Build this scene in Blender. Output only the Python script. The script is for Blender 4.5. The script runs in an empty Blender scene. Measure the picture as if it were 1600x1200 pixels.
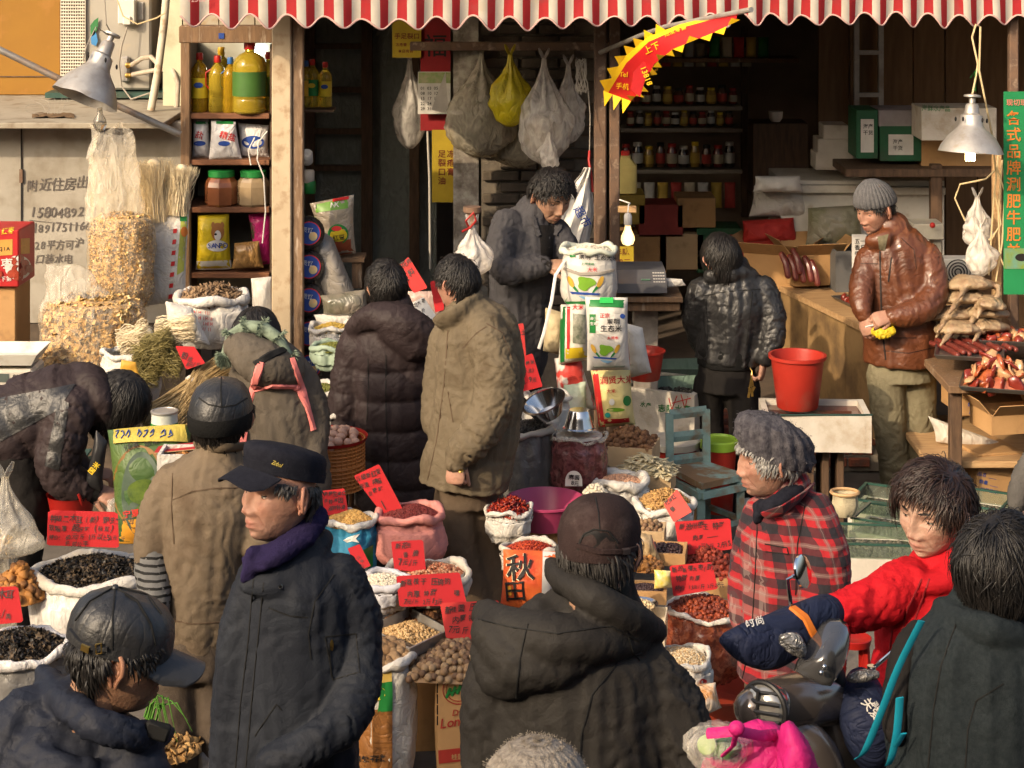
import bpy,math,random
import numpy as np
from mathutils import Vector,Matrix
from mathutils.bvhtree import BVHTree
# camera, world, sun, exposure
SC=bpy.context.scene
COL=SC.collection
F,H,VH=3000.0,3.2,-146.0
cam=bpy.data.cameras.new('camera');cam_o=bpy.data.objects.new('camera',cam);COL.objects.link(cam_o)
cam_o.location=(0,0,H);cam_o.rotation_euler=(math.pi/2,0,0)
cam.sensor_width=36;cam.lens=36*F/1600;cam.shift_y=-(600-VH)/1600
cam.clip_start=0.1;cam.clip_end=500
cam.dof.use_dof=True;cam.dof.focus_distance=8.6;cam.dof.aperture_fstop=32
SC.camera=cam_o
SUN_DIR=Vector((0.64,0.72,-0.50)).normalized()
w=bpy.data.worlds.new('World');SC.world=w;w.use_nodes=True
nt=w.node_tree;nt.nodes.clear()
sky=nt.nodes.new('ShaderNodeTexSky');sky.sky_type='NISHITA';sky.sun_disc=False
sky.sun_elevation=math.asin(-SUN_DIR.z);sky.sun_rotation=math.atan2(-SUN_DIR.x,-SUN_DIR.y)
sky.air_density=1.0;sky.dust_density=7.0;sky.ozone_density=0.3
bg=nt.nodes.new('ShaderNodeBackground');bg.inputs[1].default_value=0.15
ow=nt.nodes.new('ShaderNodeOutputWorld')
nt.links.new(sky.outputs[0],bg.inputs[0]);nt.links.new(bg.outputs[0],ow.inputs[0])
sl=bpy.data.lights.new('sun','SUN');sl.energy=2.05;sl.angle=math.radians(0.6);sl.color=(1.0,0.79,0.54)
so=bpy.data.objects.new('sun',sl);COL.objects.link(so)
so.rotation_euler=SUN_DIR.to_track_quat('-Z','Y').to_euler()
SC.view_settings.view_transform='Standard';SC.view_settings.look='None'
SC.view_settings.exposure=0.95;SC.view_settings.gamma=1
SC.view_settings.use_curve_mapping=False
SC.cycles.use_denoising=True
SC.cycles.max_bounces=6;SC.cycles.transparent_max_bounces=16
SC.cycles.caustics_reflective=False;SC.cycles.caustics_refractive=False
# helpers
rnd=random.Random(11);SX=(1,0,0)
def V(*a):return Vector(a)
def P(px,py,Y):return Vector(((px-800)*Y/F,Y,H-(py-VH)*Y/F))
def YZ(py,z=0.0):return F*(H-z)/(py-VH)
def G(px,py,z=0.0):return P(px,py,YZ(py,z))
def smooth(a,b,x):
 t=np.clip((x-a)/(b-a),0,1);return t*t*(3-2*t)
_prm=np.random.RandomState(3).permutation(256);_prm=np.concatenate([_prm]*3)
_grd=np.random.RandomState(5).normal(size=(256,3));_grd/=np.linalg.norm(_grd,axis=1)[:,None]
def nz(p,seed=0):
 p=np.asarray(p,float)+seed*17.31;i=np.floor(p).astype(int);f=p-i;i&=255
 u=f*f*f*(f*(f*6-15)+10);r=np.zeros(len(p))
 for dx in(0,1):
  for dy in(0,1):
   for dz in(0,1):
    h=_prm[_prm[_prm[(i[:,0]+dx)&255]+((i[:,1]+dy)&255)]+((i[:,2]+dz)&255)]
    g=_grd[h];d=f-np.array([dx,dy,dz])
    wx=u[:,0] if dx else 1-u[:,0];wy=u[:,1] if dy else 1-u[:,1];wz=u[:,2] if dz else 1-u[:,2]
    r+=wx*wy*wz*(g*d).sum(1)
 return r*1.6
def fbm(p,seed=0,o=3):
 p=np.asarray(p,float);r=0;a=1.0
 for k in range(o):r=r+a*nz(p*2**k,seed+k);a*=.5
 return r
class MB:
 def __init__(s):s.v=[];s.f=[];s.n=0
 def add(s,v,f):
  v=np.asarray(v,float).reshape(-1,3);s.v.append(v);n=s.n
  s.f+=[tuple(int(i)+n for i in q) for q in f];s.n+=len(v);return s
 def verts(s):return np.concatenate(s.v) if s.v else np.zeros((0,3))
 def join(s,o):return s.add(o.verts(),o.f)
 def grid(s,pts,nu,nv,closed_u=False):
  f=[]
  for j in range(nv-1):
   for i in range(nu if closed_u else nu-1):
    a=j*nu+i;b=j*nu+(i+1)%nu;f.append((a,b,b+nu,a+nu))
  return s.add(pts,f)
 def box(s,c,d,m=None,bev=0.0):
  c=Vector(c);x,y,z=d[0]/2,d[1]/2,d[2]/2
  if bev<=0:
   vs=[(i*x,j*y,k*z) for k in(-1,1) for j in(-1,1) for i in(-1,1)]
   fs=[(0,2,3,1),(4,5,7,6),(0,1,5,4),(2,6,7,3),(0,4,6,2),(1,3,7,5)]
  else:
   b=min(bev,x*.9,y*.9,z*.9);vs=[];fs=[]
   ring=[(x-b,y),(x,y-b),(x,-y+b),(x-b,-y),(-x+b,-y),(-x,-y+b),(-x,y-b),(-x+b,y)]
   ins=[(x-b,y-b)]*2+[(x-b,-y+b)]*2+[(-x+b,-y+b)]*2+[(-x+b,y-b)]*2
   for zz,rr in((-z,ins),(-z+b,ring),(z-b,ring),(z,ins)):
    vs+=[(p[0],p[1],zz) for p in rr]
   for k in range(3):
    for i in range(8):a=k*8+i;e=k*8+(i+1)%8;fs.append((a,a+8,e+8,e))
   fs+=[(0,2,4,6),(24,30,28,26)]
  vs=[Vector(q) for q in vs]
  if m is not None:vs=[m@q for q in vs]
  return s.add([q+c for q in vs],fs)
 def hexa(s,a,b,c,d,h):
  p=[Vector(q) for q in(a,b,c,d)];h=Vector(h)
  return s.add(p+[q+h for q in p],[(3,2,1,0),(4,5,6,7),(0,1,5,4),(1,2,6,5),(2,3,7,6),(3,0,4,7)])
 def lathe(s,prof,c,n=20,ax=(0,0,1),cap=True,sq=0.0):
  ax=Vector(ax).normalized();x=ax.orthogonal().normalized() if abs(ax.z)<.999 else V(1,0,0);y=ax.cross(x)
  c=Vector(c);pts=[]
  for r,z in prof:
   for i in range(n):
    t=2*math.pi*i/n;ca,sa=math.cos(t),math.sin(t)
    if sq:k=(abs(ca)**sq+abs(sa)**sq)**(-1/sq)
    else:k=1
    pts.append(c+x*(r*k*ca)+y*(r*k*sa)+ax*z)
  s.grid(pts,n,len(prof),True);b=s.n-len(pts)
  if cap:s.f.append(tuple(b+i for i in reversed(range(n))));s.f.append(tuple(b+(len(prof)-1)*n+i for i in range(n)))
  return s
 def tube(s,path,rad,n=8,side=None,dome=False,cap=True):
  path=[Vector(p) for p in path];k=len(path)
  if not isinstance(rad,(list,tuple)):rad=[rad]*k
  rad=[(r if isinstance(r,(tuple,list)) else(r,r)) for r in rad]
  T=[(path[min(i+1,k-1)]-path[max(i-1,0)]).normalized() for i in range(k)]
  if dome:
   e0=min(rad[0]);e1=min(rad[-1]);p0,p1=path[0],path[-1]
   ks=[(1,.12),(.92,.5),(.6,.86)];kz=ks if dome is True else[]
   path=[p0-T[0]*e0*a for a,b in ks]+path+[p1+T[-1]*e1*a for a,b in reversed(kz)]
   rad=[(rad[0][0]*b,rad[0][1]*b) for a,b in ks]+rad+[(rad[-1][0]*b,rad[-1][1]*b) for a,b in reversed(kz)]
   T=[T[0]]*3+T+[T[-1]]*len(kz);k+=3+len(kz)
  pts=[];X=None
  for i in range(k):
   t=T[i]
   if side is not None:x=Vector(side)-t*t.dot(Vector(side))
   elif X is None:x=t.orthogonal()
   else:x=X-t*t.dot(X)
   if x.length<1e-5:x=t.orthogonal()
   x.normalize();X=x;y=t.cross(x)
   for j in range(n):
    a=2*math.pi*j/n;pts.append(path[i]+x*(rad[i][0]*math.cos(a))+y*(rad[i][1]*math.sin(a)))
  s.grid(pts,n,k,True);b=s.n-len(pts)
  if cap:s.f.append(tuple(b+i for i in reversed(range(n))));s.f.append(tuple(b+(k-1)*n+i for i in range(n)))
  return s
 def ball(s,c,r,nu=12,nv=8,m=None):
  if not isinstance(r,(tuple,list)):r=(r,r,r)
  pts=[(0,0,-1)];f=[]
  for j in range(1,nv):
   a=-math.pi/2+math.pi*j/nv
   for i in range(nu):t=2*math.pi*i/nu;pts.append((math.cos(a)*math.cos(t),math.cos(a)*math.sin(t),math.sin(a)))
  pts.append((0,0,1));L=len(pts)-1
  for i in range(nu):
   e=(i+1)%nu;f.append((0,1+e,1+i));f.append((L,1+(nv-2)*nu+i,1+(nv-2)*nu+e))
   for j in range(nv-2):a=1+j*nu+i;b=1+j*nu+e;f.append((a,b,b+nu,a+nu))
  pts=[Vector((p[0]*r[0],p[1]*r[1],p[2]*r[2])) for p in pts]
  if m is not None:pts=[m@q for q in pts]
  return s.add([q+Vector(c) for q in pts],f)
 def poly(s,pts,h=None):
  pts=[Vector(p) for p in pts];n=len(pts)
  if h is None:return s.add(pts,[tuple(range(n))])
  h=Vector(h)
  return s.add(pts+[p+h for p in pts],[tuple(reversed(range(n))),tuple(range(n,2*n))]+[(i,(i+1)%n,n+(i+1)%n,n+i) for i in range(n)])
 def mesh(s,name='m',org=None):
  v=s.verts();
  if org is not None:v=v-np.array(org)
  me=bpy.data.meshes.new(name);me.from_pydata(v.tolist(),[],s.f);return me
 def build(s,name,m,parent=None,smooth_=True,org=None,ang=40,recalc=False):
  o_=ORG.get(parent.name,V(0,0,0)) if parent else(Vector(org) if org is not None else V(0,0,0))
  return link(name,s.mesh(name,o_),m,parent,smooth_,o_,ang)
ORG={}
def link(name,me,m,parent=None,smooth_=True,org=None,ang=40):
 if m is not None and not me.materials:me.materials.append(m)
 if smooth_:
  me.polygons.foreach_set('use_smooth',[True]*len(me.polygons))
  if ang and hasattr(me,'set_sharp_from_angle'):me.set_sharp_from_angle(angle=math.radians(ang))
 o=bpy.data.objects.new(name,me);COL.objects.link(o);org=Vector(org) if org is not None else V(0,0,0)
 if parent:o.parent=parent
 else:o.location=org
 ORG[o.name]=org
 if name in('seams','handwriting','wire_scrap','lettering'):o['kind']='stuff'
 return o
def tag(o,label,cat,group=None,kind=None):
 o['label']=label;o['category']=cat
 if group:o['group']=group
 if kind:o['kind']=kind
 return o
def thing(name,label,cat,loc=(0,0,0),group=None):
 o=bpy.data.objects.new(name,None);COL.objects.link(o);o.location=loc;o.empty_display_size=.05
 ORG[o.name]=Vector(loc);return tag(o,label,cat,group)
def struct(name,mb,m,smooth_=False):
 o=mb.build(name,m,None,smooth_);o['kind']='structure';return o
 # materials
MATS={}
def mat(name,c,rough=.7,c2=None,sc=8.0,mix=(.35,.65),bump=0.0,bsc=60.0,metal=0.0,spec=.4,sheen=0.0,coat=0.0,trans=0.0,dirt=None,dsc=2.5,damt=.5,emit=0.0,alpha=1.0,stretch=None,sss=0.0,det=4.0,coords='Object',ior=1.45,vcol=False,wr=0.0,wsc=9.0):
 if name in MATS:return MATS[name]
 m=bpy.data.materials.new(name);m.use_nodes=True;n=m.node_tree.nodes;L=m.node_tree.links
 b=n['Principled BSDF'];MATS[name]=m
 tc=n.new('ShaderNodeTexCoord');src=tc.outputs[coords]
 if stretch:
  mp=n.new('ShaderNodeMapping');mp.inputs['Scale'].default_value=stretch;L.new(src,mp.inputs[0]);src=mp.outputs[0]
 def tex(scale,detail=det):
  t=n.new('ShaderNodeTexNoise');t.inputs['Scale'].default_value=scale;t.inputs['Detail'].default_value=detail;t.inputs['Roughness'].default_value=.6
  L.new(src,t.inputs['Vector']);return t.outputs['Fac']
 def ramp(fac,lo,hi):
  r=n.new('ShaderNodeMapRange');r.inputs['From Min'].default_value=lo;r.inputs['From Max'].default_value=hi;L.new(fac,r.inputs['Value']);return r.outputs[0]
 def mixc(fac,a,b2):
  x=n.new('ShaderNodeMix');x.data_type='RGBA';L.new(fac,x.inputs['Factor'])
  for sock,q in((x.inputs['A'],a),(x.inputs['B'],b2)):
   if isinstance(q,(tuple,list)):sock.default_value=tuple(q)[:3]+(1,)
   else:L.new(q,sock)
  return x.outputs['Result']
 c2=c2 or tuple(k*.78 for k in c[:3])
 col=mixc(ramp(tex(sc),*mix),c,c2)
 if dirt:col=mixc(ramp(tex(dsc,6),.62-.25*damt,.72),col,dirt)
 if vcol:
  at=n.new('ShaderNodeVertexColor');at.layer_name='tint'
  x=n.new('ShaderNodeMix');x.data_type='RGBA';x.blend_type='MULTIPLY';x.inputs['Factor'].default_value=1
  L.new(col,x.inputs['A']);L.new(at.outputs[0],x.inputs['B']);col=x.outputs['Result']
 L.new(col,b.inputs['Base Color'])
 b.inputs['Roughness'].default_value=rough;b.inputs['Metallic'].default_value=metal;b.inputs['IOR'].default_value=ior
 b.inputs['Specular IOR Level'].default_value=spec
 if sheen:b.inputs['Sheen Weight'].default_value=sheen;b.inputs['Sheen Roughness'].default_value=.5
 if coat:b.inputs['Coat Weight'].default_value=coat;b.inputs['Coat Roughness'].default_value=.15
 if trans:b.inputs['Transmission Weight'].default_value=trans
 if sss:
  b.inputs['Subsurface Weight'].default_value=sss;b.inputs['Subsurface Radius'].default_value=(.01,.004,.002);b.inputs['Subsurface Scale'].default_value=1
 if emit:L.new(col,b.inputs['Emission Color']);b.inputs['Emission Strength'].default_value=emit
 if alpha<1:b.inputs['Alpha'].default_value=alpha
 if wr:
  t=n.new('ShaderNodeTexNoise');t.inputs['Scale'].default_value=wsc;t.inputs['Detail'].default_value=3;t.inputs['Distortion'].default_value=1.2;t.inputs['Roughness'].default_value=.5
  L.new(src,t.inputs['Vector']);a=n.new('ShaderNodeMath');a.operation='SUBTRACT';a.inputs[1].default_value=.5;L.new(t.outputs['Fac'],a.inputs[0])
  a2=n.new('ShaderNodeMath');a2.operation='ABSOLUTE';L.new(a.outputs[0],a2.inputs[0]);a3=n.new('ShaderNodeMath');a3.operation='POWER';a3.inputs[1].default_value=.6;L.new(a2.outputs[0],a3.inputs[0])
  bq=n.new('ShaderNodeBump');bq.inputs['Strength'].default_value=wr;bq.inputs['Distance'].default_value=.025;L.new(a3.outputs[0],bq.inputs['Height']);L.new(bq.outputs[0],b.inputs['Normal'])
 if bump:
  bp=n.new('ShaderNodeBump');bp.inputs['Strength'].default_value=bump;bp.inputs['Distance'].default_value=.01
  L.new(tex(bsc,5),bp.inputs['Height']);L.new(bp.outputs[0],b.inputs['Normal'])
  if wr:L.new(bq.outputs[0],bp.inputs['Normal'])
 return m
def film(name,tint=(.9,.88,.84),clear=.62,rough=.18,milky=.5):
 if name in MATS:return MATS[name]
 m=bpy.data.materials.new(name);m.use_nodes=True;n=m.node_tree.nodes;L=m.node_tree.links;n.clear();MATS[name]=m
 out=n.new('ShaderNodeOutputMaterial');tr=n.new('ShaderNodeBsdfTransparent');tr.inputs[0].default_value=tuple(tint)+(1,)
 b=n.new('ShaderNodeBsdfPrincipled');b.inputs['Base Color'].default_value=tuple(tint)+(1,);b.inputs['Roughness'].default_value=rough
 tc=n.new('ShaderNodeTexCoord');t=n.new('ShaderNodeTexNoise');t.inputs['Scale'].default_value=20;t.inputs['Detail'].default_value=5;t.inputs['Distortion'].default_value=1.6
 mp=n.new('ShaderNodeMapping');mp.inputs['Scale'].default_value=(1,1,.45);L.new(tc.outputs['Object'],mp.inputs[0]);L.new(mp.outputs[0],t.inputs['Vector'])
 bp=n.new('ShaderNodeBump');bp.inputs['Strength'].default_value=.8;bp.inputs['Distance'].default_value=.025;L.new(t.outputs['Fac'],bp.inputs['Height']);L.new(bp.outputs[0],b.inputs['Normal'])
 r=n.new('ShaderNodeMapRange');r.inputs['From Min'].default_value=.3;r.inputs['From Max'].default_value=.7
 r.inputs['To Min'].default_value=max(0,1-clear-.12*milky);r.inputs['To Max'].default_value=min(1,1-clear+.25*milky);L.new(t.outputs['Fac'],r.inputs['Value'])
 x=n.new('ShaderNodeMixShader');L.new(r.outputs[0],x.inputs[0]);L.new(tr.outputs[0],x.inputs[1]);L.new(b.outputs[0],x.inputs[2]);L.new(x.outputs[0],out.inputs[0])
 return m
 # temporary scene used to evaluate text and voxel meshes
TMP=bpy.data.scenes.new('workbench')
def evaluate(o):
 TMP.collection.objects.link(o);vl=TMP.view_layers[0];vl.update()
 me=bpy.data.meshes.new_from_object(o.evaluated_get(vl.depsgraph));d=o.data
 bpy.data.objects.remove(o)
 if isinstance(d,bpy.types.Curve):bpy.data.curves.remove(d)
 else:bpy.data.meshes.remove(d)
 return me
def arr(me):
 a=np.empty(len(me.vertices)*3);me.vertices.foreach_get('co',a);return a.reshape(-1,3)
def normals(me):
 a=np.empty(len(me.vertices)*3);me.vertex_normals.foreach_get('vector',a);return a.reshape(-1,3)
def setv(me,a):me.vertices.foreach_set('co',np.asarray(a,float).ravel());me.update()
def remesh(mb,voxel,it=8):
 o=bpy.data.objects.new('w',mb.mesh())
 r=o.modifiers.new('r','REMESH');r.mode='VOXEL';r.voxel_size=voxel
 if it:s_=o.modifiers.new('s','SMOOTH');s_.factor=.5;s_.iterations=it
 return evaluate(o)
def decimate(me,ratio):
 o=bpy.data.objects.new('w',me);d=o.modifiers.new('d','DECIMATE');d.ratio=ratio;return evaluate(o)
_txt={}
def glyphs(s):
 if s not in _txt:
  c=bpy.data.curves.new('t','FONT');c.body=s;c.size=1;c.resolution_u=2;c.align_x='LEFT';c.offset=.012
  me=evaluate(bpy.data.objects.new('t',c));v=arr(me);f=[tuple(p.vertices) for p in me.polygons];bpy.data.meshes.remove(me)
  _txt[s]=(v,f)
 return _txt[s]
 # surfaces that print, seams and straps are laid on
CAM=V(0,0,H)
class Plane:
 def __init__(s,p,n):s.p=Vector(p);s.n=Vector(n).normalized()
 def hit(s,px,py):
  d=P(px,py,1.0)-CAM;k=(s.p-CAM).dot(s.n)/d.dot(s.n);return CAM+d*k,s.n*(-1 if s.n.dot(d)>0 else 1)
class Surf:
 def __init__(s,*objs):
  vs=[];fs=[];n=0
  for o in objs:
   a=arr(o.data)+np.array(ORG.get(o.name,V(0,0,0)));vs+=a.tolist()
   for p in o.data.polygons:fs.append(tuple(i+n for i in p.vertices))
   n+=len(a)
  s.t=BVHTree.FromPolygons(vs,fs);s.last=None
 def hit(s,px,py):
  d=(P(px,py,1.0)-CAM).normalized();h=s.t.ray_cast(CAM,d)
  if h[0] is None:
   q=CAM+d*(s.last or 8);h2=s.t.find_nearest(q)
   if h2[0] is None:return q,-d
   return h2[0],h2[1]
  s.last=(h[0]-CAM).length;n=h[1]
  return h[0],(n if n.dot(d)<0 else-n)
def warp(surf,uv,off=.0025):
 out=[]
 for px,py in uv:
  p,n=surf.hit(px,py);out.append(p+n*off)
 return out
def print_text(surf,s,px,py,size,m,parent,ang=0,slant=0,sx=1.0,off=.003,name='lettering',wob=0,vert=False,rows=None,mb=None,cent=False):
 """lettering whose baseline starts at photo pixel (px,py), glyph height about size px"""
 own=mb is None;mb=mb or MB();ca,sa=math.cos(math.radians(ang)),math.sin(math.radians(ang))
 x=0.0;y=0.0
 if cent:
  tot=0
  for ch in s:tot+=(1.0 if ord(ch)>0x2000 else .58)
  x=-tot*size*sx/2
 for ch in s:
  wide=ord(ch)>0x2000
  if ch=='\n':x=0;y+=size*1.25;continue
  adv=(1.0 if wide else .58)*size*sx
  if ch!=' ':
   v,f=glyphs(ch)
   if len(v):
    k=size*(.98 if wide else 1.12)*(1+rnd.uniform(-1.6,1.2)*wob);jw=rnd.uniform(-wob,wob)*size;jr=rnd.uniform(-wob,wob)*1.3
    uv=[]
    for a in v:
     gx,gy=a[0]*k*sx,-a[1]*k
     gx,gy=gx+gy*jr,gy+gx*jr*.6
     gx=gx-gy*slant*1.0;gx+=x;gy+=y+jw
     uv.append((px+gx*ca-gy*sa,py+gx*sa+gy*ca))
    mb.add(warp(surf,uv,off),f)
  if vert:y+=size*1.08
  else:x+=adv
 if own:return mb.build(name,m,parent,False)
 return mb
def patch(surf,quad,m,parent,name,nx=6,ny=6,off=.0018):
 """printed patch between four photo pixels (tl, tr, br, bl) laid on a surface"""
 tl,tr,br,bl=[np.array(q,float) for q in quad];uv=[]
 for j in range(ny+1):
  for i in range(nx+1):
   a,b=i/nx,j/ny;q=(tl*(1-a)+tr*a)*(1-b)+(bl*(1-a)+br*a)*b;uv.append(q)
 mb=MB();mb.grid(warp(surf,uv,off),nx+1,ny+1);return mb.build(name,m,parent)
def disc(surf,px,py,rx,ry,m,parent,name,n=20,off=.0022,ang=0,outline=None):
 mb=MB();ca,sa=math.cos(math.radians(ang)),math.sin(math.radians(ang))
 pts=outline or[(math.cos(2*math.pi*i/n)*rx,math.sin(2*math.pi*i/n)*ry) for i in range(n)]
 uv=[(px+a*ca-b*sa,py+a*sa+b*ca) for a,b in pts]
 q=warp(surf,[(px,py)]+uv,off);k=len(uv)
 mb.add(q,[(0,1+(i+1)%k,1+i) for i in range(k)]);return mb.build(name,m,parent)
def stroke(surf,pts,wpx,m,parent,name,off=.001,thick=.003,sub=4,mb=None,rad=None):
 """a raised strip or seam following photo pixels over a surface"""
 own=mb is None;mb=mb or MB();uv=[]
 for k in range(len(pts)-1):
  for t in range(sub):a=t/sub;uv.append((pts[k][0]*(1-a)+pts[k+1][0]*a,pts[k][1]*(1-a)+pts[k+1][1]*a))
 uv.append(pts[-1]);hs=[surf.hit(*q) for q in uv]
 for k in range(1,len(hs)-1):
  pass
 path=[h[0]+h[1]*off for h in hs];kk=len(path);pv=[];f=[]
 for i in range(kk):
  t=(path[min(i+1,kk-1)]-path[max(i-1,0)]);t=t.normalized() if t.length>1e-7 else V(1,0,0)
  n=hs[i][1];s_=t.cross(n)
  s_=s_.normalized() if s_.length>1e-6 else V(1,0,0)
  hw=wpx*path[i].y/F/2
  pv+=[path[i]-s_*hw-n*.004,path[i]-s_*hw*.7+n*thick,path[i]+s_*hw*.7+n*thick,path[i]+s_*hw-n*.004]
 mb.grid(pv,4,kk)
 if own:return mb.build(name,m,parent)
 return mb
def copy_tree(o,parent=None):
 c=o.copy();COL.objects.link(c);c.parent=parent
 for ch in[x for x in bpy.data.objects if x.parent==o]:copy_tree(ch,c)
 return c
 # materials of the place
M_ground=mat('asphalt',(.085,.075,.065),.9,(.15,.13,.11),3.5,bump=.5,bsc=90,dirt=(.05,.042,.035),dsc=.9)
M_floor=mat('shop_floor',(.17,.13,.10),.6,(.10,.08,.065),4,bump=.2)
M_plaster=mat('painted_panel',(.33,.305,.26),.8,(.25,.23,.19),3,bump=.18,bsc=30,dirt=(.20,.17,.13),dsc=6,damt=.55)
M_stonebase=mat('dark_masonry',(.10,.075,.055),.9,(.05,.04,.03),9,bump=.5,bsc=25)
M_orange=mat('orange_board',(.255,.125,.012),.65,(.215,.10,.011),2,dirt=(.30,.14,.03),dsc=5,damt=.2,bump=.05)
M_creampaint=mat('cream_paint',(.40,.355,.275),.7,(.33,.29,.22),4,dirt=(.30,.20,.10),dsc=14,damt=.45,bump=.12,bsc=40)
M_oldwood=mat('old_wood',(.20,.12,.065),.75,(.12,.07,.038),9,stretch=(6,6,.6),bump=.35,bsc=30,dirt=(.36,.28,.2),dsc=9,damt=.15)
M_darkwood=mat('dark_wood',(.11,.065,.038),.7,(.06,.036,.022),8,stretch=(6,6,.8),bump=.25,bsc=30)
M_rawwood=mat('raw_wood',(.46,.30,.15),.7,(.34,.20,.095),7,stretch=(1,6,6),bump=.25,bsc=30)
M_rust=mat('rusty_steel',(.16,.095,.06),.75,(.09,.06,.045),8,bump=.35,bsc=40,dirt=(.33,.24,.17),dsc=16,damt=.25)
M_greybrick=mat('grey_brick',(.13,.105,.08),.9,(.085,.07,.055),12,bump=.5,bsc=40)
M_mortar=mat('mortar',(.20,.17,.13),.95,(.14,.12,.1),20,bump=.4)
M_redbrick=mat('red_brick',(.30,.095,.05),.85,(.20,.065,.04),9,bump=.5,bsc=40,dirt=(.10,.07,.055),dsc=9,damt=.4)
M_backwall=mat('sooty_wall',(.30,.25,.20),.9,(.20,.165,.135),2,bump=.2)
M_redcloth=mat('awning_red',(.31,.014,.016),.8,(.27,.012,.015),6,bump=.1,bsc=200,dirt=(.22,.03,.03),dsc=5,damt=.15)
M_whitecloth=mat('awning_white',(.50,.455,.385),.8,(.43,.39,.325),6,bump=.1,bsc=200,dirt=(.42,.36,.28),dsc=5,damt=.25)
M_white=mat('white_paint',(.58,.56,.50),.5,(.50,.48,.43),6,dirt=(.40,.35,.28),dsc=10,damt=.2)
M_metal=mat('aluminium',(.46,.44,.41),.5,(.32,.30,.28),9,metal=.7,dirt=(.30,.25,.19),dsc=12,damt=.35,bump=.08,bsc=30)
M_steel=mat('bright_steel',(.62,.62,.62),.16,(.55,.55,.55),9,metal=1.0,bump=.04,bsc=20)
M_ink=mat('black_ink',(.012,.010,.010),.7)
M_blackplastic=mat('black_plastic',(.018,.018,.02),.45)
M_greensteel=mat('green_steel',(.03,.075,.06),.5,(.02,.05,.04),9,dirt=(.08,.05,.03))
M_redink=mat('red_ink',(.50,.02,.02),.6)
M_bluepr=mat('blue_print',(.02,.06,.28),.5)
M_greenpr=mat('green_print',(.014,.165,.034),.45)
M_yellowpr=mat('yellow_print',(.58,.43,.02),.5,(.50,.36,.015))
M_whitepr=mat('white_print',(.62,.60,.56),.5)
M_goldpr=mat('gold_print',(.80,.55,.03),.5)
M_wire=mat('cable_cream',(.58,.45,.25),.6)
M_cord=mat('cord_grey',(.28,.25,.21),.8)
M_brass=mat('brass',(.55,.36,.10),.35,metal=1.0)
M_chrome=mat('chrome',(.75,.75,.75),.08,metal=1.0)
M_glass=film('window_glass',(.80,.86,.82),.80,.05,.2)
M_clear=film('clear_plastic',(.90,.87,.80),.80,.14,.4)
M_milky=film('milky_plastic',(.86,.82,.75),.52,.25,.6)
# ground and floor
mb=MB();n=90;pts=[]
for j in range(n+1):
 for i in range(n+1):pts.append((-22+44*i/n,-9+30*j/n,0))
pts=np.array(pts);pts[:,2]=.006*fbm(pts*.9,2);mb.grid(pts,n+1,n+1)
struct('ground',mb,M_ground,True)
mb=MB();mb.box((1.2,13.95,.09),(9.6,5.4,.18));struct('shop_floor',mb,M_floor)
t=thing('brick_step','low red brick step below the leather-jacketed man, wet and worn','step',(1.5,10.9,0))
mb=MB();mb.box((1.38,11.05,.055),(1.55,.40,.09));mb.box((1.38,11.12,.16),(1.55,.3,.12));mb.build('mortar_core',M_mortar,t,False)
bm=MB();bm.box((0,0,0),(.118,.06,.052),bev=.006);bme=bm.mesh('brick');bme.materials.append(M_redbrick)
for row,(y,z,dp) in enumerate(((10.86,.062,.06),(10.98,.150,.06),(10.98,.205,.06))):
 x=.66+(.06 if row%2 else 0)
 while x<2.08:
  o=bpy.data.objects.new('brick',bme);COL.objects.link(o);o.parent=t
  o.location=V(x+rnd.uniform(-.002,.002),y+rnd.uniform(-.005,.005),z)-t.location;o.rotation_euler=(0,0,rnd.uniform(-.03,.03));o.scale=(1,1,rnd.uniform(.93,1.03));x+=.130
bt=MB();bt.box((0,0,0),(.118,.118,.03),bev=.006);btm=bt.mesh('brick');btm.materials.append(M_redbrick)
for k in range(11):
 for y,z in((10.91,.112),(11.06,.245),(11.19,.245)):
  o=bpy.data.objects.new('brick',btm);COL.objects.link(o);o.parent=t;o.location=V(.68+.13*k,y,z+rnd.uniform(-.003,.003))-t.location;o.rotation_euler=(0,0,rnd.uniform(-.03,.03))
  # the shop building
shop=thing('shop_building','dim open-fronted grocery shop behind the striped awning','building',(.8,12,0))
mb=MB();mb.box((1.2,15.6,1.7),(9.6,.2,3.4));mb.build('back_wall',M_backwall,shop,False)
mb=MB();mb.box((1.2,13.4,3.45),(9.6,4.8,.12));mb.build('ceiling',M_backwall,shop,False)
for x in(-1.85,4.75):mb=MB();mb.box((x,13.2,1.6),(.12,4.6,3.2));mb.build('side_wall',M_backwall,shop,False)
mb=MB();mb.box((1.2,11.15,4.2),(9.6,.25,2.6));mb.build('facade_wall',M_creampaint,shop,False)
bw=MB();YB=11.9
x0,x1=P(752,0,YB).x,P(930,0,YB).x
bw.box(((x0+x1)/2,YB+.09,1.45),(x1-x0,.12,2.9));bwo=bw.build('brick_wall',M_mortar,shop,False)
b1=MB();b1.box((0,0,0),(.225,.05,.058),bev=.006);b1m=b1.mesh('brick');b1m.materials.append(M_greybrick)
z=.55;r=0
while z<2.85:
 x=x0+.03+(.11 if r%2 else 0)
 while x+.09<x1:
  o=bpy.data.objects.new('brick',b1m);COL.objects.link(o);o.parent=bwo
  o.location=V(x+.09,YB+.018+rnd.uniform(-.004,.004),z)-ORG['shop_building'];o.rotation_euler=(0,rnd.uniform(-.01,.01),rnd.uniform(-.01,.01));x+=.24
 z+=.070;r+=1
pk=MB();pk.box((0,0,0),(.215,.03,2.6),bev=.004);pkm=pk.mesh('plank')
M_brownboard=mat('brown_board',(.20,.12,.06),.7,(.14,.08,.04),5,stretch=(5,5,.6),bump=.2);pkm.materials.append(M_brownboard)
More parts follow.
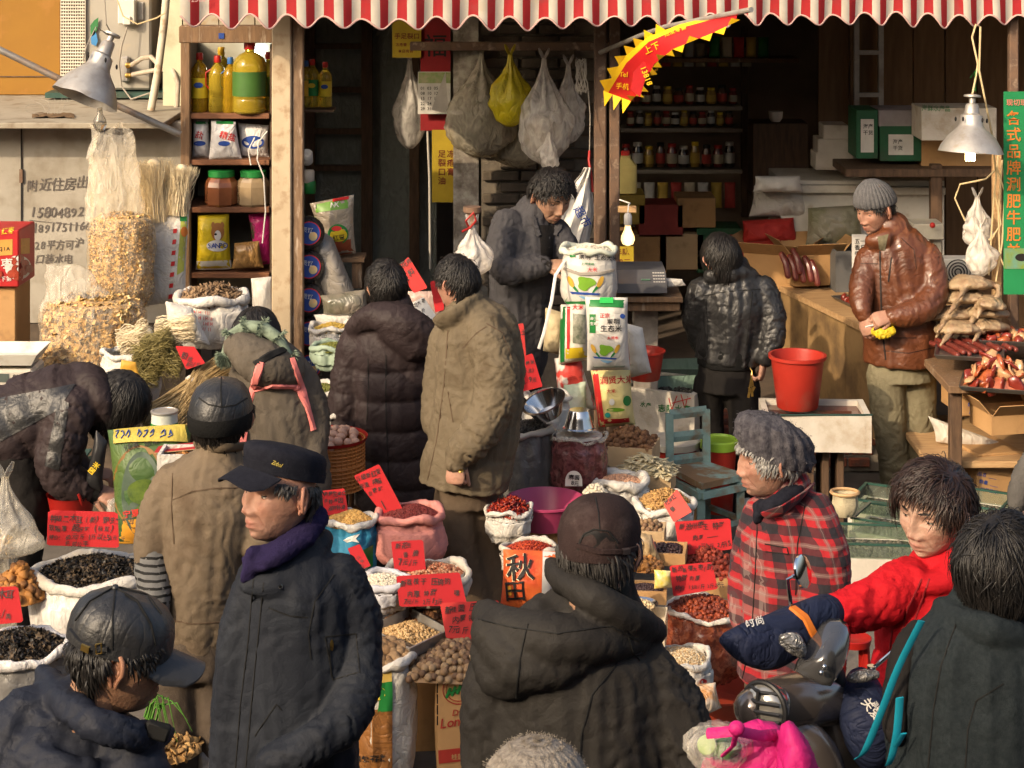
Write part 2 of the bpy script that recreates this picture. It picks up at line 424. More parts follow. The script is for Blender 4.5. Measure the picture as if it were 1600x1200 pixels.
for k in range(9):
 o=bpy.data.objects.new('plank',pkm);COL.objects.link(o);o.parent=shop
 o.location=V(P(1302,0,13.4).x+.222*k,13.4+rnd.uniform(-.008,.008),1.5)-ORG['shop_building'];o.rotation_euler=(0,rnd.uniform(-.004,.004),0)
mb=MB()
for px in(1338,1376):mb.box(P(px,120,13.30),(.035,.04,1.5))
for v in(82,148):mb.box(P(1357,v,13.29),(.19,.03,.03))
mb.build('ladder_frame',M_metal,shop,False)
dj=MB();dj.box(P(728,180,11.4)+V(0,.05,-.35),(.15,.1,2.3));dj.build('door_frame',mat('flaking_white',(.42,.39,.33),.8,(.22,.19,.16),14,mix=(.4,.6),bump=.4,dirt=(.09,.07,.05),dsc=8,damt=.5),shop,False)
mb=MB()
for a,b in((478,492),(565,582),(640,655)):mb.box(((P(a,0,12.6).x+P(b,0,12.6).x)/2,12.6,1.35),((b-a)*12.6/F,.06,2.7))
for v in(72,140,205,262):mb.box((P(525,0,12.6).x,12.6,P(0,v,12.6).z),(.36,.05,.035))
mb.build('door',M_darkwood,shop,False)
mb=MB();mb.box((P(570,0,12.7).x,12.7,1.35),(.95,.012,2.7));mb.build('glass_pane',film('sooty_glass',(.30,.33,.30),.35,.15,.5),shop,False)
t=thing('unseen_shade_house','unseen plain rendered house with shuttered windows, added to shade the foreground','building',(0,-5,0))
HB=6.35  # eaves height of the unseen house added behind the camera to shade near figures
mb=MB();mb.box((-4,-5.5,HB/2),(26,3,HB));mb.build('wall',M_creampaint,t,False)
mb=MB();mb.box((-4,-5.5,HB+.06),(26.4,3.4,.12));mb.build('roof',M_rust,t,False)
for k in range(8):
 mb=MB();mb.box((-15+3*k,-3.97,4.6),(1.1,.08,1.3));o=mb.build('window',M_darkwood,t,False)
 # awning with scalloped valance
aw=thing('awning','red and white striped shop awning with scalloped valance','awning',P(300,0,9.25))
A0,A1=V(P(281,0,9.25).x,9.25,0),V(P(1760,0,11.1).x,11.1,0)
dA=(A1-A0);LA=dA.length;dA.normalize();nA=V(dA.y,-dA.x,0)
stripe=.0475;ns=int(LA/stripe);sub=5
mb=MB();mb2=MB();pip=[]
def vrow(u):
 px_t=281+(u/LA)*(1760-281);b=30+6*math.sin(min(1,u/LA*1.5)*math.pi)+2*math.sin(u*1.7)
 sc=9.5*math.cos(2*math.pi*(u/(stripe*4))-2.2+.5*math.sin(u*2.3))*(1+.22*math.sin(u*5))+1.5*math.sin(u*7.7)
 p=A0+dA*u;wv=nA*(.012*math.sin(u*2*math.pi/(stripe*4)+.6)+.010*math.sin(u*3.1))
 zb=H-(b+sc-VH)*p.y/F;zt=H-(-42-VH)*p.y/F
 return p,wv,zb,zt
cols=[];M_=MB();fm=[]
for c in range(ns*sub+1):
 u=c*stripe/sub;p,wv,zb,zt=vrow(u);col=[]
 for j in range(6):
  k=j/5;q=p+wv*(1-k*.8)*1.3;col.append(V(q.x,q.y,zb+(zt-zb)*k))
 pip.append(col[0]+nA*.002)
 col.append(V(p.x,p.y,zt)-nA*.7+V(0,0,.16)+V(0,0,-.02*math.sin(u*3)));col.append(V(p.x,p.y,zt)-nA*1.5+V(0,0,.42));cols.append(col)
pts=[cols[c][j] for j in range(8) for c in range(len(cols))]
M_.grid(pts,len(cols),8)
def stripes(rows):
 m=MB();nc=len(cols);m.grid([cols[c][j] for j in rows for c in range(nc)],nc,len(rows));return m
for nm,rows in(('valance',range(0,6)),('canopy',range(5,8))):
 m=stripes(list(rows));o=m.build(nm,M_whitecloth,aw,True,ang=0);o.data.materials.append(M_redcloth)
 nc=len(cols)-1;o.data.polygons.foreach_set('material_index',[1 if((i%nc)//sub)%2 else 0 for i in range(len(o.data.polygons))])
mb=MB();mb.tube(pip,.005,5);mb.build('piping',mat('pink_piping',(.55,.36,.32),.7),aw)
mb=MB();zt=vrow(0)[3];mb.tube([A0-nA*.02+V(0,0,zt-.01),A0+dA*LA-nA*.02+V(0,0,vrow(LA)[3]-.01)],.017,8);mb.build('front_bar',M_metal,aw)
pv=Plane(A0+nA*.02,nA)
print_text(pv,'12568',292,3,10,mat('faded_pink',(.62,.35,.32),.7),aw,-2,off=.012)
# posts
def post(px0,px1,v0,v1,Y,dep,m,label,ys=0):
 a,b=P(px0,v0,Y),P(px1,v0,Y);zt=a.z;zb=P(0,v1,Y).z
 mb=MB();mb.box(((a.x+b.x)/2,Y+dep/2,(zt+zb)/2),(b.x-a.x,dep,zt-zb),bev=.006)
 o=mb.build('wooden_post',m,None,False,(a.x,Y,zb));return tag(o,label,'post','shop front posts')
post(424.5,455,-30,760,9.62,.05,mat('warm_cream_paint',(.46,.37,.255),.7,(.38,.30,.20),4,dirt=(.24,.15,.08),dsc=12,damt=.45,bump=.12,bsc=40),'cream painted flat post beside the bottle cabinet')
post(455.6,474,-30,760,9.64,.05,mat('peeling_brown',(.23,.15,.09),.75,(.14,.085,.05),10,stretch=(4,4,.8),bump=.4,dirt=(.42,.33,.25),dsc=13,damt=.25),'peeling brown timber strip fixed to the cream post, round cake packs beside it')
post(928.5,947.5,-30,700,10.55,.06,M_rust,'rusty steel post nearer the vendor, half of the central pair')
post(952.5,968.5,-30,700,10.55,.06,M_rust,'rusty steel post beside the glowing bulb, half of the central pair')
post(1578,1592,-30,560,10.9,.06,M_rust,'dark post behind the green banner')
post(1552.5,1566,238,560,10.6,.05,M_rawwood,'raw timber post tangled with cream cables beside the green banner')
# the left wall with ledge, orange board, pipe
wl=thing('painted_wall','grey white painted panel wall scrawled with phone numbers','wall',P(120,500,10.0))
xa,xb=P(-160,0,10).x,P(290,0,10).x
mb=MB();mb.box(((xa+xb)/2,10.06,(P(0,192,10).z+P(0,505,10).z)/2),(xb-xa,.1,P(0,192,10).z-P(0,505,10).z));pw=mb.build('panel',M_plaster,wl,False)
mb=MB();mb.box(((xa+xb)/2,10.25,.5),(xb-xa,.5,1.05));mb.build('base_course',M_stonebase,wl,False)
ps=Plane((0,10.01,0),(0,-1,0))
mb=MB();mb.box(P(33.5,340,10.005),(.006,.006,1.0));mb.box(P(110,196.5,10.005),(.5,.006,.008));mb.build('panel_joint',M_ink,wl,False)
mb=MB();mb.box(P(33,275,10.0),(.018,.012,.07));mb.build('hinge',M_rust,wl,False)
M_scrawl=mat('faded_ink',(.115,.10,.09),.8)
for s,x,v,sz in(('附近住房出',41,296,21),('15804892311',46,340,20),('18917511661',50,363,18),('28平方可沪',54,388,17),('口装水电',54,412,17)):
 print_text(ps,s,x,v,sz,M_scrawl,wl,-1.5,slant=.15,sx=.92 if sz>18 else .88,off=.004,wob=.08)
mb=MB();mb.tube([ps.hit(46,344)[0]+V(0,-.003,0),ps.hit(145,354)[0]+V(0,-.003,0)],.0018,4);mb.build('underline',M_scrawl,wl)
lg=MB();za=P(0,193,9.75).z
lg.box(((xa+P(262,0,9.75).x)/2-.02,10.55,za-.012),(P(262,0,9.75).x-xa,1.6,.03),bev=.004);lo=lg.build('wall_ledge',mat('ledge_paint',(.31,.275,.215),.75,(.25,.22,.17),4,dirt=(.15,.11,.07),dsc=9,damt=.45),None,False,(P(100,190,9.75)))
tag(lo,'deep cream board ledge carrying scraps below the orange board','ledge')
mb=MB();pp=[]
for j in range(7):
 for i in range(13):
  q=P(50+5.5*i,0,9.95+.03*j);pp.append(V(q.x,q.y,za+.006+.022*abs(nz(np.array([[i*.6,j*.8,1]]))[0])))
mb.grid(pp,13,7);o=mb.build('dry_leaf_scrap',mat('dead_leaf',(.16,.10,.05),.9,(.10,.06,.03),20),None,True,P(80,180,9.95));tag(o,'crumpled brown dry leaf scrap lying on the cream ledge','scrap')
mb=MB()
for k in range(5):
 a=P(75+5*k,178,10.0);mb.tube([a,a+V(.02*(k-2),.02,.05+.012*k),a+V(.05*(k-2.2),.03,.075)],.0012,4)
mb.tube([P(40+40*math.cos(a/9*6.28)*.5+18,170+8*math.sin(a/9*6.28),9.9) for a in range(10)],.0012,4)
o=mb.build('wire_scrap',M_cord,None,True,P(80,180,10));tag(o,'tangle of thin loose wire on the cream ledge','wire')
YO=11.2
mb=MB();mb.box((P(-40,0,YO).x,YO,(P(0,147,YO).z+P(0,-120,YO).z)/2),(P(95,0,YO).x-P(-175,0,YO).x,.05,P(0,-120,YO).z-P(0,147,YO).z));o=mb.build('orange_board',M_orange,None,False,P(40,140,YO));tag(o,'scratched orange board panel above the cream ledge','board')
mb=MB();mb.box((P(-40,119,YO).x,YO-.028,P(0,119,YO).z),(1.02,.006,.006));mb.build('groove',M_darkwood,o,False)
mb=MB();mb.box((P(80,0,11.5).x,11.5,2.2),(2.0,.1,4.4));o=mb.build('house_wall',mat('dark_render',(.14,.125,.105),.9,(.10,.09,.075),3),None,False,(P(200,0,11.5).x,11.5,0));tag(o,'dark rendered house wall behind the air conditioner','wall')
mb=MB();mb.box((P(270,0,10.6).x,10.62,2.3),(.105,.06,2.4));o=mb.build('wall_strip',mat('pale_lime_paint',(.50,.50,.36),.7,(.42,.42,.30),6,dirt=(.25,.2,.12),damt=.3),None,False,(P(270,0,10.6).x,10.6,1.1));tag(o,'pale lime painted wall strip beside the cabinet','wall')
mb=MB();mb.tube([P(262,-30,10.3),P(256,40,10.3),P(247,110,10.3),P(236,172,10.3)],.021,12);o=mb.build('drain_pipe',mat('pipe_paint',(.52,.48,.38),.5,(.44,.38,.28),12,dirt=(.28,.13,.05),dsc=12,damt=.35),None,True,P(236,172,10.3));tag(o,'leaning cream drain pipe with rusty foot beside the air conditioner','pipe')
mb=MB();mb.tube([P(-20,68,9.6),P(90,122,9.6)],.017,10);mb.tube([P(90,122,9.6),P(190,168,9.63),P(282,210,9.66)],.017,10)
o=mb.build('lamp_pole',mat('galvanised',(.26,.25,.23),.5,(.18,.17,.16),10,metal=.4,dirt=(.22,.13,.07),dsc=7),None,True,P(282,210,9.66));tag(o,'grey steel pole slanting behind the tilted lamp shade to the cabinet','pole')
# air conditioner
YA=10.95
ac=thing('air_conditioner','cream outdoor air conditioner unit with slotted side grille','air conditioner',P(165,143,YA))
x0,x1=P(93,0,YA).x,P(235,0,YA).x;zt,zb=P(0,-70,YA).z,P(0,141,YA).z
mb=MB();mb.box(((x0+x1)/2,YA+.2,(zt+zb)/2),(x1-x0,.36,zt-zb),bev=.012);mb.build('casing',mat('ac_cream',(.31,.29,.25),.55,(.27,.25,.215),3,dirt=(.38,.31,.22),dsc=5,damt=.25),ac,False)
mb=MB();gx0,gx1=P(95,0,YA).x,P(133,0,YA).x;mb.box(((gx0+gx1)/2,YA+.014,(zt+zb)/2),(gx1-gx0,.012,zt-zb-.03));mb.build('grille_recess',mat('grille_dark',(.10,.09,.075),.7),ac,False)
mb=MB();zz=zb+.03
while zz<zt-.03:
 mb.box(((gx0+gx1)/2,YA+.002,zz),(gx1-gx0,.012,.0085),bev=.002);zz+=.0185
for k in range(11):mb.box((gx0+(gx1-gx0)*k/10,YA+.004,(zt+zb)/2),(.004,.012,zt-zb-.03))
g=mb.build('grille',mat('ac_slat',(.62,.57,.47),.5),ac,False);g['kind']='stuff'
mb=MB();mb.box(P(199,18,YA-.02),(.1,.05,.145),bev=.008);mb.box(P(199,32,YA-.045),(.045,.03,.05),bev=.006);mb.build('cover_box',M_white,ac,False)
mb=MB();mb.box(P(218,17,YA+.012),(.045,.008,.1));mb.build('data_label',mat('label_grey',(.38,.36,.33),.6,(.30,.28,.26),60),ac,False)
mb=MB();mb.box(P(196,108,YA),(.05,.04,.15),bev=.012);v_=mb.build('valve_plate',M_metal,ac,False)
mb=MB()
for v in(102,118):mb.lathe([(.016,0),(.018,.012),(.012,.02),(.012,.055),(.008,.06)],P(199,v,YA-.02),8,(.5,-.8,.1))
mb.build('valve',M_brass,v_)
mb=MB();mb.tube([P(205,102,YA-.06),P(222,91,YA-.1),P(236,89,YA-.14),P(246,99,YA-.2),P(270,108,YA-.35),P(278,130,YA-.4),P(277,165,YA-.42),P(262,192,YA-.45),P(243,203,YA-.4)],.014,9);mb.tube([P(206,117,YA-.06),P(240,110,YA-.1),P(262,108,YA-.3)],.013,8);mb.build('hose',mat('hose_wrap',(.40,.35,.28),.8,(.30,.25,.19),20,bump=.4),ac)
mb=MB();mb.tube([P(199,42,YA-.05),P(190,72,YA-.07),P(186,100,YA-.06),P(190,135,YA-.03),P(205,155,YA-.1),P(235,145,YA-.3)],.005,6);mb.build('cable',M_cord,ac)
mb=MB();mb.box(P(182,145,YA+.1),(.75,.3,.03));mb.box(P(262,110,YA+.05),(.05,.05,.35));mb.box(P(205,160,YA+.05),(.42,.04,.1));mb.build('bracket',M_greensteel,ac,False)
dp=Plane((0,YA+.004,0),(0,-1,0))
disc(dp,147,42,6,15,mat('leaf_print',(.03,.16,.05),.6),ac,'leaf_sticker',outline=[(-5,16),(-6,-2),(0,-10),(7,-15),(6,0),(1,12)])
disc(dp,147,60,5,12,mat('flower_print',(.05,.22,.48),.6),ac,'flower_sticker',outline=[(0,-15),(4,-6),(6,4),(3,12),(-4,9),(-5,0)])
# people: cloth, heads, hair, hands
def pxpath(pts,Y):
 """[(px,py,dY,r[,r2])] -> points and radii in metres"""
 path=[];rad=[]
 for q in pts:
  y=Y+q[2];path.append(P(q[0],q[1],y));k=y/F
  rad.append((q[3]*k,(q[4] if len(q)>4 else q[3])*k))
 return path,rad
def resample(path,rad,k=3):
 n=len(path)
 if n<3:return path,rad
 op,orr=[],[]
 for i in range(n-1):
  p0,p1,p2,p3=path[max(i-1,0)],path[i],path[i+1],path[min(i+2,n-1)]
  for j in range(k):
   t=j/k;a=p1*2+(p2-p0)*t+(p0*2-p1*5+p2*4-p3)*t*t+(-p0+p1*3-p2*3+p3)*t**3
   op.append(a*.5);orr.append(tuple(rad[i][c]*(1-t)+rad[i+1][c]*t for c in(0,1)))
 op.append(path[-1]);orr.append(rad[-1]);return op,orr
def T(pts,fold=(.006,16),quilt=None,side=None,dome=None,n=18,puff=0.0,drape=0.0):
 if dome is None:dome='start' if side==(1,0,0) else True
 return dict(pts=pts,fold=fold,quilt=quilt,side=side,dome=dome,n=n,puff=puff,drape=drape)
def cloth_mesh(Y,tubes,vox=.0095,it=2,seed=1,big=.003,extra=None,cutz=None):
 mb=MB();axes=[]
 for t in tubes:
  path,rad=resample(*pxpath(t['pts'],Y))
  mb.tube(path,rad,t['n'],side=t['side'],dome=t['dome'])
  axes.append((np.array([list(p) for p in path]),np.array(rad),t))
 if extra:mb.join(extra)
 me=remesh(mb,vox,it);v=arr(me);nn=normals(me);N=len(v)
 D=[];S=[];disp=[]
 for a,rad,t in axes:
  p0,p1=a[:-1],a[1:];seg=p1-p0;L=np.linalg.norm(seg,axis=1);cum=np.concatenate([[0],np.cumsum(L)])
  w_=v[:,None,:]-p0[None];tt=np.clip((w_*seg[None]).sum(2)/(L**2+1e-9),0,1)
  c=p0[None]+seg[None]*tt[...,None];dist=np.linalg.norm(v[:,None,:]-c,axis=2);rr=rad.mean(1);rseg=rr[:-1][None]*(1-tt)+rr[1:][None]*tt
  k=(dist-rseg).argmin(1);ix=np.arange(N);s=cum[k]+tt[ix,k]*L[k];d=dist[ix,k]-rseg[ix,k];off=v-c[ix,k]
  r0=max(rr.mean(),.02);A,fr=t['fold'];wob=nz(v*7,seed)*.6
  q=np.stack([s*fr+wob*1.2,off[:,0]/r0*.9,(off[:,1]*.8+off[:,2]*.5)/r0*.9],1)
  n1=nz(q,seed+3);n2=nz(q*np.array([1.9,1.7,1.7]),seed+9)
  dd=A*(.45-1.3*np.abs(n1)**.8-.75*np.exp(-(n1/.075)**2)+.35-.7*np.abs(n2)-.55*np.exp(-(n2/.09)**2))
  if t['drape']:
   q2=np.stack([s*2.2,off[:,0]/r0*2.6,off[:,1]/r0*2.6],1);dd=dd+t['drape']*(.5-1.6*np.abs(nz(q2,seed+21)))
  if t['quilt']:
   sp,dep,ph=t['quilt'];u=(s+ph+.008*nz(v*9,seed+2))/sp;fr_=np.abs(u-np.round(u))*2
   dd=dd+dep*(np.sqrt(np.clip(1-(1-fr_)**2,0,1))-.7)
  disp.append(dd);D.append(d)
 D=np.array(D);W=np.exp(-np.clip((D-D.min(0))/.018,0,40));W/=W.sum(0)
 dsp=(W*np.array(disp)).sum(0)+big*fbm(v*5.5,seed+30,2)*.8
 setv(me,v+nn*dsp[:,None]);return me
def cloth(name,parent,Y,tubes,m,**k):
 me=cloth_mesh(Y,tubes,**k);org=ORG[parent.name]
 setv(me,arr(me)-np.array(org));return link(name,me,m,parent,True,org,0)
def frame(yaw,pitch=0.0,roll=0.0):
 """columns: right, forward, up; yaw 0 looks at the viewer, 90 to the photo's right, 180 away; pitch>0 looks down"""
 a=math.radians(yaw);f=V(math.sin(a),-math.cos(a),0);r=f.cross(V(0,0,1));u=V(0,0,1)
 q=Matrix.Rotation(-math.radians(pitch),3,r);f,u=q@f,q@u
 q=Matrix.Rotation(math.radians(roll),3,f);r,u=q@r,q@u
 return Matrix((r,f,u)).transposed()
def skull(d):
 """head surface (no features) for unit directions d in head space"""
 p=d*np.array([.0765,.097,.118]);x,y,z=p[:,0].copy(),p[:,1].copy(),p[:,2].copy()
 front=smooth(-.02,.05,y);jaw=smooth(.005,-.112,z)
 x*=1-.165*jaw*front-.17*jaw*(1-front);x*=1+.05*smooth(.0,.06,z)*smooth(.11,.06,z)
 y=np.where(y<0,y*(1-.50*jaw),y);y+=front*jaw*.016
 y=np.where(y>.070,.070+(y-.070)*.62,y)
 return np.stack([x,y,z],1)
def head_geo(nu=88,nv=66,old=.5,wide=1.0):
 dirs=[]
 for j in range(nv+1):
  la=-math.pi/2+math.pi*(j+.02)/(nv+.04)
  for i in range(nu):
   t=2*math.pi*i/nu;t=t+.42*math.sin(2*(t))*0-.0;ts=t-.45*math.sin(t-math.pi/2+math.pi)*0
   ph=t-math.pi/2;ph=ph-.5*math.sin(ph);t=ph+math.pi/2
   dirs.append((math.cos(la)*math.cos(t),math.cos(la)*math.sin(t),math.sin(la)))
 d=np.array(dirs);p=skull(d);x,y,z=p.T.copy();ax=np.abs(x);fm=smooth(.02,.05,y)
 def g(cx,cz,sx,sz,sym=True):return np.exp(-(((ax if sym else x)-cx)/sx)**2-((z-cz)/sz)**2)*fm
 dy=.0060*g(.028,.026,.022,.009)+.003*g(0,.024,.014,.012)-.0125*g(.033,.005,.017,.0115)-.004*g(.012,.004,.006,.012)
 dy+=.010*g(0,.006,.0085,.016)+.0145*g(0,-.014,.0095,.017)+.0185*g(0,-.0335,.0125,.0115)+.0125*g(.0155,-.038,.0072,.0078)
 dy-=.004*g(0,-.0505,.006,.006)
 dy+=.0065*g(.046,-.020,.019,.02)-.004*g(.05,-.055,.015,.02)*old*1.6
 dy+=.007*g(0,-.068,.028,.020)+.0048*g(0,-.0615,.021,.0042)+.0052*g(0,-.0738,.018,.0048)-.0062*g(0,-.0676,.025,.0020)
 dy+=.009*g(0,-.101,.018,.013)-.005*g(0,-.0855,.016,.006)
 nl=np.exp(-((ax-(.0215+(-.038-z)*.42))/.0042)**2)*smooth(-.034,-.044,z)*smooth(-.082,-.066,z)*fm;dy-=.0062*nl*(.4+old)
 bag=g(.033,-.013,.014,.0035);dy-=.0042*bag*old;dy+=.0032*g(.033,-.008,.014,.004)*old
 for k in range(3):dy-=.0020*old*np.exp(-((z-.052-.012*k+.3*ax**2*10)/.0022)**2)*fm*smooth(.05,.03,ax)
 p[:,1]+=dy;p[:,0]*=wide
 p+=d*(.0010*fbm(p*45,4,2))[:,None]
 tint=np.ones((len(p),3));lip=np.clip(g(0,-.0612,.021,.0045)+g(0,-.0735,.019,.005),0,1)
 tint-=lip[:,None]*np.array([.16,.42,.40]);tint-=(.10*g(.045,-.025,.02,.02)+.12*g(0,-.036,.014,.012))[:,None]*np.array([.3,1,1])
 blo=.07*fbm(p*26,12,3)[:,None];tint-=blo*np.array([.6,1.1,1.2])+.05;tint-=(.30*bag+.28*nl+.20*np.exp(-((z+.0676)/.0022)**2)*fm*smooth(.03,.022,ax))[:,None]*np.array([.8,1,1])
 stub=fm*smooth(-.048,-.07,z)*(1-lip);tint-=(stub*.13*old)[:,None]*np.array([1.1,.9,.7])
 f=[]
 for j in range(nv):
  for i in range(nu):
   a=j*nu+i;b=j*nu+(i+1)%nu;f.append((a,b,b+nu,a+nu))
 f.append(tuple(reversed(range(nu))));f.append(tuple(nv*nu+i for i in range(nu)))
 return p,f,tint
_heads={}
def ear_geo(sx):
 mb=MB();pts=[];rad=[]
 for k in range(13):
  t=math.radians(-70+300*k/12);ex,ez=.0165*math.cos(t),.031*math.sin(t)
  if ez<-.01:ex*=.7
  pts.append(V(sx*(.006+.010*(ex<0)*(-ex/.0165)+.004),-ex*1.0,ez));rad.append((.0050,.0042))
 mb.tube(pts,rad,7,dome=True);mb.ball((sx*.003,-.001,-.001),(.0055,.0145,.027),10,8);mb.ball((sx*.007,.006,-.004),(.004,.0045,.008),8,6)
 mb.ball((sx*.006,.004,-.028),(.0045,.007,.008),8,6)
 return mb
def lid(E,r,e0,e1,n=10,m=5):
 pts=[]
 for j in range(m+1):
  el=math.radians(e0+(e1-e0)*j/m)
  for i in range(n+1):
   az=math.radians(-78+156*i/n);k=1-.42*(abs(az)/1.36)**2
   e=el*k if j==0 else el
   pts.append((E[0]+r*math.cos(e)*math.sin(az),E[1]+r*math.cos(e)*math.cos(az),E[2]+r*math.sin(e)))
 return pts,n+1,m+1
M_eye=mat('eye_white',(.36,.32,.28),.25,spec=.5);M_iris=mat('iris',(.012,.008,.006),.15)
M_hair_black=mat('hair_black',(.006,.0055,.0055),.48,(.014,.012,.011),30,spec=.35,stretch=(1,1,1))
M_hair_grey=mat('hair_grey',(.30,.29,.27),.45,(.12,.115,.11),60,spec=.5)
M_hair_salt=mat('hair_salt',(.018,.017,.017),.5,(.06,.056,.053),45,spec=.35)
M_hair_brown=mat('hair_brown',(.030,.015,.011),.42,(.013,.008,.007),40,spec=.4)
def skin(name,c):return mat('skin_'+name,c,.50,tuple(k*.86 for k in c),30,vcol=True,spec=.35,sss=.10,bump=.30,bsc=110)
M_skin=skin('tan',(.34,.198,.132));M_skin_pale=skin('pale',(.42,.265,.195));M_skin_ruddy=skin('ruddy',(.36,.195,.137));M_skin_brown=skin('brown',(.30,.165,.102))
class Body:
 """one continuous skin mesh: head, neck, hands and what the clothes cover"""
 def __init__(s,root,Y):s.root=root;s.Y=Y;s.mb=MB();s.t=[]
 def add(s,v,f,t=None):
  s.mb.add(v,f);s.t.append(np.ones((len(v),3)) if t is None else t)
 def addmb(s,mb):s.add(mb.verts(),mb.f)
 def head(s,px,py,dY,yaw,pitch=0,roll=0,size=1.0,old=.5,eyes=True,wide=1.0,brow=None,det=(88,66),ears=True,lids=(-15,10),earx=1.0):
  c=P(px,py,s.Y+dY);R_=frame(yaw,pitch,roll);s.c=c;s.R=R_;s.size=size;s.wide=wide
  A=np.array(R_)*size;tr=lambda q:np.asarray(q,float)@A.T+np.array(c);s.tr=tr
  key=(det,old,wide)
  if key not in _heads:_heads[key]=head_geo(*det,old,wide)
  p,f,t=_heads[key];s.add(tr(p),f,t.copy())
  if ears:
   for sx in(-1,1):
    e=ear_geo(sx);v=e.verts()*np.array([1,1,1])*1.02;ca,sa=math.cos(.35*sx),math.sin(.35*sx)
    v=np.stack([v[:,0]*ca+v[:,1]*sa*1,-v[:,0]*sa*1+v[:,1]*ca,v[:,2]],1)
    s.add(tr(v+np.array([sx*.074*wide*earx,-.008,-.006])),e.f,np.ones((len(v),3))*np.array([1,.88,.85]))
  if eyes:
   for sx in(-1,1):
    E=(sx*.0325*wide,.0625,.004)
    for e0,e1 in((lids[1],100),(lids[0],-95)):
     q,a,b=lid(E,.0142,e0,e1);m_=MB();m_.grid(q,a,b);s.add(tr(m_.verts()),m_.f,np.ones((len(q),3))*np.array([.93,.86,.84]))
    mb=MB();mb.ball(E,.0130,14,10);mb=_tr(mb,tr);mb.build('eye',M_eye,s.root)
    mb=MB();mb.ball((E[0]*1.01,E[1]+.0078,E[2]-.0008),(.0062,.0057,.0062),10,8);_tr(mb,tr).build('iris',M_iris,s.root)
    mb=MB();pts=[V(sx*(.014+.036*k/5)*wide,.0835+.004*math.cos(k/5*1.7)-.0165*(k/5)**2,.0262+.0035*math.sin(k/5*2.6)) for k in range(6)]
    mb.tube(pts,[.0020,.0034,.0038,.0034,.0026,.0012],6);_tr(mb,tr).build('eyebrow',brow or M_hair_black,s.root)
    mb=MB();q=[V(E[0]+.0146*math.sin(a),E[1]+.0146*math.cos(a)*.99,E[2]+.0146*math.sin(math.radians(lids[1])*(1-.42*(abs(a)/1.36)**2))+.0002) for a in np.linspace(-1.05,1.05,8)]
    mb.tube(q,.0008,4);_tr(mb,tr).build('eyelash',M_iris,s.root)
  return s
 def tube(s,pts,n=14,side=None):
  path,rad=resample(*pxpath(pts,s.Y));mb=MB();mb.tube(path,rad,n,side=side,dome=True);s.addmb(mb);return s
 def neck(s,px,py,dY,r=.055):
  a=P(px,py,s.Y+dY);b=Vector(s.tr([[0,-.022,-.05]])[0]);mb=MB();mb.tube([a,a.lerp(b,.5),b],[r*1.08,r*.98,r],16,dome=True);s.addmb(mb);return s
 def hand(s,px,py,dY,d,n,size=1.0,curl=(.5,.6,.4),spread=.10,thumb=.6,side=1,fc=None):
  v,f=hand_geo(tuple(curl),spread,thumb,side,fc);d=Vector(d).normalized();n=Vector(n);n=(n-d*n.dot(d)).normalized();x=d.cross(n)
  A=np.array([list(x),list(d),list(n)]).T*size;s.add(v@A.T+np.array(P(px,py,s.Y+dY)),f);return s
 def build(s,m):
  o=s.mb.build('body',m,s.root,True,ang=0);t=np.concatenate(s.t);a=o.data.color_attributes.new('tint','FLOAT_COLOR','POINT')
  a.data.foreach_set('color',np.concatenate([np.clip(t,0,1),np.ones((len(t),1))],1).ravel());s.o=o;return o
def _tr(mb,tr):
 m=MB();m.add(tr(mb.verts()),mb.f);return m
_hands={}
def hand_geo(curl,spread,thumb,side,fc=None):
 """wrist at origin, fingers along +y, back of the hand toward +z, thumb on the -x*side side"""
 key=(curl,spread,thumb,side,fc)
 if key in _hands:return _hands[key]
 mb=MB()
 mb.tube([(0,-.04,0),(0,0,0),(0,.03,.002),(0,.068,.003),(0,.086,.001)],[(.026,.021),(.029,.019),(.038,.0175),(.0425,.0155),(.040,.0125)],16,side=(1,0,0),dome=True)
 mb.ball((-.024*side,.025,-.008),(.018,.028,.016),10,8)
 for k,(x,L,r) in enumerate(((-.031,.072,.0090),(-.0105,.082,.0094),(.0105,.076,.0090),(.030,.058,.0080))):
  c=fc[k] if fc else curl;a=0.0;p=V(x*side,.078+(-.004 if k in(0,3) else 0),.001);pts=[p-V(0,.02,0),p];sp=-spread*(1.5-k)*side*.6
  for ang,fl in zip(c,(.44,.31,.25)):
   a+=ang;p=p+V(math.sin(sp)*math.cos(a),math.cos(sp)*math.cos(a),-math.sin(a))*(L*fl);pts.append(p)
  mb.tube(pts,[r*1.0,r*1.06,r*1.0,r*.93,r*.78],9,dome=True)
 p=V(-.030*side,.018,-.008);a=thumb
 d1=V(-math.sin(a)*side,math.cos(a),-.35).normalized();d2=V(-math.sin(a*.45)*side,math.cos(a*.45),-.55).normalized()
 mb.tube([p-d1*.01,p,p+d1*.038,p+d1*.038+d2*.030,p+d1*.038+d2*.050],[.013,.0125,.0108,.0095,.0078],9,dome=True)
 me=remesh(mb,.0033,3);v=arr(me).copy();f=[tuple(q.vertices) for q in me.polygons];bpy.data.meshes.remove(me)
 _hands[key]=(v,f);return v,f
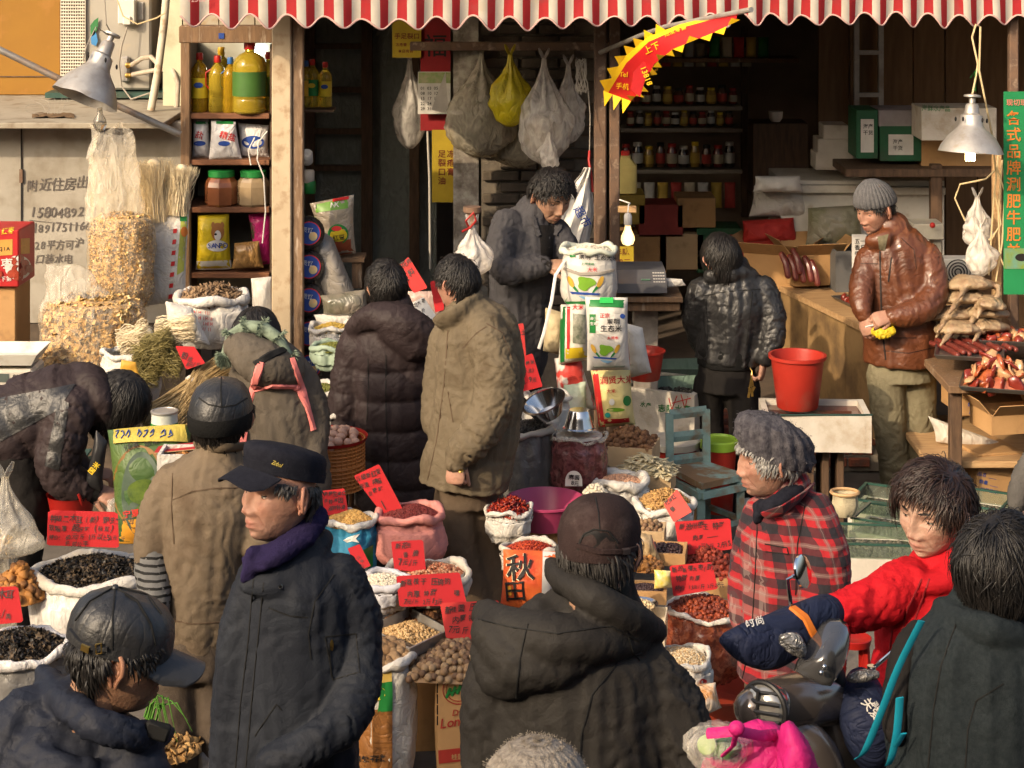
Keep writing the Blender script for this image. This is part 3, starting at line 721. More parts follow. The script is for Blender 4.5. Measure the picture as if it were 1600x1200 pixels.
def hair(body,mask,m,thick=.010,crown=(0,-.35,1),n=1100,length=.07,lift=.010,seed=1,jit=.25,base=True,curl=0.0,wid=.0022,grav=.35,nm='hair',fl=.4,sl=.8):
 """hair as a close shell plus locks flowing away from the crown; mask(d) of head-space directions -> 0..1"""
 mb=MB();tr=body.tr;wd=np.array([body.wide,1,1]);r=np.random.RandomState(seed)
 if base:
  nu,nv=72,48;d=[]
  for j in range(nv+1):
   la=-math.pi/2+math.pi*(j+.02)/(nv+.04)
   for i in range(nu):t=2*math.pi*i/nu;d.append((math.cos(la)*math.cos(t),math.cos(la)*math.sin(t),math.sin(la)))
  d=np.array(d);k=mask(d);p=skull(d)*wd+d*(thick*np.clip(k,0,1)**.6*(1+.35*fbm(d*5,seed,2)))[:,None];f=[]
  for j in range(nv):
   for i in range(nu):
    q=(j*nu+i,j*nu+(i+1)%nu,(j+1)*nu+(i+1)%nu,(j+1)*nu+i)
    if min(k[a] for a in q)>.02:f.append(q)
  f.append(tuple(nv*nu+i for i in range(nu)))
  mb.add(tr(p),f)
 d=r.normal(size=(n*5,3));d/=np.linalg.norm(d,axis=1)[:,None];d=d[mask(d)>.05][:n];N=len(d)
 cr=np.array(crown,float);cr/=np.linalg.norm(cr);L=length*(.6+.6*r.rand(N));az=np.arctan2(np.abs(d[:,0]),d[:,1]);L*=fl+(sl-fl)*smooth(.7,1.25,az)+(1-sl)*smooth(1.6,2.2,az);steps=5;cur=d.copy();paths=[];tn=[]
 ph=r.normal(size=(N,3))*jit;up=np.array(body.R).T@np.array([0,0,1.])
 sw=nz(d*2.2,seed)[:,None]*.5;lf=lift*(.8+.7*r.rand(N)**3+.8*(r.rand(N)<.04))
 for k in range(steps+1):
  u=k/steps;pos=skull(cur)*wd+cur*(thick*.8+lf*math.sin(u*2.0))[:,None]
  pos=pos-up*(grav*L*u*u*.5)[:,None];paths.append(pos);tn.append(cur)
  fl=cur-cr;fl-=cur*(fl*cur).sum(1)[:,None];fl/=(np.linalg.norm(fl,axis=1)[:,None]+1e-6)
  tw=np.cross(cur,fl);fl=fl+tw*sw+ph+curl*np.sin(u*9+ph[:,:1]*20)*tw;fl-=cur*(fl*cur).sum(1)[:,None];fl/=(np.linalg.norm(fl,axis=1)[:,None]+1e-6)
  cur=cur+fl*(L/steps/.095)[:,None];cur/=np.linalg.norm(cur,axis=1)[:,None]
 pts=np.array(paths).transpose(1,0,2);nr=np.array(tn).transpose(1,0,2);tg=np.gradient(pts,axis=1);sd=np.cross(tg,nr);sd/=(np.linalg.norm(sd,axis=2,keepdims=True)+1e-9)
 wv=wid*np.array([.5,1,1,.9,.6,.12])[None,:,None]
 a=pts-sd*wv;b=pts+nr*wv*.9;c=pts+sd*wv
 vs=np.stack([a,b,c],2).reshape(-1,3);f=[];S=(steps+1)*3
 for i in range(N):
  o=i*S
  for k in range(steps):
   q=o+k*3;f.append((q,q+1,q+4,q+3));f.append((q+1,q+2,q+5,q+4))
 mb.add(tr(vs),f);return mb.build(nm,m,body.root,True,ang=0)
def hl(front=.45,side=.05,back=-.62,top=None,w=.10,ear=True):
 """hairline mask: forehead height, height above the ears, nape"""
 def f(d):
  x,y,z=d.T;t=np.clip((y+1)/2,0,1);az=np.arctan2(np.abs(x),y)
  line=np.where(az<1.2,front+(side+.10-front)*smooth(.55,1.2,az),np.where(az<1.95,side+.10-.06*smooth(1.2,1.95,az),side+.04+(back-side-.04)*smooth(1.95,2.45,az)))
  e=1-(np.exp(-((az-1.68)/.36)**4)*smooth(.36,.22,z) if ear and side>-.12 else 0)
  return e*smooth(0,w,z-line)*(1 if top is None else smooth(top+.06,top,z-.15*y))
 return f
def hat(body,prof,m,name,c=(0,-.006,0),n=48,sx=.083,sy=.103,tilt=0.0,ribs=None,noise_=.002,seed=0,parent=None,folds=0.0,cap=True):
 """hat crown: prof = [(height, scale)] in head space"""
 mb=MB();pts=[]
 ct,st=math.cos(math.radians(tilt)),math.sin(math.radians(tilt))
 for z,k in prof:
  for i in range(n):
   a=2*math.pi*i/n;kk=k
   if ribs:kk=k*(1+ribs[1]*(abs(math.sin(a*ribs[0]/2))-.5)*(1 if k>.3 else k*3))
   x,y=sx*kk*math.cos(a),sy*kk*math.sin(a);pts.append((c[0]+x,c[1]+y*ct+z*st*0-(z)*0,c[2]+z-y*st))
 pts=np.array(pts);dn=pts-np.array([c[0],c[1],c[2]+.03]);dn/=(np.linalg.norm(dn,axis=1)[:,None]+1e-6)
 pts+=dn*(noise_*fbm(pts*24,seed,2))[:,None]
 if folds:pts+=dn*(folds*(.4-1.4*np.abs(nz(pts*np.array([14,14,26]),seed+4))))[:,None]
 mb.grid(body.tr(pts),n,len(prof),True)
 if cap:mb.f.append(tuple(mb.n-n+i for i in range(n)))
 return mb.build(name,m,parent or body.root,True,ang=55)
def brim(body,m,name,L=.075,w=.068,z=.035,y0=.088,droop=.25,th=.004,curve=.018,parent=None,c=(0,0,0)):
 mb=MB();nu,nv=16,7;top=[];bot=[]
 for j in range(nv+1):
  v=j/nv
  for i in range(nu+1):
   u=-1+2*i/nu;x=w*u*(1-.10*v*v);yb=y0-.045*u*u;ye=y0+L*math.sqrt(max(0,1-(abs(u)**2.6)))
   y=yb+(ye-yb)*v;zz=z-droop*(y-yb)-curve*u*u*(1+.3*v);top.append((c[0]+x,c[1]+y,c[2]+zz));bot.append((c[0]+x,c[1]+y,c[2]+zz-th))
 mb.grid(body.tr(top),nu+1,nv+1);mb.grid(body.tr(bot),nu+1,nv+1)
 e=[i for i in range(nu+1)];n1=(nu+1)*(nv+1);ring=e+[(nu+1)*(j+1)+nu for j in range(nv)]+[(nu+1)*nv+i for i in reversed(range(nu))]+[(nu+1)*j for j in reversed(range(1,nv))]
 for k in range(len(ring)):a,b=ring[k],ring[(k+1)%len(ring)];mb.f.append((a,b,b+n1,a+n1))
 return mb.build(name,m,parent or body.root,True,ang=50)
def shoe(root,px,py,Y,yaw,m,L=.26,z=None,nm='shoe'):
 c=P(px,py,Y) if z is None else V((px-800)*Y/F,Y,z);a=math.radians(yaw);f=V(math.sin(a),-math.cos(a),0);mb=MB()
 pts=[c-f*L*.30+V(0,0,.045),c-f*L*.1+V(0,0,.05),c+f*L*.2+V(0,0,.04),c+f*L*.45+V(0,0,.030),c+f*L*.60+V(0,0,.026)]
 s_=f.cross(V(0,0,1));mb.tube(pts,[(.038,.045),(.040,.05),(.045,.04),(.046,.03),(.034,.022)],14,side=s_,dome=True);v=mb.verts();v[:,2]=np.maximum(v[:,2],c.z+.002);mb.v=[v]
 return mb.build(nm,m,root)
 # goods: sacks, heaps, cards, bags, boxes
def _rot(n,r,flat=False):
 if flat:a=r.rand(n)*6.283;q=np.zeros((n,3,3));q[:,0,0]=np.cos(a);q[:,0,1]=-np.sin(a);q[:,1,0]=np.sin(a);q[:,1,1]=np.cos(a);q[:,2,2]=1;t=r.normal(size=(n,3))*.14
 else:q=None
 u=r.normal(size=(n,4));u/=np.linalg.norm(u,axis=1)[:,None];w,x,y,z=u.T
 m=np.stack([1-2*(y*y+z*z),2*(x*y-z*w),2*(x*z+y*w),2*(x*y+z*w),1-2*(x*x+z*z),2*(y*z-x*w),2*(x*z-y*w),2*(y*z+x*w),1-2*(x*x+y*y)],1).reshape(n,3,3)
 if not flat:return m
 k=np.stack([np.ones(n),-t[:,2]*0,t[:,1],np.zeros(n),np.ones(n),-t[:,0],-t[:,1],t[:,0],np.ones(n)],1).reshape(n,3,3);return k@q
def piece(kind,seed=0):
 r=np.random.RandomState(seed);mb=MB()
 if kind=='bean':mb.ball((0,0,0),(1,.8,.72),6,4)
 elif kind=='egg':mb.ball((0,0,0),(1.15,.88,.88),14,10)
 elif kind in('nut','date','longan','ball'):
  mb.ball((0,0,0),{'nut':(1.1,.95,.9),'date':(1.25,.86,.82),'longan':(1,1,.98),'ball':(1,.97,.92)}[kind],12,9);v=mb.verts()
  a={'nut':.09,'date':.13,'longan':.03,'ball':.12}[kind];d=v/np.linalg.norm(v,axis=1)[:,None]
  v=v+d*(a*nz(d*{'nut':3.0,'date':2.2,'longan':4,'ball':2.6}[kind],seed))[:,None]
  if kind=='nut':v=v+d*(.10*np.exp(-(d[:,2]/.10)**2))[:,None]
  if kind=='date':v=v*(1-.07*np.abs(np.sin(np.arctan2(d[:,1],d[:,2])*4+seed)))[:,None]
  mb.v=[v]
 elif kind=='curl':
  p=[]
  for j in range(4):
   for i in range(4):p.append(((i-1.5)*.6,(j-1.5)*.5,.5*math.sin(i*1.3+seed)+.45*math.cos(j*1.7+seed*2)+r.normal()*.22))
  mb.grid(p,4,4)
 elif kind=='strip':
  c=r.uniform(-.5,.5);mb.tube([(-2.6,0,0),(-.9,c*.5,.3),(.9,c*.3,.2+c*.4),(2.6,-c*.4,0)],[(.42,.12),(.6,.16),(.55,.15),(.3,.1)],6,side=(0,1,0))
 elif kind=='chili':
  c=r.uniform(-.8,.8);mb.tube([(-1.6,0,0),(-.6,c*.3,.2),(.5,c*.5,.1),(1.7,c*.1,-.1)],[.25,.48,.40,.08],6)
 elif kind=='slice':
  mb.tube([(-1.1,0,0),(-.3,.1,.15),(.5,0,.2),(1.1,-.1,0)],[(.5,.16),(.8,.2),(.7,.2),(.35,.15)],6,side=(0,1,0))
 elif kind=='flake':mb.ball((0,0,0),(1,.75,.22),6,3)
 elif kind=='grain':mb.ball((0,0,0),(1.2,.5,.45),5,3)
 elif kind=='half':
  mb.ball((0,0,0),(1.1,.8,.6),9,6);v=mb.verts();v[:,2]+=.25*np.sin(v[:,0]*4+seed)*np.cos(v[:,1]*4);mb.v=[v]
 return mb
def surf_scatter(name,o,kind,n,size,ms,parent,seed=1):
 r=np.random.RandomState(seed);v=arr(o.data)+np.array(ORG[o.name]);ps=o.data.polygons;ids=r.randint(len(ps),size=n);mats=ms if isinstance(ms,list) else[ms]
 pos=np.array([v[list(ps[i].vertices)].mean(0) for i in ids])+r.normal(size=(n,3))*size*.5;R_=_rot(n,r);sz=size*(.7+.6*r.rand(n))
 for k,m in enumerate(mats):
  mb=MB();off=0;vv=[]
  for s_ in range(3):
   g=piece(kind,s_+k*3);gv=g.verts();sel=np.arange(n)[np.arange(n)%(3*len(mats))==s_+3*k]
   pv=np.einsum('nij,vj->nvi',R_[sel],gv)*sz[sel][:,None,None]+pos[sel][:,None,:];vv.append(pv.reshape(-1,3))
   for q in range(len(sel)):mb.f+=[tuple(b+off+q*len(gv) for b in f) for f in g.f]
   off+=len(sel)*len(gv)
  mb.v=vv;mb.n=off;x=mb.build(name,m,parent,True,ang=0);x['kind']='stuff'
def mound(rx,ry,hm,shape='disk',seed=0,lump=.10,conc=1.6):
 def z(x,y):
  u=(x/rx)**2+(y/ry)**2 if shape=='disk' else np.maximum(np.abs(x/rx),np.abs(y/ry))**2
  h=hm*(1-np.clip(u,0,1)**(conc/2));q=np.stack([x/rx*1.7,y/ry*1.7,np.zeros_like(x)],1);return h+hm*lump*2*nz(q,seed)*(1-np.clip(u,0,1))
 return z
def heap(name,label,cat,c,rx,ry,hm,kind,n,size,m,m_base=None,shape='disk',seed=1,rot=0.0,single=False,group=None,flat=False,sink=.3,base=True,conc=1.6,layers=1,jz=.3,lump=.10):
 """loose goods on a mound round point c; single=True builds each piece as a thing of its own"""
 r=np.random.RandomState(seed);c=Vector(c);zf=mound(rx,ry,hm,shape,seed,lump,conc);ca,sa=math.cos(rot),math.sin(rot)
 ms=m if isinstance(m,(list,tuple)) else[m]
 mb=MB()
 if base:
  N=22;pts=[]
  for j in range(9):
   for i in range(N):
    t=2*math.pi*i/N;k=j/8;co,si=math.cos(t),math.sin(t)
    if shape!='disk':q=1/max(abs(co),abs(si));co,si=co*q,si*q
    pts.append((rx*k*co,ry*k*si))
  a=np.array(pts);z=zf(a[:,0],a[:,1])-size*.35;v=np.stack([a[:,0]*ca-a[:,1]*sa+c.x,a[:,0]*sa+a[:,1]*ca+c.y,z+c.z],1);mb.grid(v,N,9,True)
 P_=[];k=0
 cell={};dmin=size*1.35
 while len(P_)<n and k<n*14:
  k+=1
  if shape=='disk':t=r.rand()*6.283;q=math.sqrt(r.rand());x,y=rx*q*math.cos(t)*.98,ry*q*math.sin(t)*.98
  else:x,y=rx*(r.rand()*2-1)*.97,ry*(r.rand()*2-1)*.97
  if single or n<500:
   key=(int(x//dmin),int(y//dmin));bad=False
   for ax in(-1,0,1):
    for ay in(-1,0,1):
     for b in cell.get((key[0]+ax,key[1]+ay),()):
      if(b[0]-x)**2+(b[1]-y)**2<dmin*dmin:bad=True
   if bad and k<n*12:continue
   cell.setdefault(key,[]).append((x,y))
  P_.append((x,y))
 a=np.array(P_);n=len(a);z=zf(a[:,0],a[:,1])+size*(r.rand(n)*jz-sink*.3)
 pos=np.stack([a[:,0]*ca-a[:,1]*sa+c.x,a[:,0]*sa+a[:,1]*ca+c.y,z+c.z],1);R_=_rot(n,r,flat);sz=size*(.82+.36*r.rand(n))
 if single:
  if base:
   o=mb.build(name+'_heap',m_base or ms[0],None,True,c);tag(o,'lower layers of the '+label,cat,None,'stuff')
  vs=[]
  for s_ in range(5):
   for mm in ms:
    me=piece(kind,s_).mesh(name);me.materials.append(mm);me.polygons.foreach_set('use_smooth',[True]*len(me.polygons));vs.append(me)
  for i in range(n):
   o=bpy.data.objects.new(name,vs[r.randint(len(vs))]);COL.objects.link(o);o.location=pos[i];M3=Matrix(R_[i].tolist());o.rotation_euler=M3.to_euler();k=sz[i];o.scale=(k,k,k);ORG[o.name]=V(*pos[i]);tag(o,label,cat,group or 'loose '+name.replace('_',' ')+'s')
  return None
 objs=[]
 mats=ms if len(ms)>1 else ms*1
 idx=r.randint(len(mats),size=n)
 vv=[];ff=[];mi=[0]*len(mb.f);off=mb.n
 for vr in range(4):
  g=piece(kind,vr+seed*7);gv=g.verts();sel=np.where(r.randint(4,size=n)==vr)[0] if False else np.arange(n)[np.arange(n)%4==vr]
  if not len(sel):continue
  pv=np.einsum('nij,vj->nvi',R_[sel],gv)*sz[sel][:,None,None]+pos[sel][:,None,:];vv.append(pv.reshape(-1,3))
  for q,i in enumerate(sel):
   o_=off+q*len(gv);ff+=[tuple(b+o_ for b in f) for f in g.f];mi+=[int(idx[i])]*len(g.f)
  off+=len(sel)*len(gv)
 mb.v+=vv;mb.n=off;mb.f+=ff
 if m_base and base:
  mats=list(mats)+[m_base];nb=22*8;mi[:nb]=[len(mats)-1]*nb
 o=mb.build(name,mats[0],None,True,c,ang=0)
 for q in mats[1:]:o.data.materials.append(q)
 if len(mats)>1:o.data.polygons.foreach_set('material_index',mi)
 return tag(o,label,cat,group,'stuff')
def bag_shape(mb,c,prof,n=44,amp=.010,seed=0,ry=.88,frq=5,sq=0,rot=0):
 """lathe-like bag wall with crumples; prof = [(radius,z)]"""
 pts=[]
 for r,z in prof:
  for i in range(n):
   t=2*math.pi*i/n;co,si=math.cos(t),math.sin(t)
   k=(abs(co)**sq+abs(si)**sq)**(-1/sq) if sq else 1
   pts.append((r*k*co,r*k*si*ry,z))
 a=np.array(pts);d=a.copy();d[:,2]=0;L=np.linalg.norm(d,axis=1)[:,None];d=d/np.maximum(L,1e-5)
 q=np.stack([d[:,0]*frq*.5,d[:,1]*frq*.5,a[:,2]*frq*.9],1)
 dd=amp*(.35-1.5*np.abs(nz(q,seed))+.6*nz(q*2.3,seed+5)-.6*np.abs(nz(q*np.array([4,4,1.2]),seed+9))-.5*np.abs(nz(q*4.3,seed+12)));a=a+d*dd[:,None]*np.clip(L/.05,0,1)
 if rot:ca,sa=math.cos(rot),math.sin(rot);a=np.stack([a[:,0]*ca-a[:,1]*sa,a[:,0]*sa+a[:,1]*ca,a[:,2]],1)
 mb.grid(a+np.array(c),n,len(prof),True);b=mb.n-len(a);mb.f.append(tuple(b+i for i in reversed(range(n))));return mb
def sack(label,cx,cy,rx,Y,vb,m,name='sack',cat='sack',rb=None,roll=.022,ry=.86,rim=None,amp=.020,seed=1,group='open sacks of dried goods',bulge=1.07,inner=None,flop=.5):
 r=rx*Y/F;c=P(cx,cy,Y);zb=max(.012,P(0,vb,Y-r*ry*.75).z);rb=(rb or 1.0)*r
 t=thing(name,label,cat,(c.x,Y,zb),group);h=c.z-zb
 mb=MB();prof=[(rb*.3,zb),(rb*.86,zb),(rb*.99,zb+.03),(rb*1.04,zb+h*.25),((rb+r)/2*bulge,zb+h*.5),(r*bulge,zb+h*.75),(r*1.03,c.z-.05),(r*.99,c.z-.02),(r*.96,c.z)]
 pr=[]
 for k in range(len(prof)-1):
  for q in range(3):u=q/3;pr.append((prof[k][0]*(1-u)+prof[k+1][0]*u,prof[k][1]*(1-u)+prof[k+1][1]*u))
 pr.append(prof[-1]);bag_shape(mb,(c.x,Y,0),pr,48,amp,seed,ry);body=mb.build('bag',m,t,True,ang=0)
 mb=MB();pts=[];rad=[];N=72
 for i in range(N+1):
  a=2*math.pi*i/N;k=1+.05*math.sin(2*a+seed)+.03*math.sin(5*a+seed*2)
  zz=c.z+.009*math.sin(3*a+seed*1.7)+.004*math.sin(7*a+seed);rr=roll*.64*(1+.16*math.sin(4*a+seed*3)+.10*math.sin(9*a+seed))
  pts.append(V(c.x+r*.99*k*math.cos(a),Y+r*.99*ry*k*math.sin(a),zz-rr*.2));rad.append((rr,rr*1.15))
 ring=[]
 M=10
 for i in range(N):
  p=pts[i];o=V(p.x-c.x,p.y-Y,0).normalized()
  for j in range(M):t_=2*math.pi*j/M;ring.append(p+o*(rad[i][0]*math.cos(t_))+V(0,0,rad[i][1]*math.sin(t_)))
 ring=np.array([list(q) for q in ring]);ring=ring+((nz(ring*24,seed)-.9*np.abs(nz(ring*38,seed+2)))*.006)[:,None]*np.array([[.6,.6,1]])
 f=[(i*M+j,((i+1)%N)*M+j,((i+1)%N)*M+(j+1)%M,i*M+(j+1)%M) for i in range(N) for j in range(M)];mb.add(ring,f);rimo=mb.build('rolled_rim',rim or m,t,True,ang=0)
 t_=dict(root=t,bag=body,rim=rimo,c=V(c.x,Y,c.z),r=r,ry=r*ry);return t_
M_card=mat('red_card',(.38,.012,.016),.85,(.33,.010,.013),6,bump=.06,bsc=40)
M_pinkcard=mat('pink_card',(.48,.02,.09),.8)
M_kraft=mat('kraft_edge',(.36,.24,.13),.9)
M_marker=mat('marker_ink',(.018,.008,.008),.55)
def card(label,quad,Y,lines,dy=.05,m=None,name='price_card',group='handwritten price cards',dys=None,edge=True):
 """card between photo pixels tl,tr,br,bl; the top leans away by dy; lines = (text, px, py, size, angle)"""
 m=m or rnd.choice((M_card,M_card,mat('red_card_faded',(.40,.028,.026),.85,(.34,.02,.02),5),mat('red_card_deep',(.33,.009,.014),.85,(.30,.009,.013),5)));a=[P(q[0],q[1],Y+(dy if i<2 else 0)) for i,q in enumerate(quad)]
 n=(a[1]-a[0]).cross(a[3]-a[0]).normalized();n=-n if n.y>0 else n
 mid=(a[0]+a[1]+a[2]+a[3])/4;a=[p-n*(p-mid).dot(n) for p in a]
 pts=[]
 for i in range(4):
  p,q0,q1=a[i],a[i-1],a[(i+1)%4];k=.03+.03*rnd.random();pts+=[p.lerp(q0,k),p.lerp(q1,k)]
 mb=MB();N=len(pts);mb.poly([p-n*.0005 for p in pts],-n*.003);b=mb.n-2*N
 o=mb.build(name,m,None,False,(a[2]+a[3])/2);tag(o,label,'price card',group)
 o.data.materials.append(M_kraft);o.data.polygons.foreach_set('material_index',[0 if len(p.vertices)==N else 1 for p in o.data.polygons])
 pl=Plane(a[0]+n*.001,n);mb=MB()
 for s,x,y,sz,an in lines:print_text(pl,s,x,y,sz,None,None,an,slant=.12,sx=.86,off=.0022,wob=.15,mb=mb)
 if lines:mb.build('handwriting',M_marker,o,False)
 return o
M_carton=mat('carton',(.42,.245,.105),.85,(.36,.205,.085),5,bump=.12,bsc=40,dirt=(.24,.14,.065),dsc=7,damt=.25)
M_cartonpale=mat('carton_pale',(.46,.33,.19),.85,(.40,.28,.155),5,bump=.12,bsc=40,dirt=(.26,.18,.10),dsc=7,damt=.25)
M_foam=mat('foam',(.52,.48,.42),.85,(.45,.41,.35),8,bump=.3,bsc=90,dirt=(.34,.27,.19),dsc=6,damt=.4)
def crate(name,label,cat,c,d,rot=0,m=None,wall=.012,open_=True,flaps=False,group=None):
 """box with walls; c = centre of the base"""
 c=Vector(c);t=thing(name,label,cat,c,group);Mr=Matrix.Rotation(rot,3,'Z');mb=MB();x,y,z=d;m=m or M_carton
 if open_:
  for s in(-1,1):
   mb.box(c+Mr@V(s*(x/2-wall/2),0,z/2),(wall,y,z),Mr);mb.box(c+Mr@V(0,s*(y/2-wall/2),z/2),(x-2*wall-.001,wall,z-.002),Mr)
  mb.box(c+Mr@V(0,0,wall/2),(x-2*wall-.002,y-2*wall-.002,wall),Mr)
 else:mb.box(c+V(0,0,z/2),(x,y,z),Mr,bev=.006)
 t_o=mb.build('box_body',m,t,False)
 if flaps:
  for s,ax in((-1,'x'),(1,'x'),(-1,'y'),(1,'y')):
   mb=MB();L=min(x,y)*.42
   if ax=='x':mb.box(c+Mr@V(s*(x/2+L*.30),0,z+L*.36),(L*.98,y*.94,.004),Mr@Matrix.Rotation(-s*.85,3,'Y'))
   else:mb.box(c+Mr@V(0,s*(y/2+L*.36),z+L*.30),(x*.94,L*.98,.004),Mr@Matrix.Rotation(s*.70,3,'X'))
   mb.build('flap',m,t,False)
 return t
def pillow(name,label,cat,tl,tr,br,bl,Y,th,m,dy=0.0,amp=.006,seed=1,group=None,flat=.0,parent=None,sharp=2.6):
 """stuffed bag standing between four photo pixels; th = half thickness; top leans away by dy"""
 n=22;q=[np.array(P(p[0],p[1],Y+(dy if i<2 else 0))) for i,p in enumerate((tl,tr,br,bl))];pts=[];U=(q[1]-q[0]);Wd=(q[3]-q[0]);nn=np.cross(U,Wd);nn/=np.linalg.norm(nn);nn=-nn if nn[1]>0 else nn
 mb=MB()
 for sgn in(1,-1):
  p=[]
  for j in range(n+1):
   for i in range(n+1):
    a,b=i/n,j/n;bu=(1-abs(2*a-1)**sharp)*(1-abs(2*b-1)**sharp);ba=max(0,bu)**.55
    base=(q[0]*(1-a)+q[1]*a)*(1-b)+(q[3]*(1-a)+q[2]*a)*b
    base=base+(U*(.03*(2*a-1)*(1-abs(2*b-1)**2)*-1));p.append(base+nn*(th*ba*sgn))
  p=np.array(p);e=np.array([[min(i,n-i,j,n-j)/n for i in range(n+1)] for j in range(n+1)]).ravel()
  d=amp*(fbm(p*14,seed+(sgn>0),2)-.9*np.abs(nz(p*20,seed+4)))*np.clip(e*6,0,1);p=p+nn*(d*sgn)[:,None]
  mb.grid(p if sgn>0 else p.reshape(n+1,n+1,3)[:,::-1].reshape(-1,3),n+1,n+1)
 N2=(n+1)**2
 if parent:return mb.build(name,m,parent,True,ang=0)
 base=P((br[0]+bl[0])/2,(br[1]+bl[1])/2,Y);o=mb.build(name,m,None,True,base,ang=0);return tag(o,label,cat,group)
def hang_bag(name,label,px,py_top,py_bot,hw,Y,m,seed=1,fill=None,group='plastic bags hanging in the shop',knot=.012,low=.62,dep=.7,lean=0.0,ears=True):
 """carrier bag hanging from a point"""
 top=P(px,py_top,Y);bot=P(px+lean,py_bot,Y);h=top.z-bot.z;r=hw*Y/F;mb=MB();prof=[]
 t=thing(name,label,'bag',top,group);n=40;pts=[];NV=24
 for j in range(NV+1):
  u=j/NV;k=(knot/r)+(1-knot/r)*(smooth(.0,low,u)**1.15) if u<low else(1-((u-low)/(1-low))**3.2*.78)
  for i in range(n):
   a=2*math.pi*i/n;pl=1+.16*math.sin(a*9+seed)*(1-smooth(.2,.75,u))+.05*math.sin(a*5+u*4)
   pts.append((top.x*(1-u)+bot.x*u+r*k*pl*math.cos(a),Y+r*dep*k*pl*math.sin(a),top.z-h*u))
 a=np.array(pts);d=fbm(a*11,seed,3)*.022-.016*np.abs(nz(a*19,seed+3));cen=np.stack([np.full(len(a),(top.x+bot.x)/2),np.full(len(a),Y),a[:,2]],1);dr=a-cen;L=np.linalg.norm(dr,axis=1)[:,None];a=a+dr/(L+1e-6)*d[:,None]*np.clip(L/r,0,1)
 mb.grid(a,n,NV+1,True);mb.f.append(tuple(NV*n+i for i in range(n)));mb.build('bag_film',m,t,True,ang=0)
 if ears:
  for s in(-1,1):
   e=MB();e.tube([top+V(0,0,-.01),top+V(s*.018,-.01,.028),top+V(s*.03,-.005,.055)],[(.010,.003),(.014,.003),(.006,.002)],7);e.build('bag_ear',m,t)
 if fill:
  c=top.lerp(bot,.5*(low+1)-.06);f=MB();f.ball((0,0,0),(r*.70,r*dep*.66,h*.20),22,16);v=f.verts();v=v*(1+.14*fbm(v*16,seed+7,2))[:,None]+np.array(c);f.v=[v];f.build('contents',fill,t,True,ang=0)
 return t
def bottle(label,px,pyb,hpx,Y,r,liquid,cap,lab=None,name='oil_bottle',group=None,wide=1.0,handle=None,neck=.32,z=None,lcol2=None):
 b=P(px,pyb,Y) if z is None else V((px-800)*Y/F,Y,z);h=hpx*Y/F;t=thing(name,label,'bottle',b,group);mb=MB()
 mb.lathe([(r*.9,.0),(r,.008),(r,h*.18),(r*.965,h*.20),(r,h*.22),(r,h*.62),(r*.98,h*.68),(r*.86,h*.75),(r*.60,h*.81),(r*neck,h*.85),(r*neck,h*.88)],b,20);mb.build('bottle_body',liquid,t)
 mb=MB();mb.lathe([(r*neck*1.25,h*.88),(r*neck*1.3,h*.89),(r*neck*1.3,h*.97),(r*neck*1.1,h)],b,14);mb.build('cap',cap,t)
 if lab:
  mb=MB();n=20;pts=[]
  for j,q in enumerate((.24,.36,.48,.58)):
   for i in range(n+1):a=-math.pi*.95+math.pi*.9*i/n;pts.append(b+V((r*1.012)*math.cos(a),(r*1.012)*math.sin(a),h*q))
  mb.grid(pts,n+1,4);o=mb.build('label',lab,t)
  if lcol2:m2=MB();m2.ball(b+V(0,-r*1.0,h*.46),(r*.55,r*.03,h*.05),12,8);m2.build('label_badge',lcol2,t)
 if handle:
  mb=MB();s=-1 if handle<0 else 1;mb.tube([b+V(s*r*.45,-r*.3,h*.78),b+V(s*r*1.25,-r*.35,h*.70),b+V(s*r*1.3,-r*.3,h*.50),b+V(s*r*.95,-r*.25,h*.42)],r*.10,8);mb.build('handle',cap,t)
 return t
 # goods on the ground
M_sackw=mat('white_woven',(.54,.515,.475),.7,(.46,.44,.40),5,bump=.35,bsc=110,dirt=(.40,.33,.25),dsc=5,damt=.35,wr=.5,wsc=12)
M_sackgrey=mat('grey_plastic_sack',(.16,.155,.15),.35,(.12,.115,.11),8,bump=.3,wr=.4)
M_sackpink=mat('pink_woven',(.50,.20,.175),.7,(.42,.165,.145),5,bump=.3,bsc=110,wr=.25)
M_sackblue=mat('blue_woven',(.03,.22,.36),.6,(.02,.15,.27),4,bump=.3,bsc=110,wr=.25)
M_pale=mat('pale_rim',(.42,.385,.33),.6,(.42,.38,.33),8,wr=.3)
def hp(s,*a,**k):pass
def fill(s,name,label,cat,hm,kind,n,size,m,sc=.93,dz=-.015,**k):
 return heap(name,label,cat,s['c']+V(0,0,dz),s['r']*sc,s['ry']*sc,hm,kind,n,size,m,**k)
M_fungus=[mat('fungus_dark',(.022,.018,.015),.6,(.035,.028,.022),40),mat('fungus_brown',(.09,.062,.038),.7,(.05,.035,.022),40),mat('fungus_black',(.012,.011,.011),.5)]
M_soy=mat('soy',(.55,.34,.11),.5,(.48,.28,.08),90);M_azuki=mat('azuki',(.16,.022,.020),.4,(.10,.015,.014),80)
M_wbean=mat('white_bean',(.62,.56,.44),.45);M_pnut=[mat('peanut_red',(.30,.10,.05),.6),mat('peanut_pale',(.46,.24,.14),.6)]
M_lychee=[mat('lychee_brown',(.19,.085,.035),.7,(.12,.05,.022),30,bump=.4),mat('lychee_tan',(.30,.155,.065),.7,(.2,.1,.04),30,bump=.4)]
M_kernel=[mat('kernel_pale',(.52,.36,.18),.6,(.42,.27,.12),60),mat('kernel_dark',(.36,.22,.09),.6)]
M_walnut=[mat('walnut',(.36,.22,.11),.75,(.22,.125,.06),35,bump=.6,bsc=90,wr=.5,wsc=60),mat('walnut_pale',(.47,.31,.17),.7,(.34,.21,.11),35,bump=.6,bsc=90,wr=.5,wsc=60)]
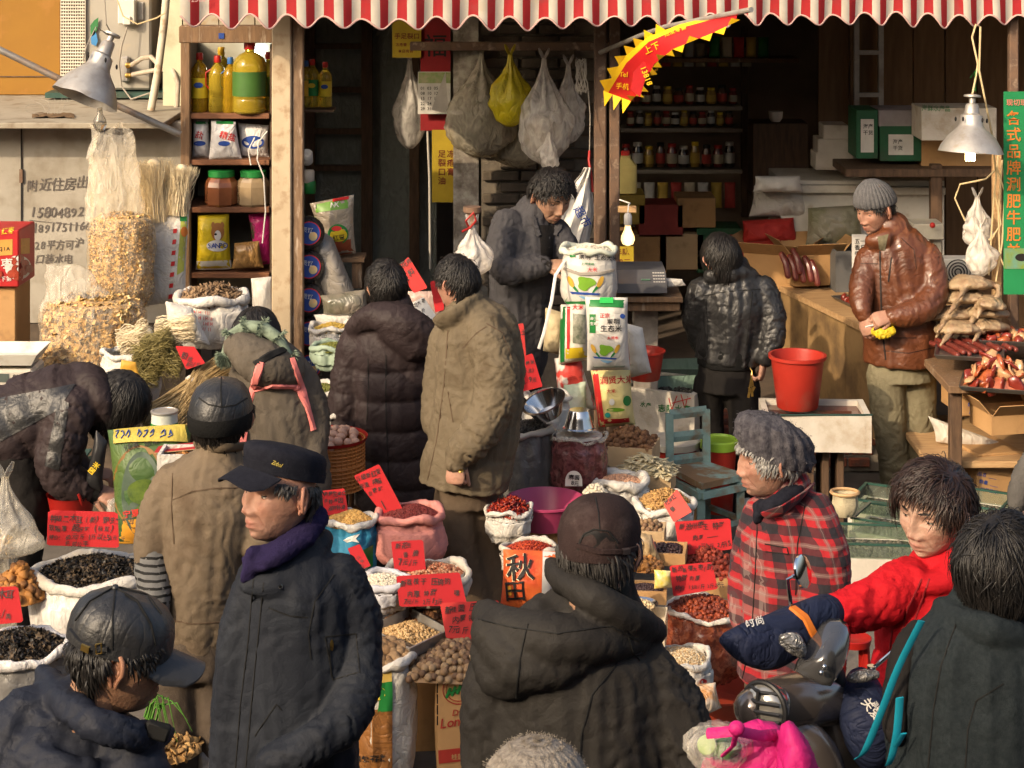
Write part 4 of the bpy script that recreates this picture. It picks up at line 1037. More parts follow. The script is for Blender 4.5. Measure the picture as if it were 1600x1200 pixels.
M_longan=[mat('longan',(.30,.19,.10),.65,(.24,.145,.075),30,bump=.3),mat('longan_pale',(.37,.25,.14),.65,(.29,.19,.10),30,bump=.3),mat('longan_dark',(.16,.09,.05),.7)]
M_date=[mat('date',(.19,.028,.016),.35,(.13,.018,.011),25,bump=.4,wr=.4,wsc=70),mat('date_bright',(.30,.045,.022),.35,(.22,.03,.015),25,bump=.4)]
M_datex=[mat('date_orange',(.30,.060,.022),.35,(.21,.036,.014),25,bump=.3),mat('date_brown',(.17,.032,.016),.38,(.12,.02,.01),25,bump=.3)]
M_chili=[mat('chili',(.14,.010,.010),.3,(.09,.006,.007),20),mat('chili_bright',(.34,.035,.012),.35)]
M_chflake=[mat('chili_flake',(.42,.055,.015),.5),mat('chili_flake_dark',(.26,.02,.01),.5)]
M_seed=[mat('black_seed',(.022,.021,.021),.5),mat('grey_seed',(.07,.066,.06),.5)]
M_ballb=[mat('brown_ball',(.15,.070,.032),.75,(.095,.042,.02),30,bump=.5),mat('brown_ball_pale',(.22,.115,.055),.75,(.15,.07,.03),30,bump=.5)]
M_stripw=[mat('pale_strip',(.52,.46,.30),.7,(.42,.36,.22),30),mat('pale_strip_b',(.44,.38,.24),.7)]
M_chick=mat('chickpea',(.52,.30,.19),.6,(.42,.23,.14),60);M_ginger=[mat('ginger',(.46,.28,.10),.7,(.36,.20,.07),30),mat('ginger_dark',(.33,.19,.07),.7)]
M_oat=[mat('oat',(.60,.46,.28),.7),mat('oat_dark',(.45,.29,.14),.7),mat('oat_pale',(.68,.58,.42),.7)]
M_raisin=mat('raisin',(.025,.014,.018),.5,(.05,.025,.025),40);M_cashew=mat('cashew',(.60,.46,.26),.5)
M_mush=[mat('dried_orange',(.36,.16,.04),.7),mat('dried_brown',(.22,.10,.035),.7)]
M_mung=mat('mung',(.16,.17,.035),.5);M_millet=mat('millet',(.46,.33,.08),.7,(.40,.27,.05),120)
M_rice=mat('rice',(.62,.58,.48),.6)
M_bark=[mat('bark_strip',(.16,.10,.055),.8),mat('bark_pale',(.26,.17,.095),.8)]
GS='open sacks of dried goods'
s=sack('big white-rimmed clear sack of black fungus with the four-line red card',145,893,92,6.85,1075,film('sack_film',(.80,.76,.72),.35,.2,.8),rim=M_sackw,roll=.030,seed=2)
fill(s,'black_fungus','curly dried black fungus heaped in the sack below the four-line red card','dried fungus',.055,'curl',1500,.0115,M_fungus,m_base=M_fungus[2])
card('wide red card with four handwritten lines over the black fungus sack',((75,797),(184,800),(186,856),(73,852)),6.85,(('特级黑木耳 (新) 野生黑木耳',78,814,11.5,2),('软糯厚 超好吃 (秋耳)',76,829,11.5,1),('特价: 60元/斤 1斤以上55元/斤',76,842,9.5,1),('绝对公平',102,853,10.5,0)))
s=sack('plastic lined sack of black fungus at the left edge beside the leather-capped man',34,1010,76,6.1,1175,M_sackgrey,rim=film('rim_film',(.8,.77,.74),.3,.2,.8),seed=5)
fill(s,'black_fungus','dried black fungus heaped in the sack at the left edge','dried fungus',.06,'curl',1200,.0115,M_fungus,m_base=M_fungus[2])
card('red card cut by the left edge, over the nearer fungus sack',((-40,918),(28,916),(36,972),(-36,978)),6.12,(('黑木耳',-18,934,15,-1),('75元/两',-22,968,13,-3)))
s=sack('sack of yellow dried lily buds wrapped in clear plastic at the left edge',-12,850,36,7.0,1000,M_clear,rim=M_clear,seed=7,amp=.02)
fill(s,'lily_buds','yellow dried lily buds piled in clear plastic at the left edge','lily buds',.05,'strip',420,.008,[mat('lily',(.50,.33,.10),.6),mat('lily_dark',(.36,.2,.05),.6)])
heap('dried_mushrooms','brown dried mushrooms in clear plastic behind the nearer fungus sack','mushrooms',P(30,930,6.75),.10,.10,.10,'half',160,.018,M_mush,seed=4)
t=hang_bag('plastic_bag','empty clear bag standing knotted beside the wide red card',8,745,870,58,6.7,M_clear,seed=4,group='loose plastic bags on the goods',low=.8)
heap('dried_slices','orange brown dried slices spilling at the foot of the tan-jacketed man','dried slices',P(235,1170,6.0),.16,.12,.05,'slice',260,.014,M_ginger,seed=9)
heap('dried_slices','dried orange strips in a pale bag between tan and navy jackets','dried slices',P(325,1165,6.2),.10,.10,.06,'slice',220,.012,M_mush,seed=19)
pillow('plastic_bag','pale clear bag beneath the dried orange strips','bag',(308,1160),(345,1165),(350,1215),(305,1215),6.1,.05,M_milky)
pillow('yellow_bag','yellow printed bag corner lying by the tan-jacketed man\'s foot','bag',(215,1140),(240,1150),(240,1215),(210,1215),5.9,.05,M_yellowpr)
lv=MB();M_leaf=mat('spring_onion',(.08,.22,.03),.5)
for k in range(8):
 a=P(226+2*k,1120+3*k,5.4);q_=rnd.uniform(-1,1);lv.tube([a,a+V(.03+.02*q_,-.02,.05+.03*rnd.random()),a+V(.07+.05*q_,-.03,.06+.05*rnd.random()),a+V(.11+.08*q_,-.03,.04*q_)],[.0035,.003,.0022,.0005],5)
tag(lv.build('spring_onion',M_leaf,None,True,P(230,1130,5.4)),'thin green spring onion leaves sticking out before the tan trousers','vegetable')
rb_=pillow('rice_bag','tall rice bag printed with green hills under a brown arch, yellow folded top','bag',(168,672),(300,664),(292,850),(180,850),7.3,.12,mat('green_print_bag',(.035,.085,.03),.5,(.08,.115,.02),3,wr=.3),dy=.03,seed=3)
sf=Surf(rb_)
patch(sf,[(168,676),(300,666),(300,690),(170,694)],mat('yellow_fold',(.46,.36,.07),.5,(.38,.30,.05),5,wr=.3),rb_,'folded_top',12,4,off=.014)
disc(sf,219,762,42,66,mat('brown_arch',(.20,.095,.02),.5),rb_,'print_arch',n=28,off=.003)
disc(sf,222,772,31,66,mat('mountain_print',(.10,.13,.11),.5,(.03,.06,.03),9,det=8),rb_,'print_scene',n=28,off=.005)
disc(sf,226,768,26,20,mat('leaf_green_print',(.10,.15,.02),.5,(.025,.055,.012),24,det=8),rb_,'print_leaves',n=20,off=.007)
patch(sf,[(180,815),(292,800),(292,846),(182,848)],mat('orange_print',(.62,.30,.03),.5,(.45,.18,.02),9),rb_,'print_band',8,4,off=.004)
print_text(sf,'健康 益智 米厂',196,706,12,M_ink,rb_,-14,off=.008);print_text(sf,'宁夏新鲜',194,808,13,M_redink,rb_,-8,off=.008)
mb=MB()
for x in(182,190,198,216,226,236,252,264):y0=679+rnd.uniform(-2,2);stroke(sf,[(x,y0+rnd.uniform(-1,6)),(x+rnd.uniform(1,6),y0-2),(x+rnd.uniform(2,7),y0+rnd.uniform(2,6)),(x+rnd.uniform(-2,5),y0+8)],1.6,None,None,'',off=.017,thick=.001,sub=2,mb=mb)
mb.build('printed_script',M_bluepr,rb_)['kind']='stuff'
M_tub=mat('tub_print',(.62,.64,.58),.4)
t=thing('tub','white and green round tub with metal lid on the printed rice bag','tub',P(257,668,7.45));mb=MB();mb.lathe([(.050,0),(.052,.002),(.050,.058),(.051,.060)],P(257,668,7.45),22);tb=mb.build('tub_body',M_tub,t)
mb=MB();mb.lathe([(.0525,.058),(.0535,.06),(.0535,.066),(.046,.068),(.045,.065)],P(257,668,7.45),22);mb.build('lid',M_metal,t);mb=MB();mb.lathe([(.0530,.004),(.0530,.022)],P(257,668,7.45),22,cap=False);mb.build('green_band',M_greenpr,t)
t=crate('open_box','white lined box of dried brown slices behind the tan jacket','box',P(285,745,7.0),(.16,.14,.10),m=M_sackw);heap('dried_slices','dried brown slices in the white box behind the tan jacket','dried slices',P(285,722,7.0),.07,.06,.03,'slice',120,.010,M_mush,seed=29)
card('flat red card lying on the white box behind the tan jacket',((248,697),(318,690),(310,706),(240,708)),7.0,(),dy=.16)
ct=thing('plastic_crate','green slatted plastic crate behind the bending woman','crate',P(62,790,7.95));mb=MB()
cc=P(70,790,7.95)
for k in range(7):mb.box(cc+V(0,0,.02+.03*k),(.34,.22,.010))
for i in range(9):mb.box(cc+V(-.17+.0425*i,-.11,.11),(.010,.008,.22))
mb.build('slatted_side',mat('crate_green',(.08,.20,.15),.5),ct,False)['kind']='stuff'
gb_=pillow('plastic_bag','black bag with gold characters beside the bending woman\'s arm','bag',(150,672),(168,690),(158,768),(132,760),7.55,.03,M_blackplastic);print_text(Plane(P(150,720,7.51),(0,-1,0)),'国米',143,742,11,M_goldpr,gb_,-50)
t=thing('shopping_basket','red plastic basket under the bending woman\'s hands','basket',P(112,812,7.6));mb=MB();mb.lathe([(.075,0),(.095,.10),(.10,.105),(.093,.10),(.072,.006)],P(112,812,7.6),24,cap=False);M_redpl=mat('red_plastic',(.33,.014,.010),.4,(.28,.011,.008),4);mb.build('basket_body',M_redpl,t);mb=MB();mb.tube([P(90,778,7.6),P(91,755,7.6),P(95,752,7.6)],.006,7);mb.tube([P(130,795,7.55),P(124,775,7.5),P(122,772,7.5)],.006,7);mb.build('handle',M_redpl,t)
pillow('plastic_bag','thin clear bag pulled open by the bending woman','bag',(168,782),(182,776),(192,850),(160,846),7.45,.03,M_clear)
M_tr1=mat('fungus_gold',(.60,.42,.18),.7,(.52,.34,.13),30);M_tr2=mat('fungus_pale',(.66,.50,.26),.7);M_tr3=mat('fungus_amber',(.54,.35,.13),.7)
def clear_sack(label,cx,vt,vb,hw,Y,tone,seed,name='tremella_bag',csz=.0068):
 c=P(cx,vb,Y);t=thing(name,label,'bag',c,'clear bags of dried snow fungus');r=hw*Y/F;h=(vb-vt)*Y/F
 mb=MB();prof=[(r*.55*k,0) for k in(.2,.6)]+[(r*(.80+.20*smooth(0,.2,u)-.10*smooth(.85,1,u)),h*u) for u in np.linspace(0,1,22)]+[(r*.55,h*1.03),(r*.2,h*1.05)]
 bag_shape(mb,c,prof,60,.012,seed,.8);mb.f.append(tuple(mb.n-1-i for i in range(60)));co=mb.build('contents',tone,t,True,ang=0);surf_scatter('fungus_clump',co,'curl',int(30/csz),csz,[M_tr1,M_tr2,M_tr3],t,seed)
 mb=MB();prof=[(a*1.05+.012,z) for a,z in prof];bag_shape(mb,c,prof,60,.016,seed+9,.82,frq=4)
 fo=mb.build('bag_film',film('glossy_film',(.95,.90,.80),.90,.10,.3),t,True,ang=0)
 return t
M_trem=mat('snow_fungus',(.56,.37,.15),.8,(.40,.24,.08),30,bump=1.0,bsc=35,dirt=(.66,.50,.26),dsc=16,damt=.5,wr=.8,wsc=22)
M_trem2=mat('snow_fungus_lumps',(.52,.34,.14),.8,(.36,.22,.08),22,bump=1.0,bsc=22,dirt=(.62,.47,.24),dsc=11,damt=.5,wr=1.0,wsc=14)
t1=clear_sack('tall clear bag of yellow dried snow fungus, upper of the two, film standing open above',190,340,478,47,9.3,M_trem,3)
t2=clear_sack('wide clear bag of lumpy dried snow fungus, lower of the two by the wall',146,472,606,76,8.95,M_trem2,6,csz=.0115)
mb=MB();pts=[];c=P(176,340,9.3)
for j in range(13):
 u=j/12
 for i in range(30):
  a=2*math.pi*i/30;k=.118*(1-.28*u+.10*math.sin(u*3))*(1+.22*math.sin(3*a+u*2)+.10*math.sin(7*a+u*3));pts.append((c.x-.02*u+k*math.cos(a),c.y+k*.5*math.sin(a),c.z-.02+.45*u+.03*math.sin(a*2)*u))
a_=np.array(pts);a_+=(fbm(a_*12,5,2)*.018)[:,None]*np.array([1,.6,.3]);mb.grid(a_,30,13,True);mb.build('bag_mouth',film('mouth_film',(.93,.88,.78),.80,.18,.6),t1)
mb=MB();pts=[];c=P(120,478,8.95)
for j in range(9):
 u=j/8
 for i in range(26):a=2*math.pi*i/26;k=.17*(1-.5*u)*(1+.2*math.sin(3*a+u*2));pts.append((c.x-.08*u+k*math.cos(a),c.y+.02+k*.5*math.sin(a),c.z-.03+.22*u))
a_=np.array(pts);a_+=(fbm(a_*12,8,2)*.025)[:,None]*np.array([1,.6,.3]);mb.grid(a_,26,9,True);mb.build('bag_mouth',M_clear,t2)
wsk=pillow('woven_sack','white printed woven sack standing behind the tall snow fungus bag','sack',(232,335),(296,330),(290,470),(228,478),9.45,.06,M_sackw,dy=.05,seed=9);sf=Surf(wsk)
patch(sf,[(283,334),(297,332),(292,420),(276,430)],mat('yellowgreen_print',(.42,.44,.08),.5),wsk,'print_band',3,10);patch(sf,[(282,331),(296,330),(296,345),(281,346)],M_greenpr,wsk,'print_corner',3,3,off=.004)
for k in range(7):patch(sf,[(271-1.2*k,358+17*k),(277-1.2*k,357+17*k),(276-1.2*k,364+17*k),(270-1.2*k,365+17*k)],M_redink,wsk,'print_mark',2,2,off=.003)
disc(sf,287,362,5,8,mat('orange_badge',(.6,.18,.03),.5),wsk,'print_badge',off=.005)
def bundle(name,label,cat,a,b,r,m,n=260,spread=1.0,seed=1,tie=None,wav=.010,thin=.0016,flare=0.0,group=None):
 """strands of noodle or straw from a to b"""
 rs=np.random.RandomState(seed);a,b=np.array(a),np.array(b);d=b-a;L=np.linalg.norm(d);d/=L;x=np.cross(d,[0,1,.2]);x/=np.linalg.norm(x);y=np.cross(d,x);S=7;vs=[];fs=[]
 for k in range(n):
  t=rs.rand()*6.283;q=math.sqrt(rs.rand())*r;ph=rs.rand(4)*6.28;e=rs.normal(size=2)*.3
  for s_ in range(S):
   u=s_/(S-1);wd=q*(1+flare*u)*(.75+.5*abs(u-.45)*spread);p=a+d*L*u*(1+.06*e[0])+x*(wd*math.cos(t)+wav*math.sin(u*5+ph[0])*e[1]*3)+y*(wd*math.sin(t)+wav*math.sin(u*4+ph[1]))-np.array([0,0,1])*flare*.02*u*u
   w_=thin*(1 if s_<S-1 else .3);sd=x*math.cos(ph[2])+y*math.sin(ph[2]);o=np.cross(d,sd);vs+=[p-sd*w_,p+sd*w_,p+o*w_*1.4]
   if s_:i0=(k*S+s_-1)*3;fs+=[(i0,i0+1,i0+4,i0+3),(i0+1,i0+2,i0+5,i0+4),(i0+2,i0,i0+3,i0+5)]
 mb=MB();mb.add(vs,fs);mb.tube([a+d*L*.1,a+d*L*.5,a+d*L*.9],[r*.55,r*.62,r*.5],10,dome=True);o=mb.build(name,m,None,True,Vector(a),ang=0);tag(o,label,cat,group)
 if tie is not None:m2=MB();p=a+d*L*tie;m2.tube([Vector(p-d*.008),Vector(p+d*.008)],[r*1.02,r*1.02],16);m2.build('tie_band',M_whitepr,o)
 return o
M_verm=mat('vermicelli',(.74,.64,.45),.45,(.66,.55,.36),30);M_vermg=mat('olive_vermicelli',(.24,.20,.075),.5,(.18,.15,.05),30);M_straw=mat('straw_noodle',(.40,.29,.14),.6,(.32,.22,.10),40)
bundle('vermicelli','tall pale bundle of dried vermicelli, left of the two behind the snow fungus','noodles',P(246,345,9.5),P(240,250,9.5),.075,M_verm,420,seed=1,flare=.3,wav=.012,thin=.0012)
bundle('vermicelli','tall pale bundle of dried vermicelli leaning on the cabinet post','noodles',P(276,335,9.5),P(284,258,9.5),.058,M_verm,360,seed=2,flare=.3,wav=.012,thin=.0012)
cb=crate('carton','tall brown carton under the red jujube box at the left wall','box',P(-12,552,9.35),(.30,.3,P(0,440,9.35).z-P(0,552,9.35).z),0.02,open_=False)
jb=crate('gift_box','red jujube gift box printed with dates on the tall carton','box',P(-12,440,9.3),(.34,.26,P(0,352,9.3).z-P(0,440,9.3).z),-.05,m=mat('gift_red',(.40,.018,.02),.45),open_=False)
bx=[o for o in bpy.data.objects if o.parent==jb][0];sf=Surf(bx)
patch(sf,[(-60,378),(46,372),(46,396),(-60,404)],mat('gift_gold',(.50,.27,.06),.5,(.40,.2,.04),9),bx,'print_band',8,3);disc(sf,28,418,20,19,M_whitepr,bx,'print_plate',off=.003)
for k,(x,y) in enumerate(((20,408),(30,404),(38,412),(25,420),(35,424),(18,428),(28,432),(-2,428),(44,420))):disc(sf,x,y,6.5,6.5,M_date[1],bx,'print_date',off=.004+.0004*k,n=12)
print_text(sf,'枣',2,420,20,M_whitepr,bx,-3,off=.006);print_text(sf,'红枣',2,366,10,M_goldpr,bx,-8,slant=.3);print_text(sf,'天下第一枣',-8,440,9,M_whitepr,bx,-4);print_text(sf,'NONGJIA',-14,392,7,M_ink,bx,-2)
sc_=thing('weighing_scale','shop scale with white tray at the left edge, numbered display','scale',P(8,600,8.6));cc=P(8,600,8.6)
mb=MB();mb.box(cc+V(0,0,.045),(.30,.22,.09),bev=.012);bs=mb.build('scale_body',mat('scale_cream',(.50,.47,.40),.5),sc_,False);mb=MB();z0=cc.z+.115
mb.grid([(cc.x+sx*w_*.165+0,cc.y+sy*d_*.13,z0+zz) for sx,sy in((-1,-1),(1,-1),(1,1),(-1,1)) for w_,d_,zz in()] or[(cc.x+x*.168*k,cc.y+y*.13*k,z0+zz) for k,zz in((.82,0),(1.0,.045),(1.04,.046),(.86,-.006)) for x,y in((-1,-1),(1,-1),(1,1),(-1,1))],4,4,True);b0=mb.n-16;mb.f.append((b0,b0+1,b0+2,b0+3));mb.f.append((b0+15,b0+14,b0+13,b0+12));mb.build('tray',M_white,sc_,False)
fp=Plane(cc+V(0,-.111,.04),(0,-1,0));patch(fp,[(-30,583),(14,584),(14,597),(-30,597)],mat('display_grey',(.09,.11,.10),.3),sc_,'display',1,1,off=.002);patch(fp,[(41,585),(54,585),(54,593),(41,593)],mat('orange_key',(.62,.2,.06),.5),sc_,'keys',1,1,off=.002);print_text(fp,'888',20,592,9,M_ink,sc_,0);print_text(fp,'800',20,601,8,M_ink,sc_,0)
s=sack('white sack with folded rim, brown bark strips inside, under the cabinet',332,462,56,9.0,545,M_sackw,seed=11,roll=.030);fill(s,'bark_strips','brown dried bark strips in the white sack under the cabinet','bark',.06,'strip',260,.011,M_bark)
sf=Surf(s['bag']);mb=MB()
for k in range(4):print_text(sf,['IHI IIHIIHI III','HIIHIIHI HIIH III','IIHI HIIHI IHIIHI','IIII IIIII II II'][k],283,488+8.5*k,7,None,None,5,sx=.75,mb=mb,off=.006)
mb.build('lettering',M_redink,s['bag'],False)
s=sack('white paper sack with vermicelli behind the red card, left of the olive coils',205,548,44,8.35,640,M_sackw,seed=13,roll=.020)
bundle('vermicelli','pale vermicelli coil lying in the white paper sack','noodles',P(188,538,8.3),P(235,520,8.3),.05,M_verm,260,seed=5,wav=.02)
bundle('vermicelli','pale vermicelli coil with red tie beside the bark sack','noodles',P(245,520,8.5),P(305,512,8.5),.05,M_verm,260,seed=6,wav=.02)
for k,(a,b) in enumerate((((212,562),(262,545)),((206,580),(250,582)),((238,560),(285,570)),((225,545),(270,530)))):
 bundle('olive_vermicelli','olive green vermicelli coil, '+['upper left','lower left','right','topmost'][k]+' of the four beside the red card','noodles',P(a[0],a[1],8.2),P(b[0],b[1],8.2),.042,M_vermg,260,seed=20+k,wav=.03,group='olive vermicelli coils')
bundle('straw_noodles','long straw coloured noodle bundle tied with a white band','noodles',P(225,660,7.9),P(352,575,8.1),.058,M_straw,420,seed=31,tie=.62,wav=.006)
bundle('straw_noodles','loose straw coloured noodle bundle fanning out below the tied one','noodles',P(268,668,7.8),P(330,600,7.9),.07,M_straw,420,seed=32,wav=.012,flare=.4)
pillow('yellow_bag','amber yellow bag flap hanging from the vermicelli sack','bag',(190,562),(212,566),(224,606),(182,600),8.0,.012,mat('amber_bag',(.55,.30,.04),.5))
card('small red card leaning among the olive vermicelli',((274,541),(304,542),(320,566),(291,578)),8.0,(('粉丝',282,560,12,12),('8元/斤',290,572,8,8)))
pillow('plastic_bag','white plastic bag heaped between noodles and the bark sack','bag',(258,470),(300,480),(330,540),(262,530),8.75,.06,M_sackw,seed=14)
YC=9.80;xa,xb=P(283,0,YC).x,P(425,0,YC).x
cbn=thing('cabinet','tall open wooden cabinet of oil bottles, jars and dog food','cabinet',P(350,470,YC));zt,zb=P(0,40,YC).z,P(0,470,YC).z
mb=MB();mb.box((xa+.022,YC+.02,(zt+zb)/2),(.048,.05,zt-zb),bev=.004);mb.build('corner_post',M_oldwood,cbn,False)
mb=MB();mb.box(((xa+xb)/2,YC+.015,P(0,54,YC).z),(xb-xa+.02,.05,.085),bev=.004);mb.build('top_rail',M_oldwood,cbn,False)
mb=MB();mb.box(((xa+xb)/2,YC+.02,P(0,41,YC).z),(xb-xa,.02,.012));mb.build('chain_strip',M_rust,cbn,False)
for k in range(5):
 mb=MB();mb.box((xa+(xb-xa)*(k+.5)/5,YC+.06,P(0,22,YC).z),((xb-xa)/5-.004,.02,.12),bev=.003);mb.build('plank',M_creampaint,cbn,False)
mb=MB();mb.box(P(346,56,YC-.012),(.028,.006,.028));mb.build('sticker',M_bluepr,cbn,False)
mb=MB();mb.box(((xa+xb)/2,YC+.42,(zt+zb)/2-.1),(xb-xa,.02,zt-zb));mb.build('back_board',mat('cabinet_back',(.34,.33,.27),.8,(.24,.23,.18),3),cbn,False)
mb=MB();mb.box((xa+.01,YC+.23,(zt+zb)/2-.1),(.016,.38,zt-zb));mb.box((xb-.008,YC+.23,(zt+zb)/2-.1),(.016,.38,zt-zb));mb.build('side_board',M_darkwood,cbn,False)
lp=MB();lp.box(P(406,78,YC+.36),(.05,.03,.04));lp.build('shelf_lamp',mat('shelf_lamp_glow',(.95,.97,.90),.5,emit=16),cbn,False)
SH=[]
for v in(176,248,322,424):
 z=P(0,v,YC+.05).z;SH.append(z);mb=MB();mb.box(((xa+xb)/2,YC+.21,z-.014),(xb-xa-.03,.40,.028),bev=.003);mb.build('shelf',mat('shelf_red_wood',(.20,.085,.04),.65,(.14,.06,.03),9,stretch=(1,5,5)),cbn,False)
def oil(name,c):return mat(name,c,.08,tuple(k*.8 for k in c),4,trans=.75,ior=1.4)
M_oil=oil('golden_oil',(.92,.56,.03));M_oil2=oil('pale_oil',(.95,.70,.07));M_capr=mat('red_cap',(.42,.02,.015),.4);M_capb=mat('blue_cap',(.03,.12,.35),.4);M_capy=mat('yellow_cap',(.6,.35,.02),.4)
GB='cooking oil bottles in the cabinet'
bottle('slim golden oil bottle with a yellow label at the left end of the cabinet shelf',312,170,92,YC+.10,.044,M_oil,M_capr,M_yellowpr,group=GB,z=SH[0],lcol2=M_bluepr)
bottle('golden oil bottle with red handle, second from the cabinet post',340,172,88,YC+.09,.046,M_oil2,M_capr,group=GB,z=SH[0],handle=-1)
bottle('tall golden oil bottle at the shelf rear with yellow cap',346,160,96,YC+.25,.048,M_oil2,M_capy,M_yellowpr,group=GB,z=SH[0])
bottle('blue capped oil bottle with red handle, third along the cabinet shelf',360,175,86,YC+.07,.040,M_oil,M_capb,group=GB,z=SH[0],handle=-1)
bottle('big five litre oil bottle with a green label next to the cream post',390,178,112,YC+.06,.088,M_oil2,M_capr,mat('lime_label',(.05,.13,.025),.5),group=GB,z=SH[0],neck=.26)
bottle('small oil bottle at the shelf rear under the bright lamp',374,150,74,YC+.28,.038,M_oil,M_capr,group=GB,z=SH[0]);bottle('oil bottle squeezed against the cream post',420,165,90,YC+.2,.045,M_oil2,M_capr,mat('lime_label',(.05,.13,.025),.5),group=GB,z=SH[0])
M_bagprint=mat('salt_bag',(.66,.64,.62),.4,(.56,.54,.52),8,wr=.5)
for k,(q,Yq) in enumerate(((((302,184),(326,186),(330,248),(300,246)),YC+.10),(((330,188),(368,190),(378,248),(326,250)),YC+.04),(((372,192),(420,196),(420,246),(374,246)),YC+.12))):
 o=pillow('powder_bag',['plump white powder bag with green seam at the shelf\'s left end','white powder bag with red and blue print at the shelf middle','pale powder bag with a dark blue oval next to the cream post'][k],'bag',*q,Yq,.045,M_bagprint,seed=40+k,group='powder bags in the cabinet');sf=Surf(o)
 if k==2:disc(sf,395,222,17,10,M_bluepr,o,'print_oval',off=.003)
 else:
  x=(312,350)[k];patch(sf,[(x-12,190),(x+14,190),(x+14,194),(x-12,194)],M_greenpr,o,'green_seam',4,1,off=.003);print_text(sf,('盐','精盐')[k],x-8,214,13,M_redink,o,15,off=.003);disc(sf,x,224,9,4,M_bluepr,o,'print_oval',off=.003)
for k,x in enumerate((346,396)):
 b=V(P(x,0,YC+.08).x,YC+.08,SH[2]);t=thing('glass_jar',['green lidded jar of rusty brown spice, left of the pair','green lidded jar of pale spice next to the cream post'][k],'jar',b,'green lidded jars');mb=MB();hh=.175;mb.lathe([(.075,0),(.086,.012),(.086,.10),(.080,.125),(.062,.15)],b,8);mb.build('jar_glass',mat(('spice_rust','spice_pale')[k],((.24,.085,.035),(.30,.22,.13))[k],.2,None,6,coat=.7),t,False)
 mb=MB();mb.lathe([(.066,.148),(.068,.15),(.068,.178),(.06,.183)],b,26);mb.build('lid',M_greenpr,t)
sn=pillow('dog_food_bag','yellow dog food bag with a collie picture on the lowest cabinet shelf','bag',(308,336),(358,334),(362,420),(305,422),YC+.05,.055,mat('dog_yellow',(.50,.39,.015),.4,(.43,.32,.012),5,wr=.4),seed=50);sf=Surf(sn)
disc(sf,340,362,10,14,mat('collie_brown',(.32,.13,.03),.6),sn,'print_dog_head',off=.003);disc(sf,333,352,3,5,mat('collie_brown',(.32,.13,.03),.6),sn,'print_ear',off=.003);disc(sf,347,352,3,5,mat('collie_brown',(.32,.13,.03),.6),sn,'print_ear',off=.003);disc(sf,340,368,5,8,M_whitepr,sn,'print_muzzle',off=.005);disc(sf,337,366,2,1.6,M_ink,sn,'print_nose',off=.007)
disc(sf,339,384,16,9,M_whitepr,sn,'print_oval',off=.003);print_text(sf,'SANPO',325,388,10,M_bluepr,sn,-2,off=.005,sx=.95);patch(sf,[(308,408),(360,406),(362,420),(306,421)],M_whitepr,sn,'white_base',6,2,off=.003)
pillow('snack_bag','clear bag of brown snacks tied with a pink knot beside the dog food','bag',(366,380),(405,376),(412,418),(362,420),YC+.02,.045,mat('brown_snack',(.34,.19,.06),.4,(.22,.12,.04),30,coat=.5,wr=.6),seed=51)
pillow('foil_pack','magenta and green foil pack beside the cream post','bag',(388,335),(424,332),(424,412),(398,414),YC+.10,.035,mat('magenta_foil',(.50,.02,.16),.3,(.05,.08,.03),5,mix=(.5,.55),wr=.5),seed=52)
mb=MB();mb.tube([P(418,205,YC-.02),P(404,222,YC-.03),P(402,250,YC-.03),P(412,275,YC-.03),P(415,330,YC-.02),P(410,380,YC-.02)],.004,6);mb.tube([P(398,215,YC-.02),P(388,235,YC-.03),P(392,258,YC-.03)],.004,6);tag(mb.build('cable',M_whitepr,None,True,P(405,300,YC)),'white cable looping down the cabinet front','cable')['kind']='stuff'
pillow('plastic_bag','clear bag of pale dried goods between bark sack and cream post','bag',(392,435),(424,432),(426,500),(394,500),9.4,.05,M_milky,seed=53)
YS=10.2;sh=thing('wall_shelf','small dark shelf carrying three oil bottles right of the brown post','shelf',P(497,172,YS));mb=MB();mb.box(P(492,171,YS+.05),(.21,.16,.012));mb.build('board',M_darkwood,sh,False);z=P(0,168,YS+.05).z+.004
for k,(x,lab) in enumerate(((478,M_capy),(488,M_greenpr),(508,M_yellowpr))):bottle(['oil bottle half hidden by the brown post','oil bottle with a green label in the middle of the small shelf','oil bottle with a yellow and blue label at the small shelf\'s right end'][k],x,168,(72,74,70)[k],YS+.05,.036,M_oil2,(M_capb,M_capr,M_capr)[k],lab,group='oil bottles on the small dark shelf',z=z,lcol2=(None,M_yellowpr,M_bluepr)[k])
M_cake=mat('cake_wrap',(.022,.018,.017),.25,(.04,.032,.03),9,bump=.4,coat=.4,wr=.5)
for k in range(5):
 v=364+52*k;c=P(481,v,9.75);t=thing('cake_pack',['topmost','second','middle','fourth','lowest'][k]+' of five round foil cake packs with blue labels beside the brown post','pack',c,'round cake packs hanging in a column');mb=MB();mb.lathe([(.02,-.042),(.062,-.04),(.083,-.02),(.087,.0),(.083,.02),(.062,.04),(.02,.042)],c,22,(.25,-1,.12));o=mb.build('wrapper',M_cake,t)
 ax=V(.25,-1,.12).normalized();m2=MB();m2.lathe([(.060,.0425),(.059,.0445)],c,24,ax);m2.build('red_ring',M_redink,t);m2=MB();m2.lathe([(.055,.0452),(.054,.0462)],c,24,ax);m2.build('blue_label',M_bluepr,t);pl=Plane(c+ax*.0475,ax)
 print_text(pl,'贡饼',471,v-3,9,M_whitepr,t,10);m2=MB();m2.lathe([(.022,.0468),(.021,.0474)],c+V(.02,0,-.015),16,ax);m2.build('label_picture',mat('food_print',(.30,.33,.22),.5,(.5,.3,.12),60),t)
o=pillow('snack_sack','big clear snack pack with green header and red beans picture','bag',(484,318),(553,304),(556,396),(506,402),10.0,.05,mat('snack_grey',(.30,.26,.20),.3,(.22,.18,.14),6,coat=.5,wr=.5),seed=60);sf=Surf(o)
